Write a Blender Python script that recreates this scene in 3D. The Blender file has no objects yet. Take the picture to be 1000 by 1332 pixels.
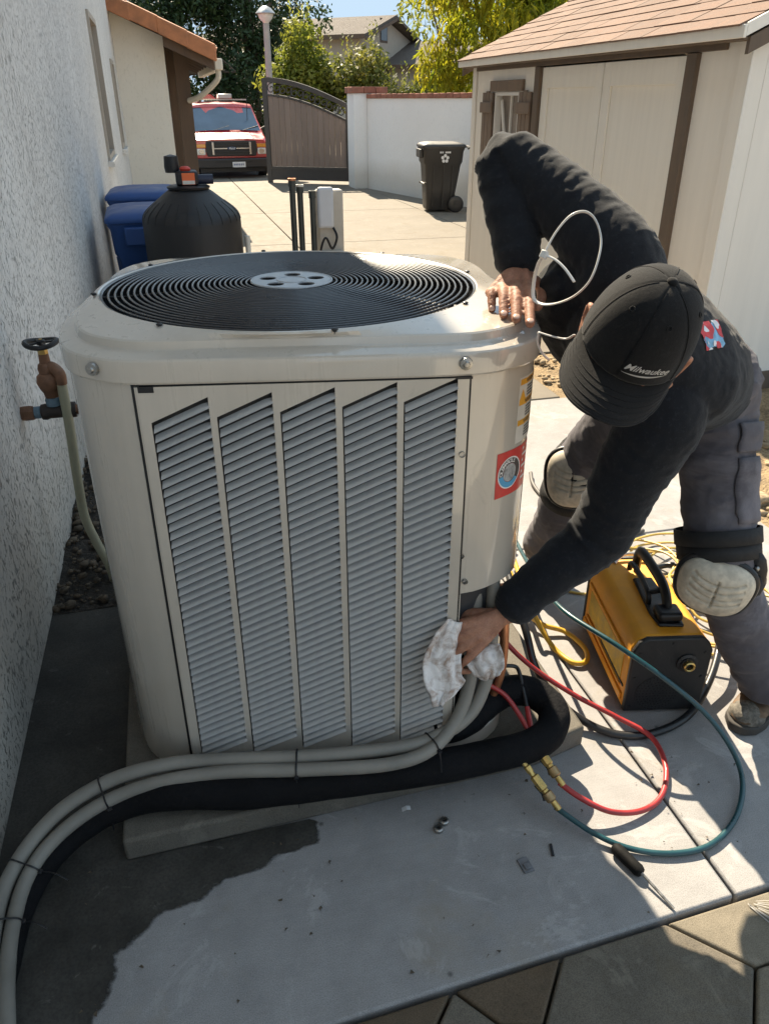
import bpy, bmesh, math, random
from math import sin, cos, pi, radians, sqrt, atan2, hypot
from mathutils import Vector, Matrix, noise
random.seed(7)
SC = bpy.context.scene
COL = SC.collection

# ---------------------------------------------------------------- camera, sky, sun, exposure
cam_data = bpy.data.cameras.new('camera')
cam = bpy.data.objects.new('camera', cam_data)
COL.objects.link(cam)
cam.location = (0, 0, 1.6)
cam.rotation_euler = (radians(90 - 28.15), 0, radians(-15.0))
cam_data.sensor_fit = 'VERTICAL'
cam_data.sensor_height = 36.0
cam_data.lens = 36.0 * 1001 / 1332
cam_data.clip_start = 0.05
cam_data.clip_end = 400
SC.camera = cam

SUN = Vector((0.0, 1.08, 1.0)).normalized()          # towards the sun
EXPOSURE = 2.45
SKY_STRENGTH = 0.15
SKY_CAP = (0.61 / 2 ** EXPOSURE, 0.80 / 2 ** EXPOSURE, 0.99 / 2 ** EXPOSURE)
world = bpy.data.worlds.new('World')
SC.world = world
world.use_nodes = True
wn = world.node_tree.nodes
bg = wn.get('Background') or wn.new('ShaderNodeBackground')
sky = wn.new('ShaderNodeTexSky')
sky.sky_type = 'NISHITA'
sky.sun_disc = False
sky.sun_elevation = math.asin(SUN.z)
sky.sun_rotation = atan2(SUN.x, SUN.y)
sky.air_density = 1.0
sky.dust_density = 0.6
# the haze round the sun and along the horizon stays at a light blue instead of burning out
dk = wn.new('ShaderNodeMix'); dk.data_type = 'RGBA'; dk.blend_type = 'DARKEN'
dk.inputs[0].default_value = 1.0
dk.inputs[7].default_value = (SKY_CAP[0] / SKY_STRENGTH, SKY_CAP[1] / SKY_STRENGTH, SKY_CAP[2] / SKY_STRENGTH, 1)
world.node_tree.links.new(sky.outputs[0], dk.inputs[6])
world.node_tree.links.new(dk.outputs[2], bg.inputs[0])
bg.inputs[1].default_value = SKY_STRENGTH
sl = bpy.data.lights.new('sun', 'SUN')
sl.energy = 2.5
sl.angle = radians(0.53)
sl.color = (1.0, 0.865, 0.66)
so = bpy.data.objects.new('sun', sl)
COL.objects.link(so)
so.location = SUN * 30
so.rotation_euler = SUN.to_track_quat('Z', 'Y').to_euler()
SC.view_settings.view_transform = 'Standard'
SC.view_settings.look = 'None'
SC.view_settings.gamma = 1.0
SC.view_settings.use_curve_mapping = False
SC.view_settings.exposure = EXPOSURE
SC.render.engine = 'CYCLES'
SC.cycles.use_denoising = True
SC.cycles.max_bounces = 8
SC.cycles.transparent_max_bounces = 12

# ---------------------------------------------------------------- materials
MATS = {}
def nodes_of(m):
    nt = m.node_tree
    return nt, nt.nodes, nt.links, nt.nodes['Principled BSDF']

def coord(N, L, space='Object', scale=(1, 1, 1)):
    tc = N.new('ShaderNodeTexCoord')
    mp = N.new('ShaderNodeMapping')
    mp.inputs['Scale'].default_value = scale
    L.new(tc.outputs[space], mp.inputs[0])
    return mp.outputs[0]

def noise_node(N, L, vec, scale, detail=6, rough=0.6, dist=0.0):
    n = N.new('ShaderNodeTexNoise')
    n.inputs['Scale'].default_value = scale
    n.inputs['Detail'].default_value = detail
    n.inputs['Roughness'].default_value = rough
    n.inputs['Distortion'].default_value = dist
    L.new(vec, n.inputs['Vector'])
    return n.outputs[0]

def ramp(N, L, fac, stops):
    r = N.new('ShaderNodeValToRGB')
    el = r.color_ramp.elements
    while len(el) < len(stops):
        el.new(0.5)
    for e, (p, c) in zip(el, stops):
        e.position = p
        e.color = (c[0], c[1], c[2], 1) if not isinstance(c, (int, float)) else (c, c, c, 1)
    L.new(fac, r.inputs[0])
    return r.outputs[0]

def mixc(N, L, fac, a, b, mode='MIX'):
    m = N.new('ShaderNodeMix')
    m.data_type = 'RGBA'
    m.blend_type = mode
    for sock, v in ((m.inputs[0], fac), (m.inputs[6], a), (m.inputs[7], b)):
        if isinstance(v, (int, float)):
            sock.default_value = v
        elif isinstance(v, (tuple, list)):
            sock.default_value = (v[0], v[1], v[2], 1)
        else:
            L.new(v, sock)
    return m.outputs[2]

def add_bump(N, L, P, h, strength=0.4, dist=0.01, prev=None):
    b = N.new('ShaderNodeBump')
    b.inputs['Strength'].default_value = strength
    b.inputs['Distance'].default_value = dist
    L.new(h, b.inputs['Height'])
    if prev is not None:
        L.new(prev, b.inputs['Normal'])
    L.new(b.outputs[0], P.inputs['Normal'])
    return b.outputs[0]

def M(name, col, rough=0.6, metal=0.0, var=0.18, scale=4.0, bump=0.0, bscale=60, bdist=0.004, col2=None,
      coat=0.0, stretch=(1, 1, 1), rvar=0.12, spec=0.5, speck=0.0, sscale=300, sheen=0.0, rnd=0.0, space='Object'):
    if name in MATS:
        return MATS[name]
    m = bpy.data.materials.new(name)
    m.use_nodes = True
    nt, N, L, P = nodes_of(m)
    v = coord(N, L, space, stretch)
    n1 = noise_node(N, L, v, scale, 8, 0.62)
    a = tuple(max(0, c * (1 - var)) for c in col)
    b = tuple(min(1, c * (1 + var)) for c in (col2 or col))
    c = ramp(N, L, n1, [(0.3, a), (0.7, b)])
    if speck:
        n3 = noise_node(N, L, v, sscale, 2, 0.5)
        s = ramp(N, L, n3, [(0.35, 1 - speck), (0.65, 1 + 0.0)])
        c = mixc(N, L, 1.0, c, s, 'MULTIPLY')
    if rnd:
        oi = N.new('ShaderNodeObjectInfo')
        s = ramp(N, L, oi.outputs['Random'], [(0.0, 1 - rnd), (1.0, 1.0)])
        c = mixc(N, L, 1.0, c, s, 'MULTIPLY')
    L.new(c, P.inputs['Base Color'])
    r = ramp(N, L, n1, [(0.3, max(0.02, rough - rvar)), (0.7, min(1, rough + rvar))])
    L.new(r, P.inputs['Roughness'])
    P.inputs['Metallic'].default_value = metal
    P.inputs['Specular IOR Level'].default_value = spec
    P.inputs['Coat Weight'].default_value = coat
    P.inputs['Sheen Weight'].default_value = sheen
    if bump:
        n2 = noise_node(N, L, v, bscale, 5, 0.6)
        add_bump(N, L, P, n2, bump, bdist)
    MATS[name] = m
    return m

# ---------------------------------------------------------------- mesh helpers
class B:
    """vertex / face list of one mesh"""
    def __init__(s):
        s.v = []; s.f = []
    def add(s, vs, fs):
        o = len(s.v)
        s.v += [tuple(p) for p in vs]
        s.f += [tuple(o + i for i in f) for f in fs]
        return s
    def merge(s, o):
        return s.add(o.v, o.f)
    def box(s, lo, hi, mat=None):
        x0, y0, z0 = lo; x1, y1, z1 = hi
        vs = [Vector(p) for p in ((x0, y0, z0), (x1, y0, z0), (x1, y1, z0), (x0, y1, z0), (x0, y0, z1), (x1, y0, z1), (x1, y1, z1), (x0, y1, z1))]
        if mat is not None:
            vs = [mat @ p for p in vs]
        return s.add(vs, [(0, 3, 2, 1), (4, 5, 6, 7), (0, 1, 5, 4), (1, 2, 6, 5), (2, 3, 7, 6), (3, 0, 4, 7)])
    def bar(s, a, b, w, h, up=(0, 0, 1)):
        """box of section w x h from a to b"""
        a = Vector(a); b = Vector(b); d = b - a; n = d.normalized()
        upv = Vector(up)
        if abs(n.dot(upv)) > 0.98: upv = Vector((1, 0, 0))
        x = n.cross(upv).normalized(); z = x.cross(n).normalized()
        vs = []
        for p in (a, b):
            for sx, sz in ((-1, -1), (1, -1), (1, 1), (-1, 1)):
                vs.append(p + x * sx * w / 2 + z * sz * h / 2)
        return s.add(vs, [(0, 1, 2, 3), (7, 6, 5, 4), (0, 4, 5, 1), (1, 5, 6, 2), (2, 6, 7, 3), (3, 7, 4, 0)])
    def prism(s, poly, z0, z1, mat=None):
        n = len(poly)
        vs = [Vector((p[0], p[1], z0)) for p in poly] + [Vector((p[0], p[1], z1)) for p in poly]
        if mat is not None: vs = [mat @ p for p in vs]
        fs = [tuple(reversed(range(n))), tuple(range(n, 2 * n))] + [(i, (i + 1) % n, n + (i + 1) % n, n + i) for i in range(n)]
        return s.add(vs, fs)
    def tube(s, pts, r, n=10, closed=False, cap=True, flat=None, ref=None, rz=None):
        """swept tube; r number or list; flat = (a, b) multipliers of the section"""
        P = [Vector(p) for p in pts]
        m = len(P)
        R = r if isinstance(r, (list, tuple)) else [r] * m
        T = []
        for i in range(m):
            if closed: t = P[(i + 1) % m] - P[i - 1]
            else: t = P[min(i + 1, m - 1)] - P[max(i - 1, 0)]
            T.append(t.normalized() if t.length > 1e-9 else Vector((0, 0, 1)))
        u = Vector(ref) if ref is not None else (Vector((0, 0, 1)) if abs(T[0].z) < 0.9 else Vector((1, 0, 0)))
        u = (u - T[0] * u.dot(T[0])).normalized()
        o = len(s.v)
        for i in range(m):
            u = u - T[i] * u.dot(T[i])
            u = u.normalized() if u.length > 1e-6 else T[i].orthogonal().normalized()
            w = T[i].cross(u)
            fa, fb = (1, 1) if flat is None else flat
            rr = R[i]
            ra, rb = (rr, rr) if isinstance(rr, (int, float)) else rr
            for k in range(n):
                a = 2 * pi * k / n
                s.v.append(tuple(P[i] + u * cos(a) * ra * fa + w * sin(a) * rb * fb))
        for i in range(m if closed else m - 1):
            j = (i + 1) % m
            for k in range(n):
                k2 = (k + 1) % n
                s.f.append((o + i * n + k, o + i * n + k2, o + j * n + k2, o + j * n + k))
        if cap and not closed:
            s.f.append(tuple(o + k for k in reversed(range(n))))
            s.f.append(tuple(o + (m - 1) * n + k for k in range(n)))
        return s
    def lathe(s, prof, n=24, mat=None, axis='z'):
        """profile [(r, z)...] turned about z; closed ends when r = 0"""
        vs = []; fs = []; rings = []
        for r, z in prof:
            if r < 1e-6:
                rings.append([len(vs)]); vs.append(Vector((0, 0, z)))
            else:
                rings.append(list(range(len(vs), len(vs) + n)))
                for k in range(n):
                    a = 2 * pi * k / n
                    vs.append(Vector((r * cos(a), r * sin(a), z)))
        for a, b in zip(rings, rings[1:]):
            for k in range(n):
                k2 = (k + 1) % n
                if len(a) == 1 and len(b) == 1: continue
                if len(a) == 1: fs.append((a[0], b[k2], b[k]))
                elif len(b) == 1: fs.append((a[k], a[k2], b[0]))
                else: fs.append((a[k], a[k2], b[k2], b[k]))
        if mat is not None: vs = [mat @ p for p in vs]
        return s.add(vs, fs)
    def loft(s, rings, closed=True, cap=False):
        """rings of equal length"""
        n = len(rings[0]); o = len(s.v)
        for r in rings: s.v += [tuple(p) for p in r]
        kk = n if closed else n - 1
        for i in range(len(rings) - 1):
            for k in range(kk):
                k2 = (k + 1) % n
                s.f.append((o + i * n + k, o + i * n + k2, o + (i + 1) * n + k2, o + (i + 1) * n + k))
        if cap:
            s.f.append(tuple(o + k for k in reversed(range(n))))
            s.f.append(tuple(o + (len(rings) - 1) * n + k for k in range(n)))
        return s
    def ball(s, c, r, n=12, m=8, mat=None):
        c = Vector(c)
        r = (r, r, r) if isinstance(r, (int, float)) else r
        prof = [(sin(pi * i / m), -cos(pi * i / m)) for i in range(m + 1)]
        b = B().lathe([(max(0, p[0]) if 0 < i < m else 0, p[1]) for i, p in enumerate(prof)], n)
        vs = [Vector((p[0] * r[0], p[1] * r[1], p[2] * r[2])) for p in b.v]
        if mat is not None: vs = [mat @ p for p in vs]
        return s.add([p + c for p in vs], b.f)
    def xf(s, mat):
        s.v = [tuple(mat @ Vector(p)) for p in s.v]
        return s
    def mesh(s, name):
        me = bpy.data.meshes.new(name)
        me.from_pydata(s.v, [], s.f)
        me.update()
        return me

def obj(name, b, mat=None, parent=None, smooth=False, bevel=0.0, seg=2, loc=None, angle=40, fix=True):
    me = b if isinstance(b, bpy.types.Mesh) else b.mesh(name)
    if not isinstance(b, bpy.types.Mesh) and fix:
        bm = bmesh.new(); bm.from_mesh(me)
        bmesh.ops.recalc_face_normals(bm, faces=bm.faces)
        bm.to_mesh(me); bm.free()
    o = bpy.data.objects.new(name, me)
    COL.objects.link(o)
    if mat is not None and len(me.materials) == 0: me.materials.append(mat)
    if parent is not None: o.parent = parent
    if loc is not None: o.location = loc
    if smooth:
        for p in me.polygons: p.use_smooth = True
        if smooth != 'all':
            me.set_sharp_from_angle(angle=radians(angle))
    if bevel:
        md = o.modifiers.new('bevel', 'BEVEL')
        md.width = bevel; md.segments = seg; md.limit_method = 'ANGLE'; md.angle_limit = radians(35)
        md.harden_normals = False
        for p in me.polygons: p.use_smooth = True
        me.set_sharp_from_angle(angle=radians(40))
    return o

def tag(o, label, cat, group=None):
    o['label'] = label; o['category'] = cat
    if group: o['group'] = group
    return o
def struct(o):
    o['kind'] = 'structure'; return o
def thing(name, label, cat, loc=(0, 0, 0), rz=0.0, group=None):
    o = bpy.data.objects.new(name, None)
    COL.objects.link(o)
    o.location = loc; o.rotation_euler = (0, 0, rz); o.empty_display_size = 0.1
    return tag(o, label, cat, group)
def dup(o, parent, loc=None, rot=None):
    c = o.copy(); COL.objects.link(c); c.parent = parent
    if loc is not None: c.location = loc
    if rot is not None: c.rotation_euler = rot
    return c
def smooth_path(pts, n=8, closed=False):
    P = [Vector(p) for p in pts]; m = len(P); out = []
    rng = m if closed else m - 1
    for i in range(rng):
        if closed: p0, p1, p2, p3 = P[i - 1], P[i], P[(i + 1) % m], P[(i + 2) % m]
        else: p0, p1, p2, p3 = P[max(i - 1, 0)], P[i], P[i + 1], P[min(i + 2, m - 1)]
        for k in range(n):
            t = k / n
            out.append(0.5 * ((2 * p1) + (p2 - p0) * t + (2 * p0 - 5 * p1 + 4 * p2 - p3) * t * t + (3 * p1 - p0 - 3 * p2 + p3) * t ** 3))
    if not closed: out.append(P[-1])
    return out
def lerp(a, b, t): return a + (b - a) * t
def interp(xs, ys, x):
    if x <= xs[0]: return ys[0]
    for i in range(len(xs) - 1):
        if x <= xs[i + 1]:
            t = (x - xs[i]) / (xs[i + 1] - xs[i])
            if isinstance(ys[i], (tuple, list)): return tuple(lerp(a, b, t) for a, b in zip(ys[i], ys[i + 1]))
            return lerp(ys[i], ys[i + 1], t)
    return ys[-1]
def text_mesh(txt, size, extrude=0.0, italic=0.0, bold=0.0):
    cu = bpy.data.curves.new('text', 'FONT')
    cu.body = txt; cu.size = size; cu.extrude = extrude; cu.align_x = 'CENTER'; cu.align_y = 'CENTER'
    cu.shear = italic; cu.offset = bold; cu.resolution_u = 3
    o = bpy.data.objects.new('text', cu); COL.objects.link(o)
    me = bpy.data.meshes.new_from_object(o.evaluated_get(bpy.context.evaluated_depsgraph_get()))
    b = B(); b.v = [tuple(v.co) for v in me.vertices]; b.f = [tuple(p.vertices) for p in me.polygons]
    bpy.data.objects.remove(o); bpy.data.curves.remove(cu); bpy.data.meshes.remove(me)
    return b
def frame(o, x, y):
    """matrix with columns x, y, x cross y and origin o"""
    x = Vector(x).normalized(); z = x.cross(Vector(y)).normalized(); y = z.cross(x)
    m = Matrix((x, y, z)).transposed().to_4x4(); m.translation = Vector(o)
    return m

# ================================================================ SETTING
def concrete_mat(name, base, dark, speck=0.38, joint_dirt=0.3):
    m = bpy.data.materials.new(name); m.use_nodes = True
    nt, N, L, P = nodes_of(m)
    g = N.new('ShaderNodeNewGeometry')
    v = g.outputs['Position']
    big = noise_node(N, L, v, 1.6, 8, 0.65, 0.4)
    mid = noise_node(N, L, v, 9.0, 8, 0.7)
    fine = noise_node(N, L, v, 420, 3, 0.6)
    mp = N.new('ShaderNodeMapping'); mp.inputs['Scale'].default_value = (1.2, 16, 1); mp.inputs['Rotation'].default_value = (0, 0, 0.3)
    L.new(v, mp.inputs[0])
    streak = noise_node(N, L, mp.outputs[0], 5, 5, 0.6)
    c = ramp(N, L, big, [(0.32, dark), (0.62, base)])
    c = mixc(N, L, 0.55, c, ramp(N, L, mid, [(0.3, dark), (0.7, tuple(min(1, x * 1.12) for x in base))]))
    c = mixc(N, L, 1.0, c, ramp(N, L, fine, [(0.3, 1 - speck), (0.6, 1.0)]), 'MULTIPLY')
    c = mixc(N, L, 1.0, c, ramp(N, L, streak, [(0.3, 0.95), (0.6, 1.0)]), 'MULTIPLY')
    # brownish stains and pale dried patches
    st = noise_node(N, L, v, 3.3, 6, 0.68, 0.7)
    c = mixc(N, L, ramp(N, L, st, [(0.55, 0.0), (0.70, 0.45)]), c, tuple(x * y for x, y in zip(base, (0.72, 0.64, 0.50))))
    st2 = noise_node(N, L, v, 5.1, 7, 0.72, 1.0)
    c = mixc(N, L, ramp(N, L, st2, [(0.56, 0.0), (0.62, 0.35), (0.70, 0.1)]), c, tuple(min(1, x * 1.25) for x in base))
    # scattered dark grease dots
    vo = N.new('ShaderNodeTexVoronoi'); vo.inputs['Scale'].default_value = 7.0
    L.new(v, vo.inputs['Vector'])
    c = mixc(N, L, 1.0, c, ramp(N, L, vo.outputs['Distance'], [(0.02, 0.45), (0.06, 1.0)]), 'MULTIPLY')
    L.new(c, P.inputs['Base Color'])
    L.new(ramp(N, L, mid, [(0.3, 0.55), (0.7, 0.85)]), P.inputs['Roughness'])
    P.inputs['Specular IOR Level'].default_value = 0.12
    b1 = add_bump(N, L, P, fine, 0.25, 0.002)
    add_bump(N, L, P, mid, 0.2, 0.01, b1)
    return m
MAT_conc = concrete_mat('concrete_walk', (0.375, 0.365, 0.362), (0.262, 0.254, 0.250))
MAT_drive = concrete_mat('concrete_drive', (0.225, 0.198, 0.162), (0.165, 0.143, 0.115), 0.15)
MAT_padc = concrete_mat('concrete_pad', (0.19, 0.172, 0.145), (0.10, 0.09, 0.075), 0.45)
MAT_joint = M('joint_dirt', (0.10, 0.085, 0.065), 0.95, var=0.5, scale=60, bump=0.6, bscale=200)
MAT_ground = M('bare_ground', (0.20, 0.16, 0.11), 0.95, var=0.35, scale=3, bump=0.5, bscale=60, bdist=0.02)
MAT_soil = M('dry_soil', (0.36, 0.255, 0.14), 0.95, var=0.45, scale=7, bump=0.9, bscale=80, bdist=0.02, speck=0.4, sscale=90)
MAT_mulch = M('dark_mulch', (0.055, 0.045, 0.035), 0.95, var=0.5, scale=30, bump=1.0, bscale=90, bdist=0.02, speck=0.5, sscale=120)

# one sheet to the horizon
struct(obj('ground', B().add([(-150, -60, -0.09), (150, -60, -0.09), (150, 250, -0.09), (-150, 250, -0.09)], [(0, 1, 2, 3)]), MAT_ground))
struct(obj('road', B().add([(-60, 20.5, -0.02), (60, 20.5, -0.02), (60, 27.5, -0.02), (-60, 27.5, -0.02)], [(0, 1, 2, 3)]), M('asphalt', (0.06, 0.06, 0.06), 0.9, speck=0.3, bump=0.3, bscale=300)))

def slab(name, poly, top, thick, mat, parent, bevel=0.006, seed=0):
    return obj(name, B().prism(poly, top - thick, top), mat, parent, bevel=bevel, seg=2)

# driveway of big cast panels with tooled joints
drive = struct(obj('driveway', B().box((-0.9, 2.0, -0.075), (8.5, 20.45, -0.055)), MAT_joint))
ys = [4.05, 7.0, 10.1, 13.2, 16.6, 20.4]
xs = [-0.85, 1.55, 4.1, 8.4]
for j in range(len(ys) - 1):
    for i in range(len(xs) - 1):
        if j == 0 and i == 2: continue
        x1 = xs[i + 1] - 0.006
        if j == 0 and i == 1: x1 = 2.20
        slab('concrete_panel', [(xs[i] + 0.006, ys[j] + 0.006), (x1, ys[j] + 0.006), (x1, ys[j + 1] - 0.006), (xs[i] + 0.006, ys[j + 1] - 0.006)], 0.0, 0.06, MAT_drive, drive, 0.008)

slab('concrete_panel', [(2.21, 4.95), (4.09, 4.95), (4.09, 6.994), (2.21, 6.994)], 0.0, 0.06, MAT_drive, drive, 0.008)

# walkway slabs round the unit
walk = struct(obj('walkway', B().box((-0.62, 0.905, -0.075), (2.318, 4.03, -0.045)), MAT_joint))
def e(x): return 0.852 + 0.036 * x       # front edge of the slab
J = 0.0035
slab('concrete_slab', [(-0.60, e(-0.6)), (1.066 - J, e(1.066)), (1.069 - J, 2.43 - J), (-0.30, 2.43 - J), (-0.30, 2.50), (-0.60, 2.50)], 0.0, 0.05, MAT_conc, walk, 0.006)
slab('concrete_slab', [(1.066 + J, e(1.066)), (2.30, e(2.3) - .0), (2.315, 2.415 - J), (1.069 + J, 2.44 - J)], 0.0, 0.05, MAT_conc, walk, 0.006)
slab('concrete_slab', [(1.069 + J, 2.44 + J), (2.315, 2.415 + J), (2.33, 4.04), (1.07 + J, 4.04)], 0.0, 0.05, MAT_conc, walk, 0.006)
slab('concrete_slab', [(-0.20, 2.43 + J), (1.069 - J, 2.43 + J), (1.07 - J, 4.04), (-0.20, 4.04)], 0.0, 0.05, MAT_conc, walk, 0.006)

# flagstone pavers in the foreground, a step lower than the slab
MAT_pav = []
for k, c in enumerate([(0.20, 0.175, 0.14), (0.16, 0.12, 0.082), (0.27, 0.235, 0.18), (0.28, 0.205, 0.125)]):
    MAT_pav.append(concrete_mat('flagstone_%d' % k, c, tuple(x * 0.55 for x in c), 0.45))
pav = struct(obj('paver_patio', B().box((-1.2, -0.2, -0.085), (3.6, 0.90, -0.045)), MAT_joint))
struct(obj('added_bounce_patio', B().box((-0.6, -9.0, -0.08), (7.0, -0.21, -0.02)), concrete_mat('bounce_concrete', (0.62, 0.57, 0.49), (0.52, 0.47, 0.40), 0.1)))  # unseen pale floor added behind the camera to bounce light onto the unit
def paver(poly, k):
    c = Vector((sum(p[0] for p in poly) / len(poly), sum(p[1] for p in poly) / len(poly), 0))
    q = []
    n = len(poly)
    for i in range(n):                       # inset 5 mm
        p0 = Vector((*poly[i - 1], 0)); p1 = Vector((*poly[i], 0)); p2 = Vector((*poly[(i + 1) % n], 0))
        a = (p1 - p0).normalized(); b = (p2 - p1).normalized()
        na = Vector((-a.y, a.x, 0)); nb = Vector((-b.y, b.x, 0))
        bis = (na + nb); bis = bis / max(0.3, bis.length_squared) * 2
        q.append(p1 + bis * 0.0028)
    obj('paver', B().prism([(p.x, p.y) for p in q], -0.07, -0.005 + 0.003 * random.random()), MAT_pav[k], pav, bevel=0.006, seg=3)
A0 = (0.623, 0.867); B0 = (0.524, 0.748)
paver([A0, B0, (0.44, 0.60), (0.78, 0.48), (0.925, 0.642), (1.004, 0.739), (0.877, 0.876)], 0)
paver([(0.877, 0.876), (1.004, 0.739), (1.40, 0.745), (1.45, 0.896)], 2)
paver([(1.004, 0.739), (0.925, 0.642), (1.02, 0.45), (1.5, 0.46), (1.40, 0.745)], 2)
paver([(0.925, 0.642), (0.78, 0.48), (0.80, 0.20), (1.02, 0.45)], 3)
paver([(0.375, 0.858), (0.443, 0.771), B0, A0], 1)
paver([(0.375, 0.858), (0.323, 0.804), (0.44, 0.60), B0, (0.443, 0.771)], 0)
paver([(0.10, 0.849), (0.16, 0.70), (0.323, 0.804), (0.375, 0.858)], 1)
paver([(0.16, 0.70), (0.10, 0.45), (0.44, 0.60), (0.323, 0.804)], 2)
paver([(-0.60, 0.826), (-0.50, 0.55), (0.10, 0.45), (0.16, 0.70), (0.10, 0.849)], 0)
paver([(-0.50, 0.55), (-0.60, 0.1), (0.2, 0.0), (0.10, 0.45)], 1)
paver([(0.10, 0.45), (0.2, 0.0), (0.80, 0.20), (0.78, 0.48), (0.44, 0.60)], 3)
paver([(1.40, 0.745), (1.5, 0.46), (2.2, 0.5), (2.3, 0.925), (1.45, 0.896)], 0)
paver([(1.02, 0.45), (0.80, 0.20), (1.3, -0.1), (2.2, 0.0), (2.2, 0.5), (1.5, 0.46)], 1)

# dried white lime splash on the pavers
random.seed(17); b = B()
for k in range(9):
    a = -1.25 + 0.13 * k + random.uniform(-.05, .05); L_ = random.uniform(.05, .15); w = random.uniform(.0006, .0017)
    c0 = Vector((1.078, 0.872, -0.0012)); d_ = Vector((cos(a), sin(a), 0)); n_ = Vector((-d_.y, d_.x, 0))
    c0 = c0 + d_ * random.uniform(.004, .03)
    b.add([c0 - n_ * w, c0 + d_ * L_ * .5 - n_ * w * .7, c0 + d_ * L_, c0 + d_ * L_ * .5 + n_ * w * .7, c0 + n_ * w], [(0, 1, 2, 3, 4)])
obj('lime_splash', b, M('lime_white', (0.36, 0.34, 0.31), 0.9, var=0.2, scale=60), pav, fix=False)

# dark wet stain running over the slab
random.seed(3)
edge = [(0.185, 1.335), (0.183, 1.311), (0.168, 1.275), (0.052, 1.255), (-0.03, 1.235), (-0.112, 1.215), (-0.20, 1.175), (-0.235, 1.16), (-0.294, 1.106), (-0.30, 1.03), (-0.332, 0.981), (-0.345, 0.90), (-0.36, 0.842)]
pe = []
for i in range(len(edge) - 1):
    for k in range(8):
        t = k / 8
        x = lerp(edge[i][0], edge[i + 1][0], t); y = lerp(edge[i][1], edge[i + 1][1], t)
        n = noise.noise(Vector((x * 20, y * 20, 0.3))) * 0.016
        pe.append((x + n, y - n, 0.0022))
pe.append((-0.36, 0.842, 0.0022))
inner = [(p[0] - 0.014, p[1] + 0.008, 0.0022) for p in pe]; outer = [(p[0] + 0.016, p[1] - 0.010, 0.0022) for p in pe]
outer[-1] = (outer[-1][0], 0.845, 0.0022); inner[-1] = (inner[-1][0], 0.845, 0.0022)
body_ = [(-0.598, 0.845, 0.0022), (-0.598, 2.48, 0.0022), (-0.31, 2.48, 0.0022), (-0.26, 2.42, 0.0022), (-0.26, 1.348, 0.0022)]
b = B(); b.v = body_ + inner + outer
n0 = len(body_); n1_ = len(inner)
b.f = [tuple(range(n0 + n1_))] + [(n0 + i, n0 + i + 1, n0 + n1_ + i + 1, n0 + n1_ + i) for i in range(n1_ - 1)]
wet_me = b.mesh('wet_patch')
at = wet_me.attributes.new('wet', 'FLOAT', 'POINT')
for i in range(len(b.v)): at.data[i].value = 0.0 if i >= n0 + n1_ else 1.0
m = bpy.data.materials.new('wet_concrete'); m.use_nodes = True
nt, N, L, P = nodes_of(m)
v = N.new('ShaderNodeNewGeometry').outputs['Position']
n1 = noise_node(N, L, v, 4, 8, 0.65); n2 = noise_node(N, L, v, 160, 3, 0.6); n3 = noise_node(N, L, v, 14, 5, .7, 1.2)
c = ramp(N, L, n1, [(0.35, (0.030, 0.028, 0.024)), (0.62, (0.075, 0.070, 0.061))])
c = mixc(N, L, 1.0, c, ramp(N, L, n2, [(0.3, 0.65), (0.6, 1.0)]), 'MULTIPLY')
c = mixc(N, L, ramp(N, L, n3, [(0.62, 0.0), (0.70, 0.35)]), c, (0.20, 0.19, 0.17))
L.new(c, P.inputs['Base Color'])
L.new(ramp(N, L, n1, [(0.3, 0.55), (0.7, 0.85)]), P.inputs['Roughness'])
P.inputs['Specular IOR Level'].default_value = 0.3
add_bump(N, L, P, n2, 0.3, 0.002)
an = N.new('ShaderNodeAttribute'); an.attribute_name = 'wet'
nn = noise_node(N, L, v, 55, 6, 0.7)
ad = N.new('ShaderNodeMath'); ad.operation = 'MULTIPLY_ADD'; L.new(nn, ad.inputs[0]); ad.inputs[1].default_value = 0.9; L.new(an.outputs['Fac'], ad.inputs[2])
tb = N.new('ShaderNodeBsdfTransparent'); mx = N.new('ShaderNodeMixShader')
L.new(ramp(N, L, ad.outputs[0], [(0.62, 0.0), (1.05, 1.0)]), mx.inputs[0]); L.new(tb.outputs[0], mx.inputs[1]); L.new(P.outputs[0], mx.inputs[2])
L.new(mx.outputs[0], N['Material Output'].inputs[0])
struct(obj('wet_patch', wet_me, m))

# soil bed on the shed side and mulch strip by the house wall
def rough_bed(name, x0, x1, y0, y1, nx, ny, mat, z0, amp, seed, slope=0.0):
    b = B()
    for j in range(ny + 1):
        for i in range(nx + 1):
            x = lerp(x0, x1, i / nx); y = lerp(y0, y1, j / ny)
            n = noise.fractal(Vector((x * 5 + seed, y * 5, seed)), 0.9, 2.2, 6)
            ed = min(1.0, 6 * min(i / nx, 1 - i / nx, j / ny, 1 - j / ny) + 0.05)
            b.v.append((x, y, z0 + amp * n * ed + slope * (x - x0)))
    for j in range(ny):
        for i in range(nx):
            a = j * (nx + 1) + i
            b.f.append((a, a + 1, a + nx + 2, a + nx + 1))
    return obj(name, b, mat, smooth='all')
struct(rough_bed('soil_bed', 2.205, 6.5, 0.3, 4.9, 150, 160, MAT_soil, -0.012, 0.045, 3.1, 0.03))
struct(rough_bed('mulch_strip', -0.62, -0.19, 2.44, 8.0, 24, 200, MAT_mulch, 0.005, 0.05, 9.7))

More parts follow.
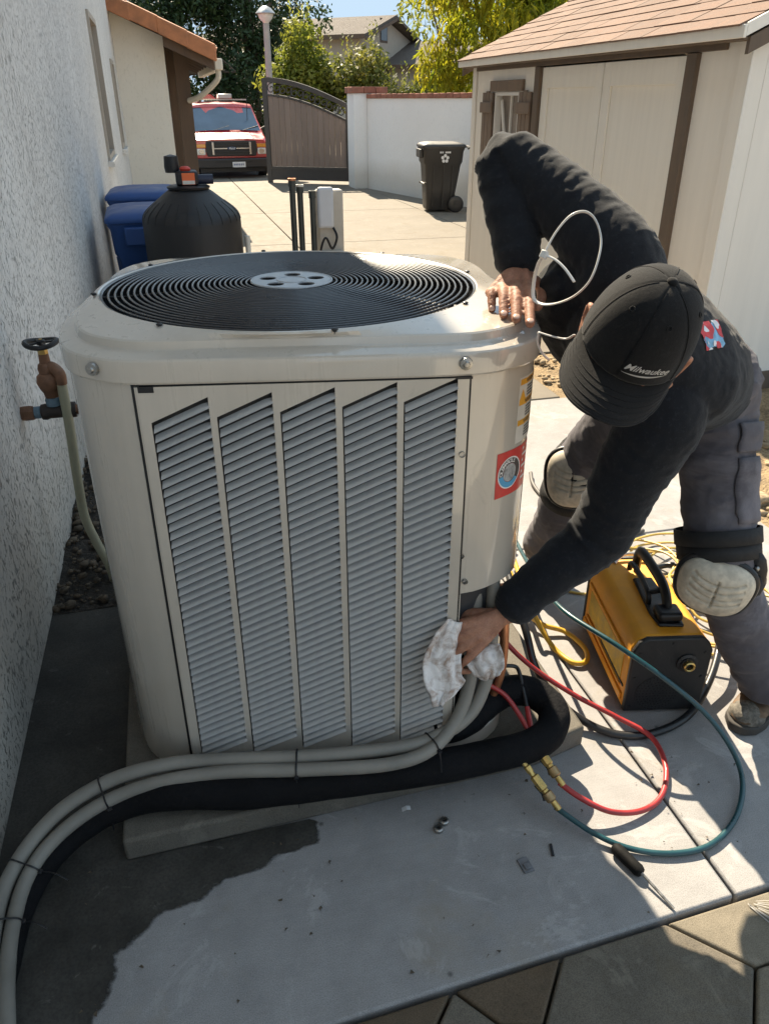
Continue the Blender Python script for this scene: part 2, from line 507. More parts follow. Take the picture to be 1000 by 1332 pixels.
def pebble_mesh(seed, n=1):
    bm = bmesh.new(); bmesh.ops.create_icosphere(bm, subdivisions=n, radius=1)
    for v in bm.verts:
        v.co *= 1 + 0.45 * noise.noise(v.co * 1.2 + Vector((seed, seed * 2.3, 0)))
    b = B(); b.v = [tuple(v.co) for v in bm.verts]; b.f = [tuple(v.index for v in f.verts) for f in bm.faces]
    bm.free(); return b
PEB = [pebble_mesh(i * 3.7) for i in range(6)]
def gravel(name, n, area, zf, smin, smax, mat, seed):
    random.seed(seed); b = B()
    for _ in range(n):
        x, y = area()
        s = smin * (smax / smin) ** (random.random() ** 2.2)
        p = random.choice(PEB)
        mtx = Matrix.Translation((x, y, zf(x, y) + s * 0.25)) @ Matrix.Rotation(random.random() * 6.3, 4, 'Z') @ Matrix.Diagonal((s * random.uniform(0.8, 1.5), s, s * random.uniform(0.5, 0.8), 1))
        b.add([mtx @ Vector(v) for v in p.v], p.f)
    o = obj(name, b, mat, smooth='all', fix=False); o['kind'] = 'stuff'; return o
MAT_peb = M('pebble_stone', (0.34, 0.255, 0.155), 0.9, var=0.5, scale=9, bump=0.3, bscale=120, space='Generated')
def soilz(x, y): return -0.012 + 0.03 * (x - 2.32) + 0.045 * noise.fractal(Vector((x * 5 + 3.1, y * 5, 3.1)), 0.9, 2.2, 6)
gravel('gravel', 1500, lambda: ((2.36 if (yq := random.uniform(1.6, 4.9)) < 4.05 else 2.24) + abs(random.gauss(0, 0.45)), yq), soilz, 0.006, 0.028, MAT_peb, 5)
MAT_bark = M('bark_chips', (0.10, 0.075, 0.05), 0.95, var=0.6, scale=12, bump=0.5, bscale=120, space='Generated')
gravel('bark_litter', 900, lambda: (random.uniform(-0.56, -0.21), random.uniform(2.46, 4.6)), lambda x, y: 0.012 + 0.03 * noise.fractal(Vector((x * 5 + 9.7, y * 5, 9.7)), 0.9, 2.2, 6), 0.006, 0.022, MAT_bark, 6)
for k, (x, y, s, lab) in enumerate([(2.41, 2.56, 0.055, 'smooth tan rock lying at the edge of the walkway beside the soil bed'), (2.62, 2.25, 0.035, 'small brown stone half sunk in the soil by the walkway edge'), (2.75, 3.1, 0.04, 'rough brown stone in the soil in front of the shed')]):
    p = pebble_mesh(k * 5.1 + 1, 3)
    p.xf(Matrix.Diagonal((s * 1.5, s * 1.0, s * 0.62, 1)))
    tag(obj('rock', p, MAT_peb, smooth='all', loc=(x, y, soilz(x, y) + s * 0.35)), lab, 'rock')

# ================================================================ HOUSE
def stucco_mat(name, a, bcol, bump=1.0, streak=0.9, grain=76, pit=0.5):
    m = bpy.data.materials.new(name); m.use_nodes = True
    nt, N, L, P = nodes_of(m)
    v = N.new('ShaderNodeNewGeometry').outputs['Position']
    n1 = noise_node(N, L, v, 1.1, 7, 0.6); n2 = noise_node(N, L, v, 75, 6, 0.72)
    mp = N.new('ShaderNodeMapping'); mp.inputs['Scale'].default_value = (1, 1, 0.55); L.new(v, mp.inputs[0])
    n3 = noise_node(N, L, mp.outputs[0], grain, 5, 0.7, 0.6)
    mp2 = N.new('ShaderNodeMapping'); mp2.inputs['Scale'].default_value = (6, 6, 0.35); L.new(v, mp2.inputs[0])
    n4 = noise_node(N, L, mp2.outputs[0], 2.2, 5, 0.6)
    c = ramp(N, L, n1, [(0.3, bcol), (0.7, a)])
    c = mixc(N, L, 1.0, c, ramp(N, L, n4, [(0.3, streak), (0.6, 1.0)]), 'MULTIPLY')
    pits = ramp(N, L, n3, [(0.335, 0.0), (0.45, 1.0)])
    big = noise_node(N, L, v, 2.6, 4, 0.6, 0.5)
    pw_ = N.new('ShaderNodeMath'); pw_.operation = 'MAXIMUM'; L.new(pits, pw_.inputs[0]); L.new(ramp(N, L, big, [(0.38, 0.0), (0.62, 0.75)]), pw_.inputs[1])
    c = mixc(N, L, pw_.outputs[0], tuple(x * pit for x in bcol), c)
    # browner and slightly darker towards the foot of the wall
    sep = N.new('ShaderNodeSeparateXYZ'); L.new(v, sep.inputs[0])
    ml = N.new('ShaderNodeMath'); ml.operation = 'MULTIPLY_ADD'
    L.new(n1, ml.inputs[0]); ml.inputs[1].default_value = -0.5; L.new(sep.outputs[2], ml.inputs[2])
    c = mixc(N, L, 1.0, c, ramp(N, L, ml.outputs[0], [(0.0, (0.80, 0.77, 0.72)), (0.35, (1, 1, 1))]), 'MULTIPLY')
    L.new(c, P.inputs['Base Color']); P.inputs['Roughness'].default_value = 0.92
    P.inputs['Specular IOR Level'].default_value = 0.2
    b1 = add_bump(N, L, P, pits, 0.95 * bump, 0.008)
    add_bump(N, L, P, n2, 0.6 * bump, 0.006, b1)
    return m
MAT_stucco = stucco_mat('stucco_white', (0.85, 0.83, 0.79), (0.74, 0.72, 0.685))
MAT_stucco2 = stucco_mat('stucco_cream', (0.84, 0.80, 0.71), (0.80, 0.755, 0.66), 0.4, 1.0, 30, 0.9)
MAT_tile = M('clay_tile', (0.47, 0.19, 0.085), 0.75, var=0.25, scale=6, bump=0.25, bscale=60, rnd=0.25)
MAT_wood = M('brown_wood', (0.115, 0.075, 0.05), 0.8, var=0.3, scale=5, bump=0.4, bscale=60, stretch=(1, 1, 0.2))
MAT_trimw = M('cream_paint', (0.66, 0.60, 0.50), 0.6, var=0.08)
MAT_glassd = M('dark_glass', (0.03, 0.035, 0.04), 0.08, var=0.05, spec=0.6)
MAT_frame = M('tan_window_frame', (0.42, 0.37, 0.31), 0.5, var=0.1)

house = thing('house', 'white stucco house wall with a cream wing and clay tile roof along the walkway', 'house', (-0.56, 4, 0))
HP = lambda n, b, m, par=house, **k: obj(n, b, m, par, loc=(0.56, -4, 0) if par is house else None, **k)
def wx(y): return -0.59 + 0.0145 * y
# windows pierce the long wall: built as strips round the openings
W = [(8.6, 9.75, 1.08, 2.32), (11.4, 12.15, 1.05, 2.05)]
ZT = 5.42
b = B()
def wallbox(y0, y1, z0, z1):
    b.add([(wx(y0), y0, z0), (wx(y1), y1, z0), (wx(y1) - 0.2, y1, z0), (wx(y0) - 0.2, y0, z0), (wx(y0), y0, z1), (wx(y1), y1, z1), (wx(y1) - 0.2, y1, z1), (wx(y0) - 0.2, y0, z1)],
          [(0, 3, 2, 1), (4, 5, 6, 7), (0, 1, 5, 4), (1, 2, 6, 5), (2, 3, 7, 6), (3, 0, 4, 7)])
yy = -3.0
for y0, y1, z0, z1 in W:
    wallbox(yy, y0, -0.1, ZT); wallbox(y0, y1, -0.1, z0); wallbox(y0, y1, z1, ZT); yy = y1
wallbox(yy, 13.0, -0.1, ZT)
HP('long_wall', b, MAT_stucco)
for y0, y1, z0, z1 in W:
    xw = wx((y0 + y1) / 2)
    w = HP('window', B().box((xw - 0.10, y0 + .05, z0 + .05), (xw - 0.085, y1 - .05, z1 - .05)), MAT_glassd)
    f = B()
    for lo, hi in (((xw - .11, y0, z0), (xw + .015, y0 + .05, z1)), ((xw - .11, y1 - .05, z0), (xw + .015, y1, z1)), ((xw - .11, y0 + .05, z0), (xw + .015, y1 - .05, z0 + .05)), ((xw - .11, y0 + .05, z1 - .05), (xw + .015, y1 - .05, z1)), ((xw - .1, (y0 + y1) / 2 - .02, z0 + .05), (xw - .07, (y0 + y1) / 2 + .02, z1 - .05))):
        f.box(lo, hi)
    obj('frame', f, MAT_frame, w)
    obj('sill', B().box((xw - .02, y0 - .06, z0 - .05), (xw + .05, y1 + .06, z0 - .003)), MAT_stucco, w)
# the tall part ends in a small eave (its shade lies over the unit)
HP('eave', B().box((-0.80, -3.2, 5.38), (0.508, 12.9, 5.44)), MAT_wood)
HP('fascia', B().box((0.51, -3.2, 5.32), (0.535, 12.9, 5.48)), MAT_trimw)
HP('roof', B().add([(0.53, -3.2, 5.52), (0.53, 12.9, 5.52), (-5.0, 12.9, 7.3), (-5.0, -3.2, 7.3), (0.53, -3.2, 5.485), (0.53, 12.9, 5.485), (-5.0, 12.9, 7.26), (-5.0, -3.2, 7.26)], [(0, 1, 2, 3), (7, 6, 5, 4), (0, 4, 5, 1), (1, 5, 6, 2), (2, 6, 7, 3), (3, 7, 4, 0)]), MAT_tile)
# wing facing the camera
YW = 13.0
def rz(x): return 2.66 - 0.42 * x      # top line of the wing roof
HP('wing_wall', B().prism([(-0.42, -0.1), (0.27, -0.1), (0.27, rz(0.27) - 0.16), (-0.42, rz(-0.42) - 0.16)], 0, 0.2, Matrix(((1, 0, 0, 0), (0, 0, 1, YW), (0, 1, 0, 0), (0, 0, 0, 1)))), MAT_stucco2)
HP('wing_side_wall', B().box((0.07, YW + .2, -0.1), (0.27, 16.9, 2.38)), MAT_stucco2)
HP('patio_post', B().box((0.40, YW + 0.35, -0.05), (0.60, YW + 0.55, rz(0.5) - 0.14)), MAT_wood)
HP('patio_post', B().box((0.42, 16.4, -0.05), (0.58, 16.56, rz(0.5) - 0.14)), MAT_wood)
HP('patio_screen', B().box((0.30, YW + 1.2, -0.05), (0.47, YW + 1.26, rz(0.4) - 0.14)), MAT_wood)
Y0, Y1 = YW - 0.45, 17.0
rf = B()
xa, xb = -3.4, 0.92
rf.add([(xa, Y0, rz(xa) - .10), (xb, Y0, rz(xb) - .10), (xb, Y1, rz(xb) - .10), (xa, Y1, rz(xa) - .10), (xa, Y0, rz(xa) - .13), (xb, Y0, rz(xb) - .13), (xb, Y1, rz(xb) - .13), (xa, Y1, rz(xa) - .13)],
       [(0, 1, 2, 3), (7, 6, 5, 4), (0, 4, 5, 1), (1, 5, 6, 2), (2, 6, 7, 3), (3, 7, 4, 0)])
wr = HP('wing_roof', rf, MAT_wood)
# curved clay tiles: barge tiles along the rake, then rows up the slope
def tile_mesh(L_=0.44, r0=0.095, r1=0.075, n=7):
    b = B(); rings = []
    for s, r in ((0, r0), (L_, r1)):
        for rr in (r, r - 0.014):
            pass
    out = []; inn = []
    for s, r in ((0.0, r0), (L_, r1)):
        out.append([(s, r * cos(pi * k / (n - 1)), r * sin(pi * k / (n - 1))) for k in range(n)])
        inn.append([(s, (r - .014) * cos(pi * k / (n - 1)), (r - .014) * sin(pi * k / (n - 1))) for k in range(n)])
    b.loft(out, closed=False); b.loft([list(reversed(x)) for x in inn], closed=False)
    o = 0
    for k in range(n - 1):
        b.f.append((o + k, o + k + 1, 2 * n + n - 1 - (k + 1), 2 * n + n - 1 - k))
    return b.mesh('tile')
TM = tile_mesh()
ang = math.atan(0.42)
S = sqrt(1 + 0.42 ** 2)
for row in range(15):
    y = Y0 + 0.10 + row * 0.235
    for k in range(10):
        x = xb + 0.03 - k * 0.40 / S
        if x < -2.6: break
        o = obj('roof_tile', TM, MAT_tile, wr, smooth=True)
        o.rotation_euler = (0, -(-ang) , pi) if False else (0, 0, 0)
        o.matrix_local = Matrix.Translation((x, y, rz(x) - .10 + 0.004 * k)) @ Matrix.Rotation(pi, 4, 'Z') @ Matrix.Rotation(-ang, 4, 'Y')
# deep barge tiles that face the yard
for k in range(9):
    x0 = xb + 0.04 - k * 0.36; x1 = x0 - 0.40
    q = B().add([(x0, Y0 - .03, rz(x0) - .20), (x1, Y0 - .03, rz(x1) - .20), (x1, Y0 - .03, rz(x1) + .012), (x0, Y0 - .03, rz(x0) + .012),
                 (x0, Y0 + .06, rz(x0) - .14), (x1, Y0 + .06, rz(x1) - .14), (x1, Y0 + .06, rz(x1) + .03), (x0, Y0 + .06, rz(x0) + .03)],
                [(0, 3, 2, 1), (4, 5, 6, 7), (0, 1, 5, 4), (1, 2, 6, 5), (2, 3, 7, 6), (3, 0, 4, 7)])
    q.v = [(p[0], p[1] - 0.008 * (k % 2), p[2] + 0.006 * (k % 3)) for p in q.v]
    obj('barge_tile', q, MAT_tile, wr, bevel=0.02, seg=2)
for k in range(6):
    y = Y0 + 0.55 + k * 0.7
    obj('rafter', B().bar((xa, y, rz(xa) - .19), (xb - .02, y, rz(xb) - .19), 0.07, 0.115), MAT_wood, wr)
g = HP('gutter', B().box((xb + .005, Y0 + .07, rz(xb) - .30), (xb + .12, Y1, rz(xb) - .16)), MAT_trimw, bevel=0.015)
obj('downspout', B().tube(smooth_path([(xb + .06, Y0 + .25, rz(xb) - .30), (xb + .04, Y0 + .28, rz(xb) - .42), (xb - .2, Y0 + .55, rz(xb) - .62), (xb - .36, Y0 + .78, rz(xb) - .68)], 5), 0.04, 8), MAT_trimw, g, smooth=True)
HP('rake_board', B().add([(0.27, Y0 + .065, rz(.27) - .30), (xb, Y0 + .065, rz(xb) - .30), (xb, Y0 + .065, rz(xb) - .15), (0.27, Y0 + .065, rz(.27) - .15), (0.27, Y0 + .10, rz(.27) - .30), (xb, Y0 + .10, rz(xb) - .30), (xb, Y0 + .10, rz(xb) - .15), (0.27, Y0 + .10, rz(.27) - .15)],
   [(0, 3, 2, 1), (4, 5, 6, 7), (0, 1, 5, 4), (1, 2, 6, 5), (2, 3, 7, 6), (3, 0, 4, 7)]), MAT_wood)

# ================================================================ SHED
MAT_siding = M('shed_siding', (0.84, 0.79, 0.71), 0.75, var=0.04, scale=2.5, bump=0.15, bscale=40, bdist=0.002, stretch=(6, 6, 0.35))
MAT_siding2 = M('shed_door_paint', (0.86, 0.82, 0.74), 0.7, var=0.04, scale=2.5, bump=0.15, bscale=40, bdist=0.002, stretch=(6, 6, 0.35))
MAT_trim = M('brown_trim', (0.135, 0.098, 0.07), 0.7, var=0.2, scale=6, bump=0.3, bscale=60, stretch=(3, 3, 0.5))
MAT_shut = M('shutter_wood', (0.20, 0.145, 0.105), 0.75, var=0.2, scale=6, bump=0.3, bscale=60, stretch=(5, 5, 0.5))
MAT_shing = M('asphalt_shingle', (0.255, 0.155, 0.11), 0.95, var=0.3, scale=8, bump=0.5, bscale=350, speck=0.35, sscale=420, rnd=0.22)
shed = thing('shed', 'cream wooden shed with brown trim, double door and pinkish shingle roof', 'shed', (2.95, 5.8, 0))
SP = lambda n, b, m, par=shed, **k: obj(n, b, m, par, loc=(-2.95, -5.8, 0) if par is shed else None, **k)
SX, SY0, SY1, SZ = 2.95, 3.86, 7.76, 1.88
SXB = 5.35
SP('skid', B().box((SX + .01, SY0 + .02, -0.02), (SXB - .01, SY1 - .02, 0.07)), MAT_trim)
fw_ = B()
for y0, y1 in ((SY0, 4.38), (6.36, 6.68), (7.21, SY1)): fw_.box((SX, y0, 0.07), (SX + .09, y1, SZ))
fw_.box((SX, 6.68, 0.07), (SX + .09, 7.21, 1.03)); fw_.box((SX, 6.68, 1.66), (SX + .09, 7.21, SZ))
fw_.box((SX + .02, 4.38, 1.845), (SX + .09, 6.36, SZ))
SP('front_wall', fw_, MAT_siding)
PT = 0.46
def sroof(x): return 1.93 + PT * (x - 2.83)     # roof top line, ridge at 4.15
gx_ = [(SX + .092, 0.07), (SXB, 0.07), (SXB, SZ), (4.15, sroof(4.15) - .12), (SX + .092, SZ + .02)]
yzm = lambda y: Matrix(((1, 0, 0, 0), (0, 0, 1, y), (0, 1, 0, 0), (0, 0, 0, 1)))
SP('gable_wall', B().prism(gx_, 0, 0.09, yzm(SY0)), MAT_siding)
SP('gable_wall', B().prism(gx_, 0, 0.09, yzm(SY1 - .09)), MAT_siding)
SP('rear_wall', B().box((SXB - .09, SY0 + .09, 0.07), (SXB, SY1 - .09, SZ)), MAT_siding)
SP('base_board', B().box((SX + .2, SY0 - .018, 0.0), (SXB, SY0 - .002, 0.12)), MAT_trim)
# corner and seam boards
SP('corner_board', B().box((SX - .016, SY0 - .016, 0.06), (SX - .002, SY0 + .085, SZ)), MAT_siding, bevel=.004)
SP('corner_board', B().box((SX - .016, SY1 - .085, 0.06), (SX - .002, SY1, SZ)), MAT_siding, bevel=.004)
# door: two leaves between brown jambs
SP('door_jamb', B().box((SX - .03, 4.29, 0.06), (SX + .018, 4.385, 1.83)), MAT_trim, bevel=.004)
SP('door_jamb', B().box((SX - .03, 6.285, 0.06), (SX + .018, 6.375, 1.83)), MAT_trim, bevel=.004)
SP('door_header', B().box((SX - .022, 4.06, 1.832), (SX - .002, 7.66, 1.875)), MAT_trim, bevel=.003)
for y0, y1 in ((4.39, 5.335), (5.345, 6.28)):
    d = SP('door', B().box((SX + .012, y0, 0.09), (SX + .05, y1, 1.822)), MAT_siding2, bevel=.004)
    for lo, hi in (((y0, .09), (y0 + .10, 1.822)), ((y1 - .10, .09), (y1, 1.822)), ((y0 + .10, 1.68), (y1 - .10, 1.822)), ((y0 + .10, .09), (y1 - .10, .2))):
        obj('door_rail', B().box((SX - .004, lo[0], lo[1]), (SX + .0118, hi[0], hi[1])), MAT_siding2, d, bevel=.003)
obj('handle', B().bar((SX - .028, 4.66, 0.71), (SX - .028, 4.47, 0.72), 0.025, 0.02), M('galvanised', (0.5, 0.5, 0.5), 0.4, 0.8), d)
# window with shutters
w = SP('window', B().box((SX + .05, 6.70, 1.05), (SX + .056, 7.19, 1.64)), M('shed_pane', (0.24, 0.20, 0.17), 0.12, var=0.25, scale=3))
MAT_wpvc = M('white_sash', (0.74, 0.72, 0.68), 0.5, var=0.06)
fr = B()
for lo, hi in (((6.68, 1.03), (6.705, 1.66)), ((7.185, 1.03), (7.21, 1.66)), ((6.705, 1.03), (7.185, 1.055)), ((6.705, 1.635), (7.185, 1.66))):
    fr.box((SX - .008, lo[0], lo[1]), (SX + .085, hi[0], hi[1]))
obj('frame', fr, MAT_wpvc, w)
for lo, hi in (((6.935, 1.055), (6.952, 1.635)), ((6.705, 1.31), (6.935, 1.328)), ((6.952, 1.31), (7.185, 1.328))):
    obj('muntin', B().box((SX + .03, lo[0], lo[1]), (SX + .048, hi[0], hi[1])), MAT_wpvc, w)
obj('diagonal_bar', B().bar((SX + .026, 7.13, 1.60), (SX + .026, 6.95, 1.08), 0.012, 0.035), MAT_wpvc, w)
for y0 in (6.42, 7.225):
    s = SP('shutter', B().box((SX - .012, y0, 1.02), (SX - .003, y0 + .24, 1.655)), MAT_trim)
    for k in range(3): obj('slat', B().box((SX - .028, y0 + .005 + k * .079, 1.0), (SX - .0125, y0 + .076 + k * .079, 1.66 + .012 * (k == 1))), MAT_shut, s, bevel=.004)
    for z in (1.50, 1.0): obj('cross_board', B().box((SX - .045, y0 - .012, z), (SX - .0285, y0 + .252, z + .085)), MAT_shut, s, bevel=.004)
SP('window_header', B().box((SX - .03, 6.60, 1.668), (SX - .003, 7.29, 1.75)), MAT_shut, bevel=.004)
# roof: deck, fascia, shingles course by course
XE, XR = 2.83, 4.15
YA, YB = SY0 - 0.06, SY1 + 0.06
def deck(x0, x1, flip=False):
    z = (lambda x: sroof(x)) if not flip else (lambda x: sroof(2 * XR - x))
    return B().add([(x0, YA, z(x0) - .012), (x1, YA, z(x1) - .012), (x1, YB, z(x1) - .012), (x0, YB, z(x0) - .012), (x0, YA, z(x0) - .05), (x1, YA, z(x1) - .05), (x1, YB, z(x1) - .05), (x0, YB, z(x0) - .05)],
                   [(0, 1, 2, 3), (7, 6, 5, 4), (0, 4, 5, 1), (1, 5, 6, 2), (2, 6, 7, 3), (3, 7, 4, 0)])
roof = SP('roof', deck(XE, XR - .002), MAT_trim)
obj('roof_deck', deck(XR + .002, 2 * XR - XE, True), MAT_trim, roof)
obj('fascia', B().box((XE - .018, YA - .02, 1.868), (XE - .0005, YB + .02, 1.925)), MAT_siding2, roof, bevel=.003)
obj('soffit', B().box((XE, YA, 1.862), (SX - .024, YB, 1.874)), MAT_trim, roof)
for y0, y1 in ((YA - .02, YA - .002), (YB + .002, YB + .02)):
    for s in (0, 1):
        a, c = (XE, XR) if not s else (2 * XR - XE, XR)
        p = [(a, 1.875), (a, 1.932), (c, sroof(XR) + .002), (c, sroof(XR) - .06)]
        obj('rake_fascia', B().prism(p, y0, y1, Matrix(((1, 0, 0, 0), (0, 0, 1, 0), (0, 1, 0, 0), (0, 0, 0, 1)))), MAT_siding2, roof)
        p = [(a + (.03 if not s else -.03), 1.80), (a + (.03 if not s else -.03), 1.874), (c, sroof(XR) - .062), (c, sroof(XR) - .14)]
        obj('rake_trim', B().prism(p, y0 + .006, y1 + .012, Matrix(((1, 0, 0, 0), (0, 0, 1, 0), (0, 1, 0, 0), (0, 0, 0, 1)))), MAT_trim, roof)
ca = math.atan(PT); Lr = (XR - XE) / cos(ca)
nc = 10
ex_ = Lr / nc
random.seed(11)
def shingle_mesh(w):
    return B().box((-0.02, 0.003, 0.002), (ex_ + 0.03, w - .003, 0.011)).mesh('shingle')
SW = [0.33, 0.30, 0.36]
SM = [shingle_mesh(w) for w in SW]
for c in range(nc):
    y = YA - random.random() * 0.3
    while y < YB:
        k = random.randrange(3); w_ = SW[k]
        if y + w_ > YB + .02:
            me = B().box((-0.02, 0.003, 0.002), (ex_ + 0.03, max(.03, YB - y), 0.011)).mesh('shingle')
        elif y < YA:
            me = B().box((-0.02, YA - y + .003, 0.002), (ex_ + 0.03, w_ - .003, 0.011)).mesh('shingle')
        else: me = SM[k]
        o = obj('shingle', me, MAT_shing, roof)
        xx = XE - .012 + c * ex_ * cos(ca)
        o.matrix_local = Matrix.Translation((xx, y, sroof(XE) - .010 + c * ex_ * sin(ca) + random.uniform(0, .004))) @ Matrix.Rotation(-ca + 0.035, 4, 'Y')
        y += w_
obj('ridge_cap', B().bar((XR, YA, sroof(XR) + .01), (XR, YB, sroof(XR) + .01), 0.2, 0.02), MAT_shing, roof)

# ================================================================ YARD WALL, GATE
MAT_wallw = stucco_mat('yard_wall_stucco', (0.87, 0.87, 0.86), (0.82, 0.82, 0.81), 0.3, 1.0, 30, 0.93)
MAT_brick = M('red_brick', (0.36, 0.15, 0.10), 0.9, var=0.25, scale=10, bump=0.4, bscale=120, rnd=0.3)
P0 = Vector((4.10, 16.6, 0)); P1 = Vector((6.0, 8.9, 0))
d = (P1 - P0).normalized(); nrm = Vector((-d.y, d.x, 0))
if nrm.x < 0: nrm = -nrm
wt = thing('yard_wall', 'white stucco yard wall with a brick coping and end pillar behind the black bin', 'wall', (4.9, 13, 0))
WP = lambda n, b, m, **k: obj(n, b, m, wt, loc=(-4.9, -13, 0), **k)
def wallpoly(a, c, t0, t1): return [tuple((a + nrm * t0).xy), tuple((c + nrm * t0).xy), tuple((c + nrm * t1).xy), tuple((a + nrm * t1).xy)]
WP('wall_panel', B().prism(wallpoly(P0, P1, 0, 0.18), -0.1, 1.63), MAT_wallw)
n = int((P1 - P0).length / 0.205)
for k in range(n):
    a = P0 + d * (k * 0.205 + 0.004); c = P0 + d * ((k + 1) * 0.205 - 0.004)
    WP('brick', B().prism(wallpoly(a, c, -0.025, 0.205), 1.632 + .002 * (k % 2), 1.705 + .003 * (k % 3)), MAT_brick, bevel=.006, seg=1)
WP('pillar', B().box((3.83, 16.62, -0.1), (4.47, 17.2, 1.72)), MAT_wallw)
for i in range(3):
    for j in range(3):
        WP('brick', B().box((3.79 + i * .242, 16.58 + j * .222, 1.722), (3.79 + i * .242 + .234, 16.58 + j * .222 + .214, 1.83 + .004 * ((i + j) % 2))), MAT_brick, bevel=.008, seg=1)

MAT_gate = M('gate_steel', (0.055, 0.05, 0.047), 0.55, var=0.15, metal=0.0)
MAT_gatep = M('gate_board', (0.235, 0.18, 0.15), 0.7, var=0.12, scale=3, bump=0.2, bscale=40, stretch=(4, 4, .4), rnd=0.12)
gate = thing('driveway_gate', 'brown boarded driveway gate with arched dark steel frame and scrollwork', 'gate', (4.03, 17.45, 0))
ga = Vector((3.98, 17.48, 0)); gb = Vector((2.30, 18.45, 0)); gd_ = (gb - ga); gl = gd_.length; gd_.normalize(); gn = Vector((gd_.y, -gd_.x, 0))
if gn.y > 0: gn = -gn
GM = Matrix((gd_, Vector((0, 0, 1)), gn)).transposed().to_4x4(); GM.translation = ga      # x along the gate from the hinge, y up, z to the camera
GP = lambda n, b, m, **k: obj(n, b.xf(GM), m, gate, loc=(-4.03, -17.45, 0), **k)
def gtop(t): return 1.47 + 0.52 * sin(min(1, t / gl) * pi / 2) ** 1.0
GP('gate_post', B().box((-.10, -.05, -.05), (.02, 1.72, .06)), MAT_gate)
GP('stile', B().box((.03, .06, -.03), (.12, gtop(.08) + .02, .03)), MAT_gate)
GP('stile', B().box((gl - .10, -.04, -.03), (gl, gtop(gl) + .02, .03)), MAT_gate)
N_ = 18
xsg = [0.12 + (gl - .22) * k / N_ for k in range(N_ + 1)]
for dz0, dz1, nm in ((-.06, .035, 'top_rail'), (-.31, -.27, 'arch_rail')):
    r0 = [[(x, gtop(x) + dz0, -.028), (x, gtop(x) + dz1, -.028), (x, gtop(x) + dz1, .028), (x, gtop(x) + dz0, .028)] for x in xsg]
    GP(nm, B().loft(r0, True, True), MAT_gate)
GP('bottom_rail', B().box((.121, .27, -.028), (gl - .101, .33, .028)), MAT_gate)
GP('kick_plate', B().box((.121, .06, -.02), (gl - .101, .268, .02)), MAT_gate)
nb = 14
for k in range(nb):
    x0 = 0.123 + (gl - .226) * k / nb; x1 = 0.123 + (gl - .226) * (k + 1) / nb
    GP('board', B().add([(x0 + .004, .332, -.012), (x1 - .004, .332, -.012), (x1 - .004, gtop(x1) - .312, -.012), (x0 + .004, gtop(x0) - .312, -.012), (x0 + .004, .332, .012), (x1 - .004, .332, .012), (x1 - .004, gtop(x1) - .312, .012), (x0 + .004, gtop(x0) - .312, .012)],
       [(0, 3, 2, 1), (4, 5, 6, 7), (0, 1, 5, 4), (1, 2, 6, 5), (2, 3, 7, 6), (3, 0, 4, 7)]), MAT_gatep, bevel=.004, seg=1)
ns = 13
for k in range(ns):
    x = 0.15 + (gl - .28) * (k + .5) / ns
    zc = gtop(x) - .165
    pts = []
    for q in range(26):
        t = q / 25; a = t * 2.6 * pi + (k % 2) * pi
        r = 0.018 + 0.075 * t
        pts.append((x + r * cos(a), zc + r * sin(a) * 1.1, 0))
    GP('scroll', B().tube(pts, 0.011, 5), MAT_gate)

# ================================================================ EQUIPMENT PAD
AX, AY, ATH = -0.092, 1.512, radians(-10)
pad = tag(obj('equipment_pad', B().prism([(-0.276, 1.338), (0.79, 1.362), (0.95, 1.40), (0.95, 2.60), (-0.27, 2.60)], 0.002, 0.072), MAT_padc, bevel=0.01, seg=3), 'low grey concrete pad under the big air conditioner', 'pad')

# ================================================================ AIR CONDITIONER
def ac_paint(name, col, var=0.06):
    m = bpy.data.materials.new(name); m.use_nodes = True
    nt, N, L, P = nodes_of(m)
    v = coord(N, L, 'Object')
    n1 = noise_node(N, L, v, 3, 7, 0.65); n2 = noise_node(N, L, v, 500, 2, 0.5)
    mp = N.new('ShaderNodeMapping'); mp.inputs['Scale'].default_value = (14, 14, 0.8); L.new(v, mp.inputs[0])
    n3 = noise_node(N, L, mp.outputs[0], 2.0, 6, 0.7)
    c = ramp(N, L, n1, [(0.3, tuple(x * (1 - var) for x in col)), (0.7, tuple(x * (1 + var) for x in col))])
    c = mixc(N, L, 1.0, c, ramp(N, L, n3, [(0.35, 0.95), (0.6, 1.0)]), 'MULTIPLY')
    # dusty scuffs and rubbed marks
    sc = noise_node(N, L, v, 6.5, 7, 0.75, 1.5)
    c = mixc(N, L, ramp(N, L, sc, [(0.60, 0.0), (0.72, 0.40)]), c, tuple(x * 0.55 for x in col))
    fd = noise_node(N, L, v, 2.2, 5, 0.6)
    c = mixc(N, L, ramp(N, L, fd, [(0.5, 0.0), (0.75, 0.3)]), c, tuple(min(1, x * 1.15 + .02) for x in col))
    L.new(c, P.inputs['Base Color'])
    L.new(ramp(N, L, n3, [(0.3, 0.36), (0.7, 0.24)]), P.inputs['Roughness'])
    P.inputs['Coat Weight'].default_value = 1.0; P.inputs['Coat IOR'].default_value = 1.6; P.inputs['Coat Roughness'].default_value = 0.06
    add_bump(N, L, P, n2, 0.06, 0.001)
    return m
MAT_ac = ac_paint('cabinet_paint', (0.50, 0.455, 0.392))
MAT_louv_sky = ac_paint('louver_sky_tint', (0.38, 0.385, 0.385))  # same paint as the cabinet, with cool sky reflection put into the colour
MAT_black = M('black_plastic', (0.009, 0.009, 0.0105), 0.45, var=0.2, scale=20, bump=0.1, bscale=200)
MAT_wire = M('guard_wire', (0.035, 0.037, 0.042), 0.3, var=0.15, coat=0.3)
MAT_coil = M('coil_fins', (0.035, 0.035, 0.038), 0.6, var=0.3, scale=30, stretch=(1, 1, 8))
MAT_screw = M('screw_steel', (0.35, 0.34, 0.32), 0.35, 0.9, var=0.2, scale=60)
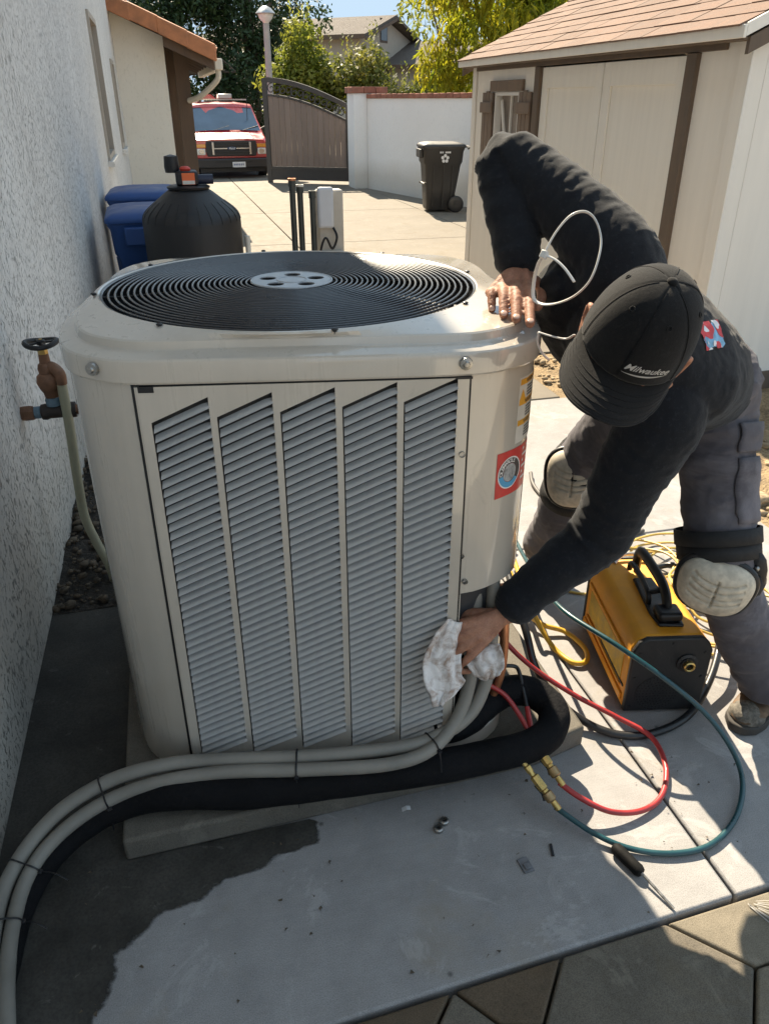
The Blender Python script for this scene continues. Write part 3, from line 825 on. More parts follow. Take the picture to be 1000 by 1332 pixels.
MAT_hub = M('hub_plate', (0.42, 0.43, 0.44), 0.4, 0.3, var=0.1, scale=14)

ac = thing('air_conditioner', 'big beige outdoor air conditioner with louvered front and round black fan guard on top', 'air conditioner', (AX, AY, 0), ATH)
AP = lambda n, b, m, par=ac, **k: obj(n, b, m, par, **k)
# plan outline (local x right, y away from the camera), counter-clockwise from the front left
ctrl = [(0.0, -.012), (0.16, -.015), (0.33, -.016), (0.5, -.015), (0.66, -.010), (0.745, .022), (0.815, .088), (0.845, .20), (0.85, .34), (0.85, .60), (0.84, .76), (0.80, .87), (0.70, .945), (0.5, .965), (0.31, .967), (0.12, .965), (-0.08, .945), (-0.175, .87), (-0.213, .76), (-0.22, .60), (-0.215, .34), (-0.195, .20), (-0.145, .075), (-0.07, .012)]
out_dense = smooth_path([(x, y, 0) for x, y in ctrl], 8, closed=True)
CC = Vector((0.305, 0.475, 0))
NA = 128
def ray_outline(a):
    best = None; dx, dy = cos(a), sin(a)
    n = len(out_dense)
    for i in range(n):
        p = out_dense[i] - CC; q = out_dense[(i + 1) % n] - CC
        ex, ey = q.x - p.x, q.y - p.y
        den = dx * ey - dy * ex
        if abs(den) < 1e-12: continue
        t = (p.x * ey - p.y * ex) / den; s = (p.x * dy - p.y * dx) / den
        if t > 0 and -1e-9 <= s <= 1 + 1e-9: best = t if best is None else max(best, t)
    return best
RAD = [ray_outline(2 * pi * k / NA) for k in range(NA)]
def outline(inset, z, scale=None):
    r = []
    for k in range(NA):
        a = 2 * pi * k / NA
        q = RAD[k] - inset
        r.append((CC.x + q * cos(a), CC.y + q * sin(a), z))
    return r
GC = Vector((0.295, 0.475, 0)); GR = 0.452
def circ(r, z): return [(GC.x + r * cos(2 * pi * k / NA), GC.y + r * sin(2 * pi * k / NA), z) for k in range(NA)]
def mixr(a, b, t): return [tuple(lerp(p, q, t) for p, q in zip(x, y)) for x, y in zip(a, b)]
ZB, ZP = 0.125, 1.113
top = B().loft([outline(.012, ZP + .012), outline(.002, ZP + .002), outline(0.0, ZP + .006), outline(-.001, ZP + .038), outline(.001, ZP + .047), outline(.004, ZP + .0505), outline(.010, ZP + .053), outline(.034, ZP + .060), outline(.037, ZP + .062), outline(.041, ZP + .076), outline(.045, ZP + .079), mixr(outline(.050, ZP + .087), circ(GR + .014, ZP + .087), .75), circ(GR + .006, 1.204), circ(GR + .002, 1.205), circ(GR - .002, 1.203), circ(GR - .003, 1.150), circ(GR + .02, 1.12)])
cap = AP('top_cap', top, MAT_ac, smooth=True, angle=17)
for x, y, sx, sy in ((0.642, -.0165, 0, -1), (-0.083, .012, -.35, -1), (0.83, .30, 1, 0)):
    s = Vector((sx, sy, 0)).normalized()
    mt = frame((x, y, 1.142), s.cross(Vector((0, 0, 1))), (0, 0, 1))
    if (mt.to_3x3() @ Vector((0, 0, 1))).dot(s) < 0: mt = mt @ Matrix.Rotation(pi, 4, 'Y')
    obj('screw', B().lathe([(0, .010), (.005, .0095), (.007, .006), (.0125, .005), (.0135, .0), (.0135, -.004)], 14, mt), MAT_screw, cap, smooth=True)
# body behind the panels
def strip(i0, i1, inset0, inset1, z0, z1):
    """thin curved sheet along outline samples i0..i1"""
    o = outline(inset0, 0); n_ = outline(inset1, 0)
    idx = [k % NA for k in range(i0, i1 + 1)]
    A = [[(o[k][0], o[k][1], z0), (o[k][0], o[k][1], z1), (n_[k][0], n_[k][1], z1), (n_[k][0], n_[k][1], z0)] for k in idx]
    return B().loft(A, True, True)
def idx_of(x, y): return int(round((atan2(y - CC.y, x - CC.x) % (2 * pi)) / (2 * pi) * NA))
iL = idx_of(-0.012, 0.0); iLe = idx_of(-0.205, 0.23); iR = idx_of(0.665, -.01); iRe = idx_of(0.848, 0.30)
AP('corner_post', strip(iLe, iL, .010, .016, ZB - .03, ZP + .004), MAT_ac, smooth=True)
AP('service_panel', strip(iR, iRe, .010, .016, 0.585, ZP + .004), MAT_ac, smooth=True)
iB1 = idx_of(0.80, 0.87); iB2 = idx_of(-0.16, 0.88)
AP('corner_post', strip(iB1, iB1 + 6, .010, .016, ZB, ZP + .004), MAT_ac, smooth=True)
AP('corner_post', strip(iB2 - 4, iB2 + 3, .010, .016, ZB, ZP + .004), MAT_ac, smooth=True)
AP('coil', B().loft([outline(.045, ZB), outline(.045, ZP)], True, True), MAT_coil, smooth=True)
AP('base_pan', B().loft([outline(.013, .074), outline(.013, .120), outline(.018, .1245), outline(.05, .128), outline(.05, .075)], True, False), MAT_ac, smooth=True)
# wire mesh guard over the coil on the exposed sides
gb_ = B()
for k in range(iB2 + 4, iLe + 1):
    o = outline(.016, 0)[k % NA]
    gb_.tube([(o[0], o[1], ZB), (o[0], o[1], ZP)], .0022, 4)
for z in [0.16 + .022 * i for i in range(43)]:
    gb_.tube([(outline(.014, 0)[k % NA][0], outline(.014, 0)[k % NA][1], z) for k in range(iB2 + 3, iLe + 2)], .0016, 4)
o = AP('coil_guard', gb_, MAT_black); 
# louvered front panel: frame strips round five slanted columns of louvers
FX0, FX1, FZ0, FZ1 = -0.002, 0.652, ZB + .004, ZP - .003
cols = [(0.018, 0.135), (0.147, 0.260), (0.272, 0.384), (0.396, 0.508), (0.520, 0.630)]
SL = 0.44
pf = B()
def fbox(x0, x1, z0, z1): pf.box((x0, -.0115, z0), (x1, -.0085, z1))
edges = [FX0] + [c for q in cols for c in q] + [FX1]
for i in range(0, len(edges), 2): fbox(edges[i] - (.0015 if i else 0), edges[i + 1], FZ0, FZ1)
ztl = [1.036, 1.044, 1.051, 1.058, 1.064]
for (x0, x1), z in zip(cols, ztl):
    x1 -= .0016; zr = z + SL * (x1 - x0)
    pf.add([(x0, -.0115, z), (x1, -.0115, zr), (x1, -.0115, FZ1), (x0, -.0115, FZ1), (x0, -.0085, z), (x1, -.0085, zr), (x1, -.0085, FZ1), (x0, -.0085, FZ1)],
           [(0, 1, 2, 3), (7, 6, 5, 4), (0, 4, 5, 1), (1, 5, 6, 2), (2, 6, 7, 3), (3, 7, 4, 0)])
    fbox(x0, x1, FZ0, FZ0 + .006)
panel = AP('louver_panel', pf, MAT_ac)
# side returns of the panel (seam gap against the posts)
obj('panel_edge', B().box((FX0 - .003, -.011, FZ0), (FX0 - .0005, .02, FZ1)), MAT_ac, panel)
obj('seam', B().box((FX0 - .010, -.004, FZ0), (FX0 - .0035, .006, FZ1 + .004)), MAT_black, panel)
obj('seam', B().box((FX1 + .0005, -.006, FZ0), (FX1 + .0045, .006, FZ1 + .004)), MAT_black, panel)
obj('gap', B().box((FX0, -.007, FZ1 + .001), (FX1, .004, FZ1 + .007)), MAT_black, panel)
obj('notch', B().box((FX0 + .004, -.0128, FZ1 - .011), (FX0 + .034, -.0118, FZ1 + .001)), MAT_black, panel)
obj('notch', B().box((FX1 - .028, -.0128, FZ1 - .001), (FX1 + .006, -.0118, FZ1 + .004)), MAT_black, panel)
# one louver: a bowed blade, low edge proud of the panel, top edge tucked in, tapering into the panel at its right end
PITCH = 0.0206
def louver_mesh(w):
    xs_ = [.0025, .006, .015, w * .5, w - .022, w - .014, w - .007, w - .002, w + .002]
    rise = [0] * 9
    rings = []
    for x, rr in zip(xs_, rise):
        z = SL * x + rr
        # section: top edge in, rounded belly out
        e_ = max(0.0, (x - (w - .022)) / .022) ** 2.0 * .0040          # the upper edge rounds down at the right end
        q = .0035 if x > w - .001 else 0.0
        sec = [(-.0020, z - .0066 - e_), (-.0075 + q * .5, z - .0110 - e_ * .5), (-.0118 + q, z - .0150 - e_ * .15), (-.0146 + q, z - .0188), (-.0134 + q, z - .0196), (-.0106 + q, z - .0168), (-.0066 + q * .5, z - .0128 - e_ * .5), (-.0014, z - .0084 - e_)]
        rings.append([(x, y, zz) for y, zz in sec])
    return B().loft(rings, True, True)
for ci, ((x0, x1), z) in enumerate(zip(cols, ztl)):
    lm = louver_mesh(x1 - x0 - .001)
    me = lm.mesh('louver')
    bm = bmesh.new(); bm.from_mesh(me); bmesh.ops.recalc_face_normals(bm, faces=bm.faces); bm.to_mesh(me); bm.free()
    for p in me.polygons: p.use_smooth = True
    me.set_sharp_from_angle(angle=radians(60))
    k = 0
    while True:
        zz = z - k * PITCH - .0035
        if zz - .021 < FZ0 - .004: break
        obj('louver', me, MAT_louv_sky, panel, loc=(x0 + .0005, 0, zz), bevel=0)
        k += 1
    # solid infill under the last louver
    zb = z - (k - 1) * PITCH - .0205
    obj('panel_foot', B().add([(x0, -.0114, FZ0 + .0062), (x1, -.0114, FZ0 + .0062), (x1, -.0114, zb + SL * (x1 - x0)), (x0, -.0114, max(zb, FZ0 + .0063)), (x0, -.0088, FZ0 + .0062), (x1, -.0088, FZ0 + .0062), (x1, -.0088, zb + SL * (x1 - x0)), (x0, -.0088, max(zb, FZ0 + .0063))], [(0, 1, 2, 3), (7, 6, 5, 4), (0, 4, 5, 1), (1, 5, 6, 2), (2, 6, 7, 3), (3, 7, 4, 0)]), MAT_ac, panel)
# screws on the panel seam
for x, z in ((0.644, 0.945), (0.656, 0.69), (0.668, 0.62)):
    y = -.0125 if x < .652 else -.004
    obj('screw', B().lathe([(0, -.006), (.004, -.0055), (.0062, -.003), (.0065, 0), (.0065, .003)], 12, frame((x, y, z), (1, 0, 0), (0, 0, -1)) @ Matrix.Rotation(pi, 4, 'X')), MAT_screw, panel, smooth=True)
# valve recess at the lower right: dark back and the line sets that come down out of it
AP('recess_back', strip(iR - 1, iRe, .075, .085, ZB, 0.60), MAT_black, smooth=True)
AP('recess_side', B().box((0.653, -.006, ZB), (0.659, .075, 0.585)), MAT_ac)
AP('recess_lip', strip(iR, iRe, .014, .075, 0.583, 0.587), MAT_ac)
# fan guard: rings on radial stays, hub plate, then fan below in the dark
guard = AP('fan_guard', B().tube(circ(GR - .004, 1.198)[::2], .0045, 6, closed=True), MAT_wire, smooth=True)
nr = 25
for k in range(nr):
    t = (k + 1) / (nr + 1)
    r = lerp(GR - .004, 0.098, t ** 0.93)
    z = 1.199 + .0085 * sin(min(1, t * 1.3) * pi / 2)
    ring = B().tube([(GC.x + r * cos(2 * pi * q / 72), GC.y + r * sin(2 * pi * q / 72), z) for q in range(72)], .0031, 6, closed=True)
    obj('guard_ring', ring, MAT_wire, guard, smooth='all')
for k in range(8):
    a = 2 * pi * k / 8 + 0.20
    obj('stay', B().tube([(GC.x + r * cos(a), GC.y + r * sin(a), z) for r, z in ((.06, 1.2005), (.2, 1.1995), (.4, 1.1935), (GR + .003, 1.196), (GR + .012, 1.206))], .0038, 6), MAT_black, guard, smooth=True)
    obj('clip', B().ball((GC.x + (GR + .010) * cos(a), GC.y + (GR + .010) * sin(a), 1.206), (.007, .007, .003)), MAT_black, guard, smooth=True)
# hub plate with five round holes (built as ring sectors round the holes)
bm = bmesh.new()
def ringv(cx, cy, r, n, z): return [bm.verts.new((cx + r * cos(2 * pi * i / n), cy + r * sin(2 * pi * i / n), z)) for i in range(n)]
def edges_of(vs): return [bm.edges.new((vs[i], vs[(i + 1) % len(vs)])) for i in range(len(vs))]
ee = edges_of(ringv(0, 0, .098, 48, 0))
for k in range(5): ee += edges_of(ringv(.062 * cos(2 * pi * k / 5 + .3), .062 * sin(2 * pi * k / 5 + .3), .0205, 18, 0))
bmesh.ops.triangle_fill(bm, edges=ee, use_beauty=True)
drop = [f for f in bm.faces if any(hypot(f.calc_center_median().x - .062 * cos(2 * pi * k / 5 + .3), f.calc_center_median().y - .062 * sin(2 * pi * k / 5 + .3)) < .019 for k in range(5))]
bmesh.ops.delete(bm, geom=drop, context='FACES')
hm = bpy.data.meshes.new('hub_plate'); bm.to_mesh(hm); bm.free()
hub = obj('hub_plate', hm, MAT_hub, guard, loc=(GC.x, GC.y, 1.2105))
sd = hub.modifiers.new('thick', 'SOLIDIFY'); sd.thickness = .003; sd.offset = 0
obj('hub_rim', B().tube([(.098 * cos(2 * pi * q / 48), .098 * sin(2 * pi * q / 48), 0) for q in range(48)], .003, 6, closed=True), MAT_hub, hub, smooth='all')
obj('hub_boss', B().tube([(.036 * cos(2 * pi * q / 36), .036 * sin(2 * pi * q / 36), .0015) for q in range(36)], .0018, 6, closed=True), MAT_hub, hub, smooth='all')
fan = AP('fan_hub', B().lathe([(0, 1.10), (.07, 1.10), (.075, 1.09), (.075, .98), (0, .98)], 24, Matrix.Translation(GC)), MAT_black, smooth=True)
for k in range(3):
    a0 = 2 * pi * k / 3 + .5
    rings = []
    for i in range(9):
        r = lerp(.07, .42, i / 8)
        w_ = lerp(.35, .42, i / 8)
        rings.append([(GC.x + r * cos(a0 + s * w_ + .5 * (i / 8)), GC.y + r * sin(a0 + s * w_ + .5 * (i / 8)), 1.075 + .045 * s) for s in (-1, -.5, 0, .5, 1)])
    bl = obj('blade', B().loft(rings, closed=False), M('fan_blade', (0.06, 0.065, 0.075), 0.45, 0.2), fan, smooth='all')
AP('fan_shroud', B().loft([circ(GR - .005, 1.19), circ(GR - .006, 1.0), circ(GR - .03, .98)], True), MAT_black, smooth=True)
AP('inner_deck', B().loft([circ(GR - .004, .979), circ(.01, .979)], True), MAT_black)
# labels on the right-hand corner
MAT_lw = M('label_white', (0.62, 0.59, 0.53), 0.45, var=0.08, scale=30)
MAT_lo = M('label_orange', (0.72, 0.36, 0.04), 0.45, var=0.08, scale=30)
MAT_lr = M('label_red', (0.55, 0.045, 0.04), 0.4, var=0.12, scale=30)
MAT_ink = M('print_ink', (0.05, 0.05, 0.05), 0.6, var=0.1)
MAT_inkw = M('print_white', (0.75, 0.72, 0.7), 0.5, var=0.05)
MAT_inkb = M('print_blue', (0.08, 0.32, 0.55), 0.5, var=0.1)
# arc length along the front right corner for wrapping flat print onto it
arc = []; s_ = 0.0
o10 = outline(.010, 0)
for k in range(iR, iRe + 1):
    p = Vector(o10[k % NA])
    if arc: s_ += (p - arc[-1][1]).length
    arc.append((s_, p))
def wrap(s, z, lift):
    for i in range(len(arc) - 1):
        if s <= arc[i + 1][0] or i == len(arc) - 2:
            t = (s - arc[i][0]) / (arc[i + 1][0] - arc[i][0])
            p = arc[i][1].lerp(arc[i + 1][1], t); tg = (arc[i + 1][1] - arc[i][1]).normalized()
            nn = Vector((tg.y, -tg.x, 0))
            return (p.x + nn.x * lift, p.y + nn.y * lift, z)
def wrapped(b, s0, z0, lift): 
    q = B(); q.v = [wrap(s0 + p[0], z0 + p[1], lift) for p in b.v]; q.f = b.f; return q
def wrect(s0, s1, z0, z1, lift, n=14):
    return B().loft([[wrap(lerp(s0, s1, i / n), z0, lift), wrap(lerp(s0, s1, i / n), z1, lift)] for i in range(n + 1)], closed=False)
LS0 = 0.128
lab = AP('warning_label', wrect(LS0, LS0 + .10, 0.935, 1.085, .0008), MAT_lw)
for zz in (1.068, 1.022, 0.975):
    obj('orange_band', wrect(LS0 + .004, LS0 + .096, zz, zz + .013, .0013), MAT_lo, lab)
    obj('lettering', wrapped(text_mesh('WARNING', .012, 0, 0, .0002), LS0 + .055, zz + .0065, .0018), MAT_ink, lab, fix=False)
    q = B()
    for r_ in range(4):
        q.merge(wrect(LS0 + .032, LS0 + .09 - .012 * (r_ % 3), zz - .0085 - r_ * .0066, zz - .0055 - r_ * .0066, .0014, 6))
    obj('fine_print', q, MAT_ink, lab, fix=False)
tri = B().add([(0, 0, 0), (.024, 0, 0), (.012, .024, 0)], [(0, 1, 2)])
obj('warning_triangle', wrapped(tri, LS0 + .004, 1.034, .0014), MAT_lo, lab, fix=False)
RS0 = 0.075
red = AP('red_sticker', wrect(RS0, RS0 + .135, 0.815, 0.925, .0010), MAT_lr)
def wdisc(cx, cz, r0, r1, lift, n=28):
    if r0 == 0:
        q = B(); q.v = [(cx, cz, 0)] + [(cx + r1 * cos(2 * pi * i / n), cz + r1 * sin(2 * pi * i / n), 0) for i in range(n)]
        q.f = [(0, i + 1, (i + 1) % n + 1) for i in range(n)]
    else:
        q = B(); q.v = [(cx + r * cos(2 * pi * i / n), cz + r * sin(2 * pi * i / n), 0) for r in (r0, r1) for i in range(n)]
        q.f = [(i, (i + 1) % n, n + (i + 1) % n, n + i) for i in range(n)]
    return wrapped(q, RS0, 0.815, lift)
obj('ring_badge', wdisc(.043, .056, .022, .036, .0016), M('badge_dark', (0.07, 0.06, 0.06), 0.5), red, fix=False)
obj('ring_badge', wdisc(.043, .056, 0, .0215, .0016), M('badge_grey', (0.33, 0.33, 0.33), 0.5, var=.5, scale=90), red, fix=False)
obj('badge_rim', wdisc(.043, .056, .0355, .0385, .0019), MAT_inkw, red, fix=False)
q = B(); n = 14
for i in range(n):
    a0 = pi * 1.05 + i * (pi * .75) / n; a1 = a0 + (pi * .75) / n
    q.add([(.043 + r * cos(a), .056 + r * sin(a), 0) for r, a in ((.0225, a0), (.0355, a0), (.0355, a1), (.0225, a1))], [(0, 1, 2, 3)])
obj('badge_arc', wrapped(q, RS0, .815, .0021), MAT_inkb, red, fix=False)
q = B()
for i in range(9):
    a = pi * .98 - i * .24
    m4 = Matrix.Translation((.043 + .029 * cos(a), .056 + .029 * sin(a), 0)) @ Matrix.Rotation(a - pi / 2, 4, 'Z')
    t_ = text_mesh('OLEMAROLE'[i], .013, 0, 0, .0002)
    q.add([m4 @ Vector(p) for p in t_.v], t_.f)
obj('badge_lettering', wrapped(q, RS0, .815, .0023), MAT_inkw, red, fix=False)
q = B()
for r_ in range(6): q.merge(wrapped(B().add([(.09, .095 - r_ * .0145, 0), (.126 - .01 * (r_ % 2), .095 - r_ * .0145, 0), (.126 - .01 * (r_ % 2), .101 - r_ * .0145, 0), (.09, .101 - r_ * .0145, 0)], [(0, 1, 2, 3)]), RS0, .815, .0018))
obj('fine_print', q, MAT_inkw, red, fix=False)

# ================================================================ PIPES AND CONDUITS AT THE UNIT
MAT_cond = M('grey_conduit', (0.225, 0.21, 0.182), 0.55, var=0.16, scale=9, bump=0.12, bscale=90)
MAT_insul = M('foam_insulation', (0.0075, 0.0075, 0.0085), 0.85, spec=.15, var=0.45, scale=9, bump=0.7, bscale=45, bdist=0.008)
MAT_copper = M('copper', (0.55, 0.24, 0.12), 0.4, 0.8, var=0.25, scale=20)
MAT_brass = M('brass', (0.58, 0.40, 0.14), 0.32, 0.9, var=0.25, scale=25)
up = smooth_path([(0.666, 1.460, 0.570), (0.665, 1.445, 0.470), (0.656, 1.421, 0.370), (0.639, 1.402, 0.290), (0.591, 1.370, 0.232), (0.511, 1.351, 0.200), (0.400, 1.345, 0.190), (0.175, 1.379, 0.185), (-0.026, 1.427, 0.180), (-0.154, 1.451, 0.175), (-0.281, 1.453, 0.160), (-0.390, 1.430, 0.130), (-0.469, 1.387, 0.090), (-0.520, 1.315, 0.060), (-0.537, 1.220, 0.045), (-0.531, 1.093, 0.030), (-0.503, 0.888, 0.030), (-.46, .20, .015), (-.45, -.9, .015)], 8)
lo = smooth_path([(0.624, 1.466, 0.560), (0.616, 1.439, 0.460), (0.607, 1.416, 0.360), (0.585, 1.389, 0.275), (0.539, 1.355, 0.215), (0.459, 1.313, 0.190), (0.351, 1.309, 0.180), (0.169, 1.347, 0.175), (-0.011, 1.393, 0.170), (-0.147, 1.414, 0.160), (-0.266, 1.419, 0.140), (-0.365, 1.402, 0.110), (-0.444, 1.362, 0.075), (-0.487, 1.298, 0.050), (-0.502, 1.200, 0.035), (-0.497, 1.084, 0.030), (-0.469, 0.879, 0.030), (-.405, .20, .015), (-.395, -.9, .015)], 8)
def ribbed(path, r):
    return [r * (1 + .012 * (i % 2)) for i in range(len(path))]
tag(obj('conduit', B().tube(up, ribbed(up, .0172), 14), MAT_cond, smooth=True), 'upper of the two tied grey conduits, the one running closest to the louvers', 'conduit', 'grey flexible conduits tied together')
tag(obj('conduit', B().tube(lo, ribbed(lo, .0166), 14), MAT_cond, smooth=True), 'lower of the two tied grey conduits, resting against the black insulated pipe', 'conduit', 'grey flexible conduits tied together')
blk = smooth_path([(-0.515, 1.007, 0.015), (-0.499, 1.109, 0.016), (-0.495, 1.210, 0.017), (-0.477, 1.301, 0.022), (-0.435, 1.369, 0.040), (-0.361, 1.413, 0.070), (-0.272, 1.426, 0.100), (-0.161, 1.414, 0.120), (0.037, 1.366, 0.120), (0.261, 1.343, 0.120), (0.475, 1.324, 0.120), (0.640, 1.323, 0.120), (0.747, 1.325, 0.125), (0.816, 1.353, 0.135), (0.847, 1.412, 0.150), (0.811, 1.473, 0.165), (0.737, 1.487, 0.170), (0.666, 1.461, 0.160), (0.592, 1.425, 0.150), (0.505, 1.420, 0.150)], 8)
tag(obj('insulated_pipe', B().tube(blk, [(.015 + .027 * min(1, i / 56) ** 1.2) * (1 + .05 * noise.noise(Vector((i * .31, 2, 0)))) for i in range(len(blk))], 16), MAT_insul, smooth=True), 'thick black foam insulated pipe along the pad with a U bend beside the brass fittings', 'pipe')
tag(obj('copper_line', B().tube(smooth_path([(0.306, 1.369, 0.083), (0.452, 1.346, 0.085), (0.581, 1.327, 0.085), (0.707, 1.315, 0.088), (0.743, 1.310, 0.100)], 6), .006, 8), MAT_copper, smooth=True), 'thin bare copper tube lying under the black insulated pipe', 'pipe')
# line sets and the black pipes that show inside the recess
for k, (u0, r, m_) in enumerate([(0, .013, MAT_insul), (1, .012, MAT_copper)]):
    pts = [[(0.582, 1.451, 0.550), (0.580, 1.439, 0.420), (0.578, 1.424, 0.260), (0.580, 1.396, 0.180)], [(0.713, 1.497, 0.520), (0.711, 1.464, 0.400), (0.709, 1.458, 0.280), (0.691, 1.460, 0.190)]][k]
    tag(obj('line_set', B().tube(smooth_path(pts, 6), r, 10), m_, smooth=True), ['black pipe inside the open valve recess of the air conditioner', 'copper tube dropping from the valve recess behind the hand'][k], 'pipe')
# cable ties
MAT_tie = M('black_nylon', (0.012, 0.012, 0.014), 0.4, var=0.2)
def tie(i, j, label, tail):
    a, c = up[i], lo[j]
    mid = (a + c) / 2
    t = ((up[i + 1] - up[i - 1]).normalized() + (lo[j + 1] - lo[j - 1]).normalized()).normalized()
    ax = (a - c); ax = (ax - t * ax.dot(t)); half = ax.length / 2; ax.normalize(); w = t.cross(ax)
    pts = []
    for q in range(28):
        an = 2 * pi * q / 28
        pts.append(mid + ax * (cos(an) * .019 + (half if cos(an) > 0 else -half)) + w * sin(an) * .019)
    o = obj('cable_tie', B().tube(pts, 1.0, 4, closed=True, flat=(.0022, .0022)), MAT_tie)
    tag(o, label, 'cable tie', 'black cable ties on the conduits')
    hd = mid - ax * (half + .020)
    obj('tie_head', B().box((-.005, -.004, -.004), (.005, .004, .004), frame(hd, t, ax)), MAT_tie, o)
    if tail: obj('tail', B().tube(smooth_path([hd, hd + Vector(tail) * .5 + Vector((0, 0, .01)), hd + Vector(tail)], 5), .0018, 5), MAT_tie, o)
def near(path, p):
    p = Vector(p); return min(range(2, len(path) - 2), key=lambda i: (path[i] - p).length)
for (pu, pl, lab, tail) in [((0.144, 1.385, 0.185), (0.138, 1.355, 0.175), 'black cable tie round the conduits below the middle of the louver panel', (0.0, -.01, -.09)),
                            ((0.480, 1.345, 0.195), (0.488, 1.321, 0.190), 'black cable tie on the conduits at the bend by the brass fittings', (0.0, -.02, -.05)),
                            ((-0.305, 1.451, 0.155), (-0.302, 1.414, 0.130), 'black cable tie near the left corner of the pad with no long tail', (0, -.01, -.06)),
                            ((-0.496, 1.353, 0.075), (-0.476, 1.319, 0.058), 'black cable tie with a knot and curled tail by the wall foot', (.06, -.03, -.01)),
                            ((-0.537, 1.220, 0.045), (-0.502, 1.208, 0.036), 'lowest black cable tie on the conduits near the bottom left', (.05, -.025, -.005))]:
    tie(near(up, pu), near(lo, pl), lab, tail)

# ================================================================ HOSES AND FITTINGS
MAT_red = M('red_hose', (0.36, 0.03, 0.03), 0.4, var=0.2, scale=14, coat=0.15)
MAT_grn = M('teal_hose', (0.010, 0.060, 0.072), 0.35, var=0.2, scale=14, coat=0.3)
MAT_blkh = M('black_hose', (0.011, 0.011, 0.012), 0.4, var=0.25, scale=14, coat=0.15)
MAT_yel = M('yellow_hose', (0.62, 0.36, 0.03), 0.4, var=0.15, scale=14, coat=0.15)
MAT_yel2 = M('yellow_cord', (0.60, 0.42, 0.10), 0.5, var=0.2, scale=14)
def hose(name, pts, r, m, label, cat='hose', n=10):
    return tag(obj(name, B().tube(smooth_path(pts, 8), r, n), m, smooth=True), label, cat)
hose('red_hose', [(0.765, 1.663, 0.300), (0.805, 1.651, 0.210), (0.880, 1.607, 0.130), (0.976, 1.525, 0.075), (1.069, 1.438, 0.045), (1.137, 1.360, 0.025), (1.124, 1.264, 0.015), (1.062, 1.181, 0.012), (0.985, 1.147, 0.014), (0.896, 1.151, 0.030), (0.829, 1.191, 0.055), (0.790, 1.237, 0.072)], .0075, MAT_red, 'red refrigerant hose looping over the sunlit concrete to a brass fitting')
hose('red_hose', [(0.755, 1.309, 0.125), (0.755, 1.355, 0.140), (0.741, 1.408, 0.170), (0.715, 1.442, 0.205), (0.661, 1.450, 0.250)], .0068, MAT_red, 'short red hose end running from the upper brass fitting into the unit')
core = hose('valve_stub', [(0.755, 1.326, 0.135), (0.771, 1.406, 0.165), (0.779, 1.466, 0.200), (0.781, 1.494, 0.222), (0.775, 1.510, 0.232), (0.743, 1.515, 0.238)], .0055, MAT_blkh, 'thin dark bent service tube standing beside the short red hose', 'tube')
obj('red_sleeve', B().tube(smooth_path([(0.756, 1.333, 0.136), (0.765, 1.376, 0.153), (0.773, 1.415, 0.170)], 5), .0072, 8), MAT_red, core, smooth=True)
hose('teal_hose', [(1.152, 2.397, 0.120), (1.092, 2.154, 0.160), (1.028, 1.873, 0.220), (1.002, 1.670, 0.262), (1.066, 1.494, 0.262), (1.153, 1.387, 0.215), (1.248, 1.309, 0.135), (1.294, 1.234, 0.065), (1.282, 1.157, 0.025), (1.202, 1.071, 0.012), (1.092, 1.017, 0.010), (0.988, 1.018, 0.010), (0.895, 1.055, 0.012), (0.825, 1.115, 0.020), (0.763, 1.195, 0.038)], .0072, MAT_grn, 'dark teal hose passing in front of the yellow machine and round to a brass fitting')
hose('black_hose', [(0.981, 2.074, 0.200), (0.912, 1.837, 0.240), (0.895, 1.697, 0.190), (0.901, 1.626, 0.110), (0.931, 1.543, 0.055), (0.989, 1.456, 0.025), (1.065, 1.397, 0.014), (1.166, 1.379, 0.014), (1.293, 1.410, 0.022), (1.411, 1.491, 0.050), (1.505, 1.584, 0.085), (1.606, 1.716, 0.100), (1.684, 1.854, 0.100), (1.732, 2.023, 0.070), (1.695, 2.138, 0.030), (1.587, 2.136, 0.014)], .0115, MAT_blkh, 'thick black hose looping round the front of the yellow machine')
hose('yellow_hose', [(1.138, 2.354, 0.060), (1.071, 2.135, 0.100), (1.021, 1.935, 0.110), (1.039, 1.859, 0.050), (1.060, 1.796, 0.014), (1.086, 1.723, 0.012), (1.130, 1.719, 0.012), (1.157, 1.781, 0.012), (1.134, 1.872, 0.016), (1.067, 1.915, 0.030), (1.038, 2.010, 0.040), (1.093, 2.243, 0.030)], .0085, MAT_yel, 'yellow hose in a small loop between the unit and the yellow machine')
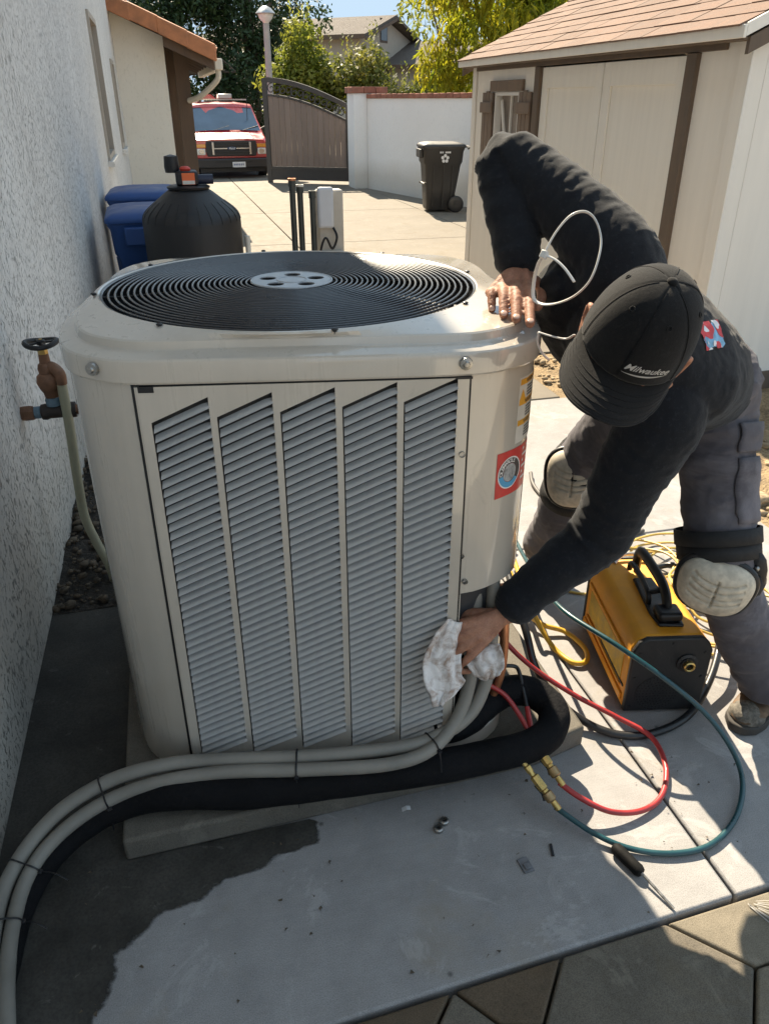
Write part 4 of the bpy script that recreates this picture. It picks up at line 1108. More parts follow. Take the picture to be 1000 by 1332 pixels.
# brass couplers
def fitting(a, c, label, col):
    a = Vector(a); c = Vector(c); L_ = (c - a).length
    zax = (c - a).normalized(); xax = zax.orthogonal().normalized()
    mt = Matrix((xax, zax.cross(xax), zax)).transposed().to_4x4(); mt.translation = a
    root = obj('brass_coupler', B().lathe([(0, 0), (.0065, 0), (.0065, L_ * .10), (.0095, L_ * .12), (.0095, L_ * .22), (.0075, L_ * .24), (.0075, L_ * .3), (.0125, L_ * .32), (.0125, L_ * .58), (.009, L_ * .60), (.009, L_ * .64), (0, L_ * .64)], 8, mt), MAT_brass, smooth=True)
    tag(root, label, 'fitting', 'brass hose couplers')
    obj('knurled_collar', B().lathe([(.0095, L_ * .645), (.0135, L_ * .66), (.0135, L_ * .80), (.0105, L_ * .82), (0.0, L_ * .825)], 16, mt), M('dull_brass', (0.36, 0.25, 0.13), 0.45, 0.8, var=0.3, scale=40), root, smooth=True)
    obj('hose_end', B().lathe([(0, L_ * .826), (.008, L_ * .83), (.0085, L_ * .97), (.0075, L_), (0, L_)], 12, mt), MAT_brass, root, smooth=True)
    # little side lever
    p = mt @ Vector((.012, 0, L_ * .45))
    obj('lever', B().tube([p, p + Vector((.012, -.02, -.012)), p + Vector((.014, -.03, -.026))], .0035, 6), MAT_tie, root, smooth=True)
fitting((0.752, 1.349, 0.138), (0.797, 1.227, 0.069), 'upper brass coupler joining the red hose', 'red')
fitting((0.709, 1.290, 0.115), (0.769, 1.186, 0.037), 'lower brass coupler joining the dark teal hose', 'teal')

# yellow extension cord heaped behind the machine
random.seed(21)
pts = []
for q in range(13 * 14):
    a = 2 * pi * q / 14
    k = q / 14
    cx = 1.66 + .10 * sin(k * 1.9) + .03 * sin(k * 5.1); cy = 1.95 + .17 * sin(k * 1.1 + 1.0)
    r = .15 + .045 * sin(k * 2.4) + .02 * sin(a * 2 + k)
    pts.append((cx + r * cos(a) * (1.1 + .15 * sin(k * 1.7)), cy + r * sin(a) * 1.25, .008 + .003 * k + .012 * (1 + sin(a * 3 + k * 2.2))))
pts += [(1.52, 2.02, .02), (1.40, 2.05, .008), (1.25, 2.12, .006), (1.12, 2.38, .006), (1.05, 2.6, .006)]
hose('extension_cord', pts, .0048, MAT_yel2, 'yellow extension cord heaped in loose loops behind the yellow machine', 'cord', 7)
pts = []
for q in range(5 * 12):
    a = 2 * pi * q / 12; k = q / 12
    pts.append((1.12 + (.07 + .006 * sin(k * 3)) * cos(a), 2.62 + .05 * sin(a) + .01 * k, .16 + .085 * sin(a + .5) - .02 * k))
hose('coiled_cord', pts, .006, MAT_yel, 'small coil of yellow cord hanging behind the corner of the air conditioner', 'cord', 7)
hose('grey_cable', [(1.775, 2.435, 0.008), (1.522, 2.403, 0.008), (1.503, 2.876, 0.010), (1.546, 3.057, 0.020)], .009, M('grey_rubber', (0.11, 0.10, 0.09), 0.6, var=.2), 'grey rubber cable lying straight over the far slab behind the legs', 'cable')

# ================================================================ YELLOW MACHINE
MAT_ymach = M('yellow_housing', (0.85, 0.37, 0.025), 0.55, var=0.14, scale=7, bump=0.2, bscale=160)
MAT_bface = M('charcoal_face', (0.011, 0.011, 0.012), 0.5, var=0.2, scale=15, bump=0.25, bscale=260)
mp_ = Vector((1.124, 1.483, 0)); mw = Vector((.977, -.214, 0)).normalized(); mdp = Vector((-mw.y, mw.x, 0))
mach = thing('recovery_machine', 'yellow portable recovery machine with black front face and carrying handle', 'machine', mp_, atan2(mw.y, mw.x))
MW, MD, MH = .226, .45, .272
prof = [(0.0, .012), (MW, .012), (MW, MH - .045), (MW - .012, MH - .020), (MW - .032, MH), (.036, MH), (.014, MH - .014), (0.0, MH - .045)]
yz = Matrix(((1, 0, 0, 0), (0, 0, 1, 0), (0, 1, 0, 0), (0, 0, 0, 1)))
body = obj('housing', B().prism(prof, .018, MD - .02, yz), MAT_ymach, mach, bevel=.008, seg=3)
fp = [(x + (.003 if x < .1 else -.003), z) for x, z in prof]
obj('front_face', B().prism([(lerp(MW / 2, x, 1.012), lerp(.14, z, 1.01)) for x, z in prof], 0.0, .0172, yz), MAT_bface, mach, bevel=.005)
obj('rear_face', B().prism(prof, MD - .0195, MD, yz), MAT_bface, mach, bevel=.005)
for k, (z0, z1, y0, y1) in enumerate([(.030, .055, .03, MD - .03), (.068, .078, .05, MD - .05), (.185, .198, .04, MD - .04)]):
    obj('side_rib', B().box((-.007, y0, z0), (-.0003, y1, z1)), MAT_ymach, mach, bevel=.003)
obj('side_recess', B().box((-.0022, .06, .088), (-.0004, MD - .06, .176)), M('worn_yellow', (0.58, 0.38, 0.03), 0.5, var=.35, scale=22), mach)
obj('side_slot', B().box((-.0035, .03, .0805), (-.0006, MD * .55, .0855)), MAT_bface, mach)
for x in (.02, MW - .06):
    for y in (.03, MD - .07): obj('rubber_foot', B().box((x, y, 0), (x + .04, y + .04, .0118)), MAT_black, mach)
# front face: port, screws, round speaker-like vent
fy = -.0006
ftr = lambda x, z: Matrix.Translation((x, fy, z)) @ Matrix.Rotation(pi / 2, 4, 'X')
port = obj('port_boss', B().lathe([(.030, -.001), (.030, .004), (.022, .007), (.022, .012), (0, .012)], 24, ftr(.158, .188)), MAT_bface, mach, smooth=True)
obj('brass_port', B().lathe([(.013, .010), (.0165, .0125), (.0165, .022), (.0125, .024), (.0105, .022), (.0105, .0125)], 20, ftr(.158, .188)), MAT_brass, port, smooth=True)
for x, z in ((.018, .222), (.110, .255), (MW - .020, .222), (.016, .135), (MW - .016, .135), (.017, .030), (MW - .02, .03)):
    obj('screw', B().lathe([(.0048, -.001), (.0048, .0012), (0, .002)], 10, ftr(x, z)), MAT_black, mach, smooth=True)
vent = obj('vent', B().lathe([(0.062, -.0005), (.062, .0008), (0, .0008)], 32, ftr(.088, .078)), MAT_bface, mach)
hb = B()
for r, n in ((.010, 6), (.020, 12), (.030, 18), (.040, 24), (.050, 30), (.058, 34)):
    for k in range(n):
        a = 2 * pi * k / n
        hb.lathe([(.0024, .0006), (.0024, .0014), (0, .0014)], 6, ftr(.088 + r * cos(a), .078 + r * sin(a)))
o = obj('vent_holes', hb, M('hole_black', (0.004, 0.004, 0.004), 0.9), vent); 
# handle: two posts and a grip, with a moulded foot and a second inner bail
hz = MH
hx = .118
h = obj('handle_base', B().prism([(hx - .036, .055), (hx + .036, .050), (hx + .040, .12), (hx + .030, .30), (hx - .030, .30), (hx - .042, .12)], hz + .0005, hz + .012), MAT_black, mach, bevel=.005)
obj('grip', B().tube(smooth_path([(hx + .002, .10, hz + .012), (hx + .002, .115, hz + .05), (hx + .002, .16, hz + .078), (hx, .25, hz + .086), (hx, .33, hz + .082), (hx, .355, hz + .06), (hx, .36, hz + .012)], 5), 1, 12, flat=(.013, .019)), MAT_black, h, smooth=True)
obj('bail', B().tube(smooth_path([(hx - .03, .16, hz + .012), (hx - .032, .17, hz + .042), (hx - .030, .26, hz + .052), (hx - .028, .33, hz + .045), (hx - .024, .35, hz + .012)], 5), .0085, 10), MAT_black, h, smooth=True)
obj('cross_bar', B().bar((hx - .035, .175, hz + .040), (hx + .006, .155, hz + .062), .016, .014), MAT_black, h, bevel=.003)
obj('knob_block', B().box((hx - .036, .058, hz + .0125), (hx + .034, .118, hz + .042)), MAT_black, h, bevel=.010, seg=3)
obj('cap_rear', B().tube(smooth_path([(hx - .055, .40, hz + .002), (hx - .02, .425, hz + .018), (hx + .03, .42, hz + .02), (hx + .06, .395, hz + .002)], 5), .006, 8), M('galvanised', (0.5, 0.5, 0.5), 0.4, 0.8), h, smooth=True)

# ================================================================ SMALL THINGS ON THE SLAB
sd_ = thing('screwdriver', 'screwdriver with fat black handle lying on the sunlit edge of the slab', 'screwdriver', (.857, 1.07, .016), 0)
a = Vector((0, 0, 0)); c = Vector((.025, -.084, 0)); dd = (c - a).normalized()
mt = frame(a, dd.orthogonal(), dd.cross(dd.orthogonal())); mt = Matrix((dd.orthogonal().normalized(), dd.cross(dd.orthogonal().normalized()), dd)).transposed().to_4x4()
obj('handle', B().lathe([(0, 0), (.009, .001), (.0150, .008), (.0158, .03), (.0145, .06), (.0155, .078), (.012, .086), (0, .087)], 12, mt), M('rubber_grip', (0.006, 0.006, 0.006), 0.7, spec=.15, var=.2, scale=40, bump=.2, bscale=300), sd_, smooth=True)
obj('shaft', B().tube([c + Vector((0, 0, 0)), c + dd * .095 + Vector((0, 0, -.011))], .0035, 8), MAT_screw, sd_, smooth=True)
for k, (p, lab) in enumerate([((0.490, 1.252, 0.000), 'small pale metal valve cap on the concrete, the one nearer the pad'), ((0.469, 1.234, 0.000), 'small pale metal valve cap on the concrete, the one nearer the pavers')]):
    cpo = obj('metal_button', B().lathe([(.012, 0), (.0125, .009), (.010, .012), (.0065, .0125), (.006, .006), (0, .006)], 14), MAT_screw, smooth=True, loc=p)
    tag(cpo, lab, 'cap', 'valve caps on the slab')
    obj('seal', B().lathe([(.0055, .0062), (.0055, .008), (0, .008)], 10), MAT_black, cpo, smooth=True)
tag(obj('tie_offcut', B().bar((0.719, 1.123, 0.003), (0.710, 1.091, 0.003), .006, .004), MAT_tie), 'black offcut of a cable tie lying alone on the shaded slab', 'offcut')
b = B().box((-.013, -.02, 0.0005), (.013, .02, .005)); b.box((-.007, -.014, .0052), (.009, .002, .009))
o = obj('grey_clip', b, M('grey_plastic', (0.14, 0.14, 0.15), 0.5, var=.3, scale=60), bevel=.0015); o.location = (0.636, 1.085, 0.000); o.rotation_euler = (0, 0, .1)
tag(o, 'small grey plastic clip lying on the shaded slab', 'clip')
o = obj('paper_scrap', B().loft([[(-.012, -.006, .001), (-.011, .006, .002)], [(0, -.007, .006), (.001, .006, .007)], [(.011, -.005, .001), (.012, .006, .003)]], closed=False), M('scrap_white', (0.6, 0.6, 0.6), 0.8)); o.location = (0.410, 1.316, 0.000)
tag(o, 'tiny white scrap by the edge of the pad', 'scrap')
# litter of specks and leaf crumbs
random.seed(4); b = B()
for _ in range(90):
    x = random.uniform(-.5, 1.4); y = random.uniform(.9, 1.34)
    s = random.uniform(.0012, .0035)
    b.add([Matrix.Translation((x, y, .003 + s * .3)) @ Matrix.Rotation(random.random() * 6, 4, 'Z') @ Vector(p) * 1 for p in [(-s * 2, -s, 0), (s * 2, -s * .6, 0), (s, s, 0), (-s, s * .8, s)]], [(0, 1, 2, 3)])
o = obj('grit', b, MAT_bark, fix=False); o['kind'] = 'stuff'

# ================================================================ VALVE ON THE HOUSE WALL
VY = 2.69
val = thing('gate_valve', 'old brass gate valve with black handwheel on a pipe out of the stucco wall', 'valve', (-0.459, 2.690, 0.663))
MAT_old = M('weathered_bronze', (0.24, 0.125, 0.075), 0.6, 0.4, var=0.45, scale=18, bump=0.3, bscale=90)
MAT_patina = M('blue_patina', (0.16, 0.24, 0.30), 0.7, var=0.3, scale=30, bump=.3)
MAT_iron = M('dark_iron', (0.05, 0.04, 0.035), 0.65, 0.3, var=0.3, scale=30, bump=.4)
MAT_pvc = M('yellowed_pvc', (0.36, 0.345, 0.24), 0.5, var=0.12, scale=8)
vo = Vector((-0.459, 2.690, 0.663))
def vl(p): return Vector(p) - vo
xr = lambda p: Matrix.Translation(vl(p)) @ Matrix.Rotation(pi / 2, 4, 'Y')
pw = Vector((wx(VY) - .02, VY, vo.z))
obj('wall_pipe', B().lathe([(.016, 0), (.016, .26)], 12, xr(pw)), MAT_old, val, smooth=True)
obj('union_nut', B().lathe([(.0, .02), (.024, .02), (.026, .03), (.026, .05), (.024, .06), (0, .06)], 6, xr(pw)), MAT_old, val)
obj('patina_ring', B().lathe([(.0, .062), (.021, .062), (.021, .082), (0, .082)], 12, xr(pw)), MAT_patina, val, smooth=True)
obj('tee', B().lathe([(0, .085), (.026, .085), (.028, .10), (.024, .11), (.024, .165), (.028, .175), (.026, .195), (0, .195)], 14, xr(pw)), MAT_iron, val, smooth=True)
obj('end_nipple', B().lathe([(0, .197), (.018, .197), (.020, .215), (.015, .25), (0, .25)], 8, xr(pw)), MAT_old, val, smooth=True)
vb = Vector((pw.x + .128, VY, vo.z))
tr = Matrix.Translation(vl(vb))
obj('stem_collar', B().lathe([(0, .02), (.024, .022), (.026, .04), (.022, .05), (0, .05)], 12, tr), MAT_patina, val, smooth=True)
obj('valve_body', B().lathe([(0, .05), (.022, .052), (.026, .07), (.034, .085), (.040, .105), (.036, .125), (.026, .135), (.028, .15), (.024, .165), (.018, .17), (.016, .20), (0, .20)], 14, tr), MAT_old, val, smooth=True)
obj('packing_nut', B().lathe([(0, .20), (.016, .20), (.016, .215), (.009, .22), (.006, .25), (0, .25)], 6, tr), MAT_brass, val)
hw = obj('handwheel', B().tube([vl(vb) + Vector((.050 * cos(2 * pi * k / 28), .050 * sin(2 * pi * k / 28), .236 + .004 * cos(4 * pi * k / 28))) for k in range(28)], .0085, 8, closed=True), MAT_black, val, smooth=True)
for k in range(4):
    a = pi / 2 * k + .4
    obj('spoke', B().bar(vl(vb) + Vector((0, 0, .238)), vl(vb) + Vector((.047 * cos(a), .047 * sin(a), .236)), .010, .007), MAT_black, hw, bevel=.002)
obj('wheel_hub', B().lathe([(0, .231), (.014, .231), (.014, .244), (.006, .248), (0, .248)], 10, tr), MAT_black, hw, smooth=True)
# riser and its elbow beside the valve
rp = Vector((pw.x + .168, VY - .02, vo.z))
obj('riser_elbow', B().tube(smooth_path([vl(rp) + Vector((0, 0, .10)), vl(rp) + Vector((0, 0, .135)), vl(rp) + Vector((-.02, .01, .155)), vl(rp) + Vector((-.04, .02, .155))], 5), .019, 10), MAT_old, val, smooth=True)
obj('riser_pipe', B().tube(smooth_path([vl(rp) + Vector((0, 0, .10)), vl(rp) + Vector((-.002, 0, -.05)), vl(rp) + Vector((-.012, .002, -.25)), vl(rp) + Vector((-.014, .0, -.40)), vl(rp) + Vector((.010, -.02, -.50)), vl(rp) + Vector((.045, -.05, -.60)), vl(rp) + Vector((.055, -.06, -.72))], 6), .0165, 12), MAT_pvc, val, smooth=True)

# ================================================================ BINS, TANK, ELECTRICS DOWN THE YARD
def cart(name, label, loc, rz, mat, W_=.58, D_=.66, H_=1.02, group=None):
    t = thing(name, label, 'bin', loc, rz, group)
    if group: t.scale = (1, 1, .94)
    def rr(hw, y0, y1, r=.05, n=4):
        p = []
        for cx, cy, a0 in ((hw - r, y0 + r, -pi / 2), (hw - r, y1 - r, 0), (-hw + r, y1 - r, pi / 2), (-hw + r, y0 + r, pi)):
            for k in range(n + 1):
                a = a0 + pi / 2 * k / n; p.append((cx + r * cos(a), cy + r * sin(a)))
        return p
    rings = []
    for z, hw, y0, y1 in ((.03, .20, .05, .44), (.06, .215, .035, .46), (.35, .235, .02, .51), (.70, .262, -.005, .565), (.74, .282, -.03, .585), (.90, .29, -.035, .60), (.93, .305, -.05, .615), (.945, .305, -.05, .615)):
        rings.append([(x, y, z) for x, y in rr(hw, y0, y1)])
    obj('tub', B().loft(rings, True, True), mat, t, smooth=True, angle=35)
    lid = []
    for z, g in ((.947, .015), (.965, .02), (.985, .012), (1.005, -.03), (1.018, -.12)):
        lid.append([(x, y, z + .012 * (1 - abs(x) / .3)) for x, y in rr(.30 + g, -.05 - g, .615 + g)])
    ld = obj('lid', B().loft(lid, True, True), mat, t, smooth=True, angle=50)
    obj('handle', B().tube([(-.25, .66, .93), (-.25, .70, .95), (.25, .70, .95), (.25, .66, .93)], .016, 8), mat, t, smooth=True)
    obj('lift_pocket', B().box((-.20, -.085, .80), (.20, -.038, .925)), mat, t, bevel=.012)
    obj('lift_bar', B().tube([(-.17, -.03, .42), (-.17, .0, .42), (.17, .0, .42), (.17, -.03, .42)], .014, 8), MAT_screw, t, smooth=True)
    obj('axle', B().tube([(-.27, .50, .125), (.27, .50, .125)], .012, 8), MAT_screw, t)
    for s in (-1, 1):
        w = obj('wheel', B().lathe([(.03, -.022), (.11, -.026), (.125, -.018), (.125, .018), (.11, .026), (.03, .022)], 24, Matrix.Translation((s * .262, .50, .125)) @ Matrix.Rotation(pi / 2, 4, 'Y')), MAT_black, t, smooth=True)
        obj('hubcap', B().lathe([(0, .03), (.03, .028), (.035, .0), (0, 0)], 12, Matrix.Translation((s * .262, .50, .125)) @ Matrix.Rotation(s * pi / 2, 4, 'Y')), MAT_black, w, smooth=True)
        rib = B()
        for y in (.12, .28, .42): rib.bar((s * .232, y, .10), (s * .266, y + .01, .70), .012, .03)
        obj('side_rib', rib, mat, t)
    return t
MAT_bluebin = M('blue_bin_plastic', (0.022, 0.072, 0.235), 0.45, var=0.12, scale=6, bump=0.15, bscale=200)
MAT_blackbin = M('black_bin_plastic', (0.022, 0.021, 0.021), 0.5, var=0.2, scale=6, bump=0.15, bscale=200)
cart('recycling_bin', 'nearer blue wheeled bin beside the wall, partly behind the black tank', (-.07, 5.62, 0), 0.02, MAT_bluebin, group='blue wheeled bins by the house wall')
cart('recycling_bin', 'farther blue wheeled bin against the house wall with only its lid showing', (-.13, 6.95, 0), -0.03, MAT_bluebin, group='blue wheeled bins by the house wall')
bb = cart('rubbish_bin', 'black wheeled bin with white markings standing by the yard wall', (4.08, 12.85, 0), radians(-98), MAT_blackbin)
# print on its side that faces the camera: a short line, a flower emblem and a small block
q = B()
MT = Matrix(((0, 0, 1, .2925), (1, 0, 0, .30), (0, 1, 0, .84), (0, 0, 0, 1)))
for x0, x1 in ((-.085, -.055), (-.048, -.03), (.0, .018), (.024, .05), (.056, .085)): q.add([MT @ Vector(p) for p in ((x0, .03, 0), (x1, .03, 0), (x1, .055, 0), (x0, .055, 0))], [(0, 1, 2, 3)])
for k in range(5):
    a = pi / 2 + 2 * pi * k / 5
    q.add([MT @ Vector((.042 * cos(a) + .024 * cos(2 * pi * i / 10), -.045 + .042 * sin(a) + .024 * sin(2 * pi * i / 10), 0)) for i in range(10)], [tuple(range(10))])
obj('bin_print', q, M('bin_print_white', (0.62, 0.62, 0.62), .6), bb, fix=False)

# black pressure tank with its valve head
MAT_tank = M('black_tank', (0.012, 0.012, 0.0135), 0.5, var=0.25, scale=5, bump=0.3, bscale=160)
tk = thing('water_tank', 'black ribbed water treatment tank with valve head behind the air conditioner', 'tank', (.16, 5.2, 0))
R_ = .298
obj('shell', B().lathe([(0, 0), (R_ - .02, 0), (R_, .02), (R_, .935), (R_ - .003, .962), (R_ - .016, .992), (R_ - .045, 1.022), (.20, 1.062), (.145, 1.105), (.115, 1.125), (.105, 1.132), (.10, 1.145), (0, 1.145)], 48), MAT_tank, tk, smooth=True, angle=60)
for k in range(26):
    a = 2 * pi * k / 26
    pts = [(r * cos(a), r * sin(a), z) for r, z in ((R_ - .001, .945), (R_ - .003, .962), (R_ - .016, .992), (R_ - .045, 1.022), (.205, 1.058))]
    obj('dome_rib', B().tube(smooth_path(pts, 3), .0022, 5), MAT_tank, tk, smooth=True)
hd = obj('valve_head', B().box((-.07, -.075, 1.121), (.06, .08, 1.20)), MAT_black, tk, bevel=.012)
obj('collar', B().lathe([(0, 1.126), (.125, 1.126), (.13, 1.138), (.11, 1.1465), (0, 1.1465)], 28), MAT_black, tk, smooth=True)
hd.location.z = .026
lb = obj('orange_tag', B().box((-.035, -.0765, 1.128), (.04, -.0755, 1.192)), M('tag_orange', (0.70, 0.14, 0.04), 0.5), hd)
obj('tag_print', B().box((-.033, -.0775, 1.130), (.038, -.0766, 1.150)), MAT_lw, hd)
obj('red_knob', B().lathe([(0, 0), (.03, 0), (.034, .012), (.02, .024), (0, .026)], 14, Matrix.Translation((-.01, -.01, 1.2005))), M('knob_red', (0.55, 0.05, 0.03), .45), hd, smooth=True)
obj('inlet', B().tube(smooth_path([(.06, 0, 1.15), (.13, 0, 1.15), (.15, 0, 1.15)], 4), .028, 12), M('blue_black', (0.02, 0.025, 0.05), .4), hd, smooth=True)
obj('motor', B().lathe([(0, 0), (.04, 0), (.045, .03), (.04, .09), (0, .10)], 14, Matrix.Translation((-.085, .01, 1.19))), MAT_black, hd, smooth=True)
tag(obj('pvc_riser', B().tube(smooth_path([(.484, 5.12, 0), (.484, 5.12, .6), (.482, 5.12, .85)], 4), .017, 10), MAT_lw, smooth=True), 'pale plastic riser pipe standing at the side of the black tank', 'pipe')

# three upright pipes and an electrical box
MAT_gpipe = M('dark_pipe', (0.06, 0.065, 0.06), 0.5, 0.3, var=0.25, scale=9)
MAT_ebox = M('beige_box', (0.50, 0.455, 0.39), 0.55, var=0.10, scale=6)
for k, (p, h, lab) in enumerate([((.915, 6.0), 1.10, 'dark upright pipe, tallest and outermost of the three beside the beige box'), ((.975, 6.03), 1.055, 'dark upright pipe in the middle of the three'), ((1.055, 5.97), 1.02, 'dark upright pipe next to the beige electrical box')]):
    o = thing('standing_pipe', lab, 'pipe', (p[0], p[1], 0), 0, 'upright pipes behind the air conditioner')
    obj('tube', B().lathe([(.022, 0), (.022, h - .05)], 14), MAT_gpipe, o, smooth=True)
    obj('coupling', B().lathe([(.027, h - .05), (.027, h), (.018, h), (.018, h - .02), (0, h - .02)], 14), MAT_gpipe, o, smooth=True)
    if k < 2: obj('rim', B().lathe([(.0272, h - .012), (.029, h - .01), (.029, h + .003), (.019, h + .003)], 14), MAT_lw if k else MAT_copper, o, smooth=True)
eb = thing('disconnect_box', 'beige electrical box on a post with a grey cover and loose cable', 'electrical box', (1.16, 6.02, 0))
obj('post', B().box((-.055, .03, 0), (.055, .07, .62)), MAT_ebox, eb, bevel=.006)
obj('upper_box', B().box((-.065, -.05, .50), (.125, .075, 1.02)), MAT_ebox, eb, bevel=.012)
obj('cover', B().box((-.075, -.095, .76), (.045, -.052, 1.045)), M('cover_grey', (0.56, 0.57, 0.60), 0.45, var=.06), eb, bevel=.02, seg=3)
obj('lower_box', B().box((-.10, -.12, .0), (.11, -.052, .60)), MAT_ebox, eb, bevel=.01)
obj('cable', B().tube(smooth_path([(.03, -.07, .78), (.06, -.10, .70), (.02, -.11, .62), (-.03, -.12, .70), (-.07, -.11, .60), (-.10, -.10, .38), (-.12, -.06, .2)], 6), .009, 8), MAT_black, eb, smooth=True)

# street lamp past the gate
lp = thing('street_lamp', 'slim grey lamp post with a small domed lantern behind the gate', 'lamp', (2.93, 22.0, 0))
obj('pole', B().lathe([(.14, 0), (.14, .5), (.10, .55), (.085, 1.0), (.075, 3.24), (0, 3.24)], 14), M('lamp_pole', (0.40, 0.36, 0.33), 0.6, var=.1), lp, smooth=True)
obj('lantern_glass', B().lathe([(.06, 3.24), (.16, 3.34), (.19, 3.43), (0, 3.43)], 16), M('lantern', (0.75, 0.75, 0.72), 0.3, var=.05), lp, smooth=True)
obj('lantern_cap', B().lathe([(.23, 3.425), (.24, 3.445), (.14, 3.55), (.04, 3.60), (0, 3.60)], 16), M('lantern_cap', (0.40, 0.40, 0.40), 0.35, 0.5, var=.1), lp, smooth=True)

# ================================================================ RED VAN
MAT_vred = M('van_red', (0.46, 0.035, 0.042), 0.3, var=0.06, coat=0.7)
MAT_vdark = M('van_grey_plastic', (0.022, 0.020, 0.020), 0.5, var=0.15)
MAT_chrome = M('dull_chrome', (0.42, 0.40, 0.38), 0.3, 0.9, var=.1)
MAT_wshield = M('windscreen', (0.05, 0.09, 0.14), 0.05, var=0.35, scale=1.2, spec=0.9, coat=0.6)
VS = 0.92
van = thing('van', 'red work van parked in the driveway opening beside the gate', 'van', (1.66, 19.7, -0.03), radians(4))
van.scale = (VS, VS, VS * 0.82)
def sect(y, pts): return [(x, y, z) for x, z in pts] + [(-x, y, z) for x, z in reversed(pts)]
# cross-sections (half), front to back
b = B().loft([
    sect(0.00, [(.60, .62), (.86, .62), (.90, .80), (.88, 1.02), (.80, 1.10), (.40, 1.13)]),
    sect(0.12, [(.60, .50), (.95, .52), (.98, .80), (.96, 1.06), (.86, 1.155), (.40, 1.18)]),
    sect(0.70, [(.60, .45), (.98, .48), (1.0, .80), (.99, 1.15), (.92, 1.255), (.40, 1.28)]),
    sect(0.74, [(.60, .45), (.98, .48), (1.0, .80), (.99, 1.16), (.93, 1.27), (.40, 1.30)]),
    sect(1.40, [(.60, .45), (.98, .48), (1.0, .80), (.97, 1.35), (.82, 2.00), (.40, 2.06)]),
    sect(1.70, [(.60, .45), (.98, .48), (1.0, .80), (.97, 1.35), (.84, 2.05), (.40, 2.12)]),
    sect(5.2, [(.60, .45), (.98, .48), (1.0, .80), (.97, 1.35), (.84, 2.05), (.40, 2.12)])], True, True)
obj('body', b, MAT_vred, van, smooth=True, angle=28)
ws = B().loft([[(x * lerp(.90, .78, t), lerp(.745, 1.385, t) - .012, lerp(1.315, 2.015, t) + .012 - .035 * abs(x) ** 2 * (1 - .0 * t)) for x in (-1, -.75, -.4, 0, .4, .75, 1)] for t in (0.03, .3, .6, .93)], closed=False)
w_ = obj('windscreen', ws, MAT_wshield, van, smooth='all')
for x in (-.3, .45): obj('wiper', B().bar((x, .75, 1.335), (x + .42, .86, 1.46), .015, .015), MAT_black, w_)
obj('visor_strip', B().loft([[(x * .80, 1.34 - .028, 1.955 + .03 - .03 * abs(x) ** 2) for x in (-1, -.5, 0, .5, 1)], [(x * .785, 1.385 - .028, 2.005 + .03 - .03 * abs(x) ** 2) for x in (-1, -.5, 0, .5, 1)]], closed=False), MAT_vred, van, smooth='all')
gr = obj('grille', B().prism([(-.60, .66), (.60, .66), (.64, .80), (.62, 1.08), (-.62, 1.08), (-.64, .80)], -.03, .02, yz), MAT_vdark, van, bevel=.02)
obj('grille_opening', B().box((-.44, -.036, .72), (.44, -.0305, 1.03)), MAT_black, gr)
for z in (.785, .875, .965): obj('bar', B().box((-.44, -.05, z - .016), (.44, -.0362, z + .016)), MAT_chrome if z == .875 else MAT_vdark, gr, bevel=.004)
for x in (-.46, .46): obj('surround', B().box((x - .025, -.052, .70), (x + .025, -.0362, 1.05)), MAT_chrome, gr, bevel=.006)
bd = obj('badge', B().lathe([(0, .012), (.10, .010), (.115, 0), (0, 0)], 24, Matrix.Translation((0, -.05, .875)) @ Matrix.Rotation(pi / 2, 4, 'X') @ Matrix.Diagonal((1, .45, 1, 1))), M('badge_blue', (.05, .07, .12), .3), gr, smooth=True)
t_ = text_mesh('Ford', .075, 0, .25, .001); t_.xf(Matrix.Translation((0, -.064, .875)) @ Matrix.Rotation(pi / 2, 4, 'X')); obj('badge_lettering', t_, MAT_inkw, gr, fix=False)
for s in (-1, 1):
    hl = obj('headlight', B().box((s * .75 - .105, -.025, .70), (s * .75 + .105, .04, .88)), M('headlight_glass', (0.62, 0.62, 0.58), 0.12, var=.2, scale=8, coat=.6), van, bevel=.02)
    obj('reflector', B().lathe([(0, 0), (.07, .0), (.075, -.008), (0, -.01)], 18, Matrix.Translation((s * .74, -.026, .79)) @ Matrix.Rotation(pi / 2, 4, 'X')), MAT_chrome, hl, smooth=True)
    obj('turn_signal', B().box((s * .75 - .115, -.022, .895), (s * .75 + .12, .05, 1.0)), M('amber_lens', (0.62, 0.24, 0.015), 0.2, var=.15, coat=.5), van, bevel=.015)
    mir = obj('mirror', B().box((s * 1.17 - .10, .95, 1.36), (s * 1.17 + .10, 1.07, 1.62)), MAT_black, van, bevel=.03)
    obj('mirror_arm', B().bar((s * .95, .98, 1.36), (s * 1.12, 1.0, 1.45), .05, .05), MAT_black, mir)
    for y in (.80, 4.2):
        wl = obj('wheel', B().lathe([(.2, -.11), (.33, -.12), (.37, -.09), (.37, .09), (.33, .12), (.2, .11)], 28, Matrix.Translation((s * .86, y, .37)) @ Matrix.Rotation(pi / 2, 4, 'Y')), MAT_black, van, smooth=True)
        obj('rim', B().lathe([(0, .09), (.08, .10), (.19, .07), (.2, .10), (.2, -.05), (0, -.05)], 20, Matrix.Translation((s * .86, y, .37)) @ Matrix.Rotation(s * pi / 2, 4, 'Y')), MAT_chrome, wl, smooth=True)
bp = obj('bumper', B().prism([(-1.0, .10), (-.90, -.10), (-.6, -.16), (.6, -.16), (.90, -.10), (1.0, .10)], .34, .60), MAT_vdark, van, bevel=.03)
obj('bumper_slot', B().box((-.45, -.165, .49), (.45, -.1605, .56)), MAT_black, bp)
pl = obj('number_plate', B().box((-.03, -.175, .36), (.29, -.1625, .51)), M('plate_white', (0.68, 0.68, 0.68), .5), bp)
q = B()
for k in range(6): q.box((.0 + k * .044, -.1765, .41), (.03 + k * .044, -.1752, .465))
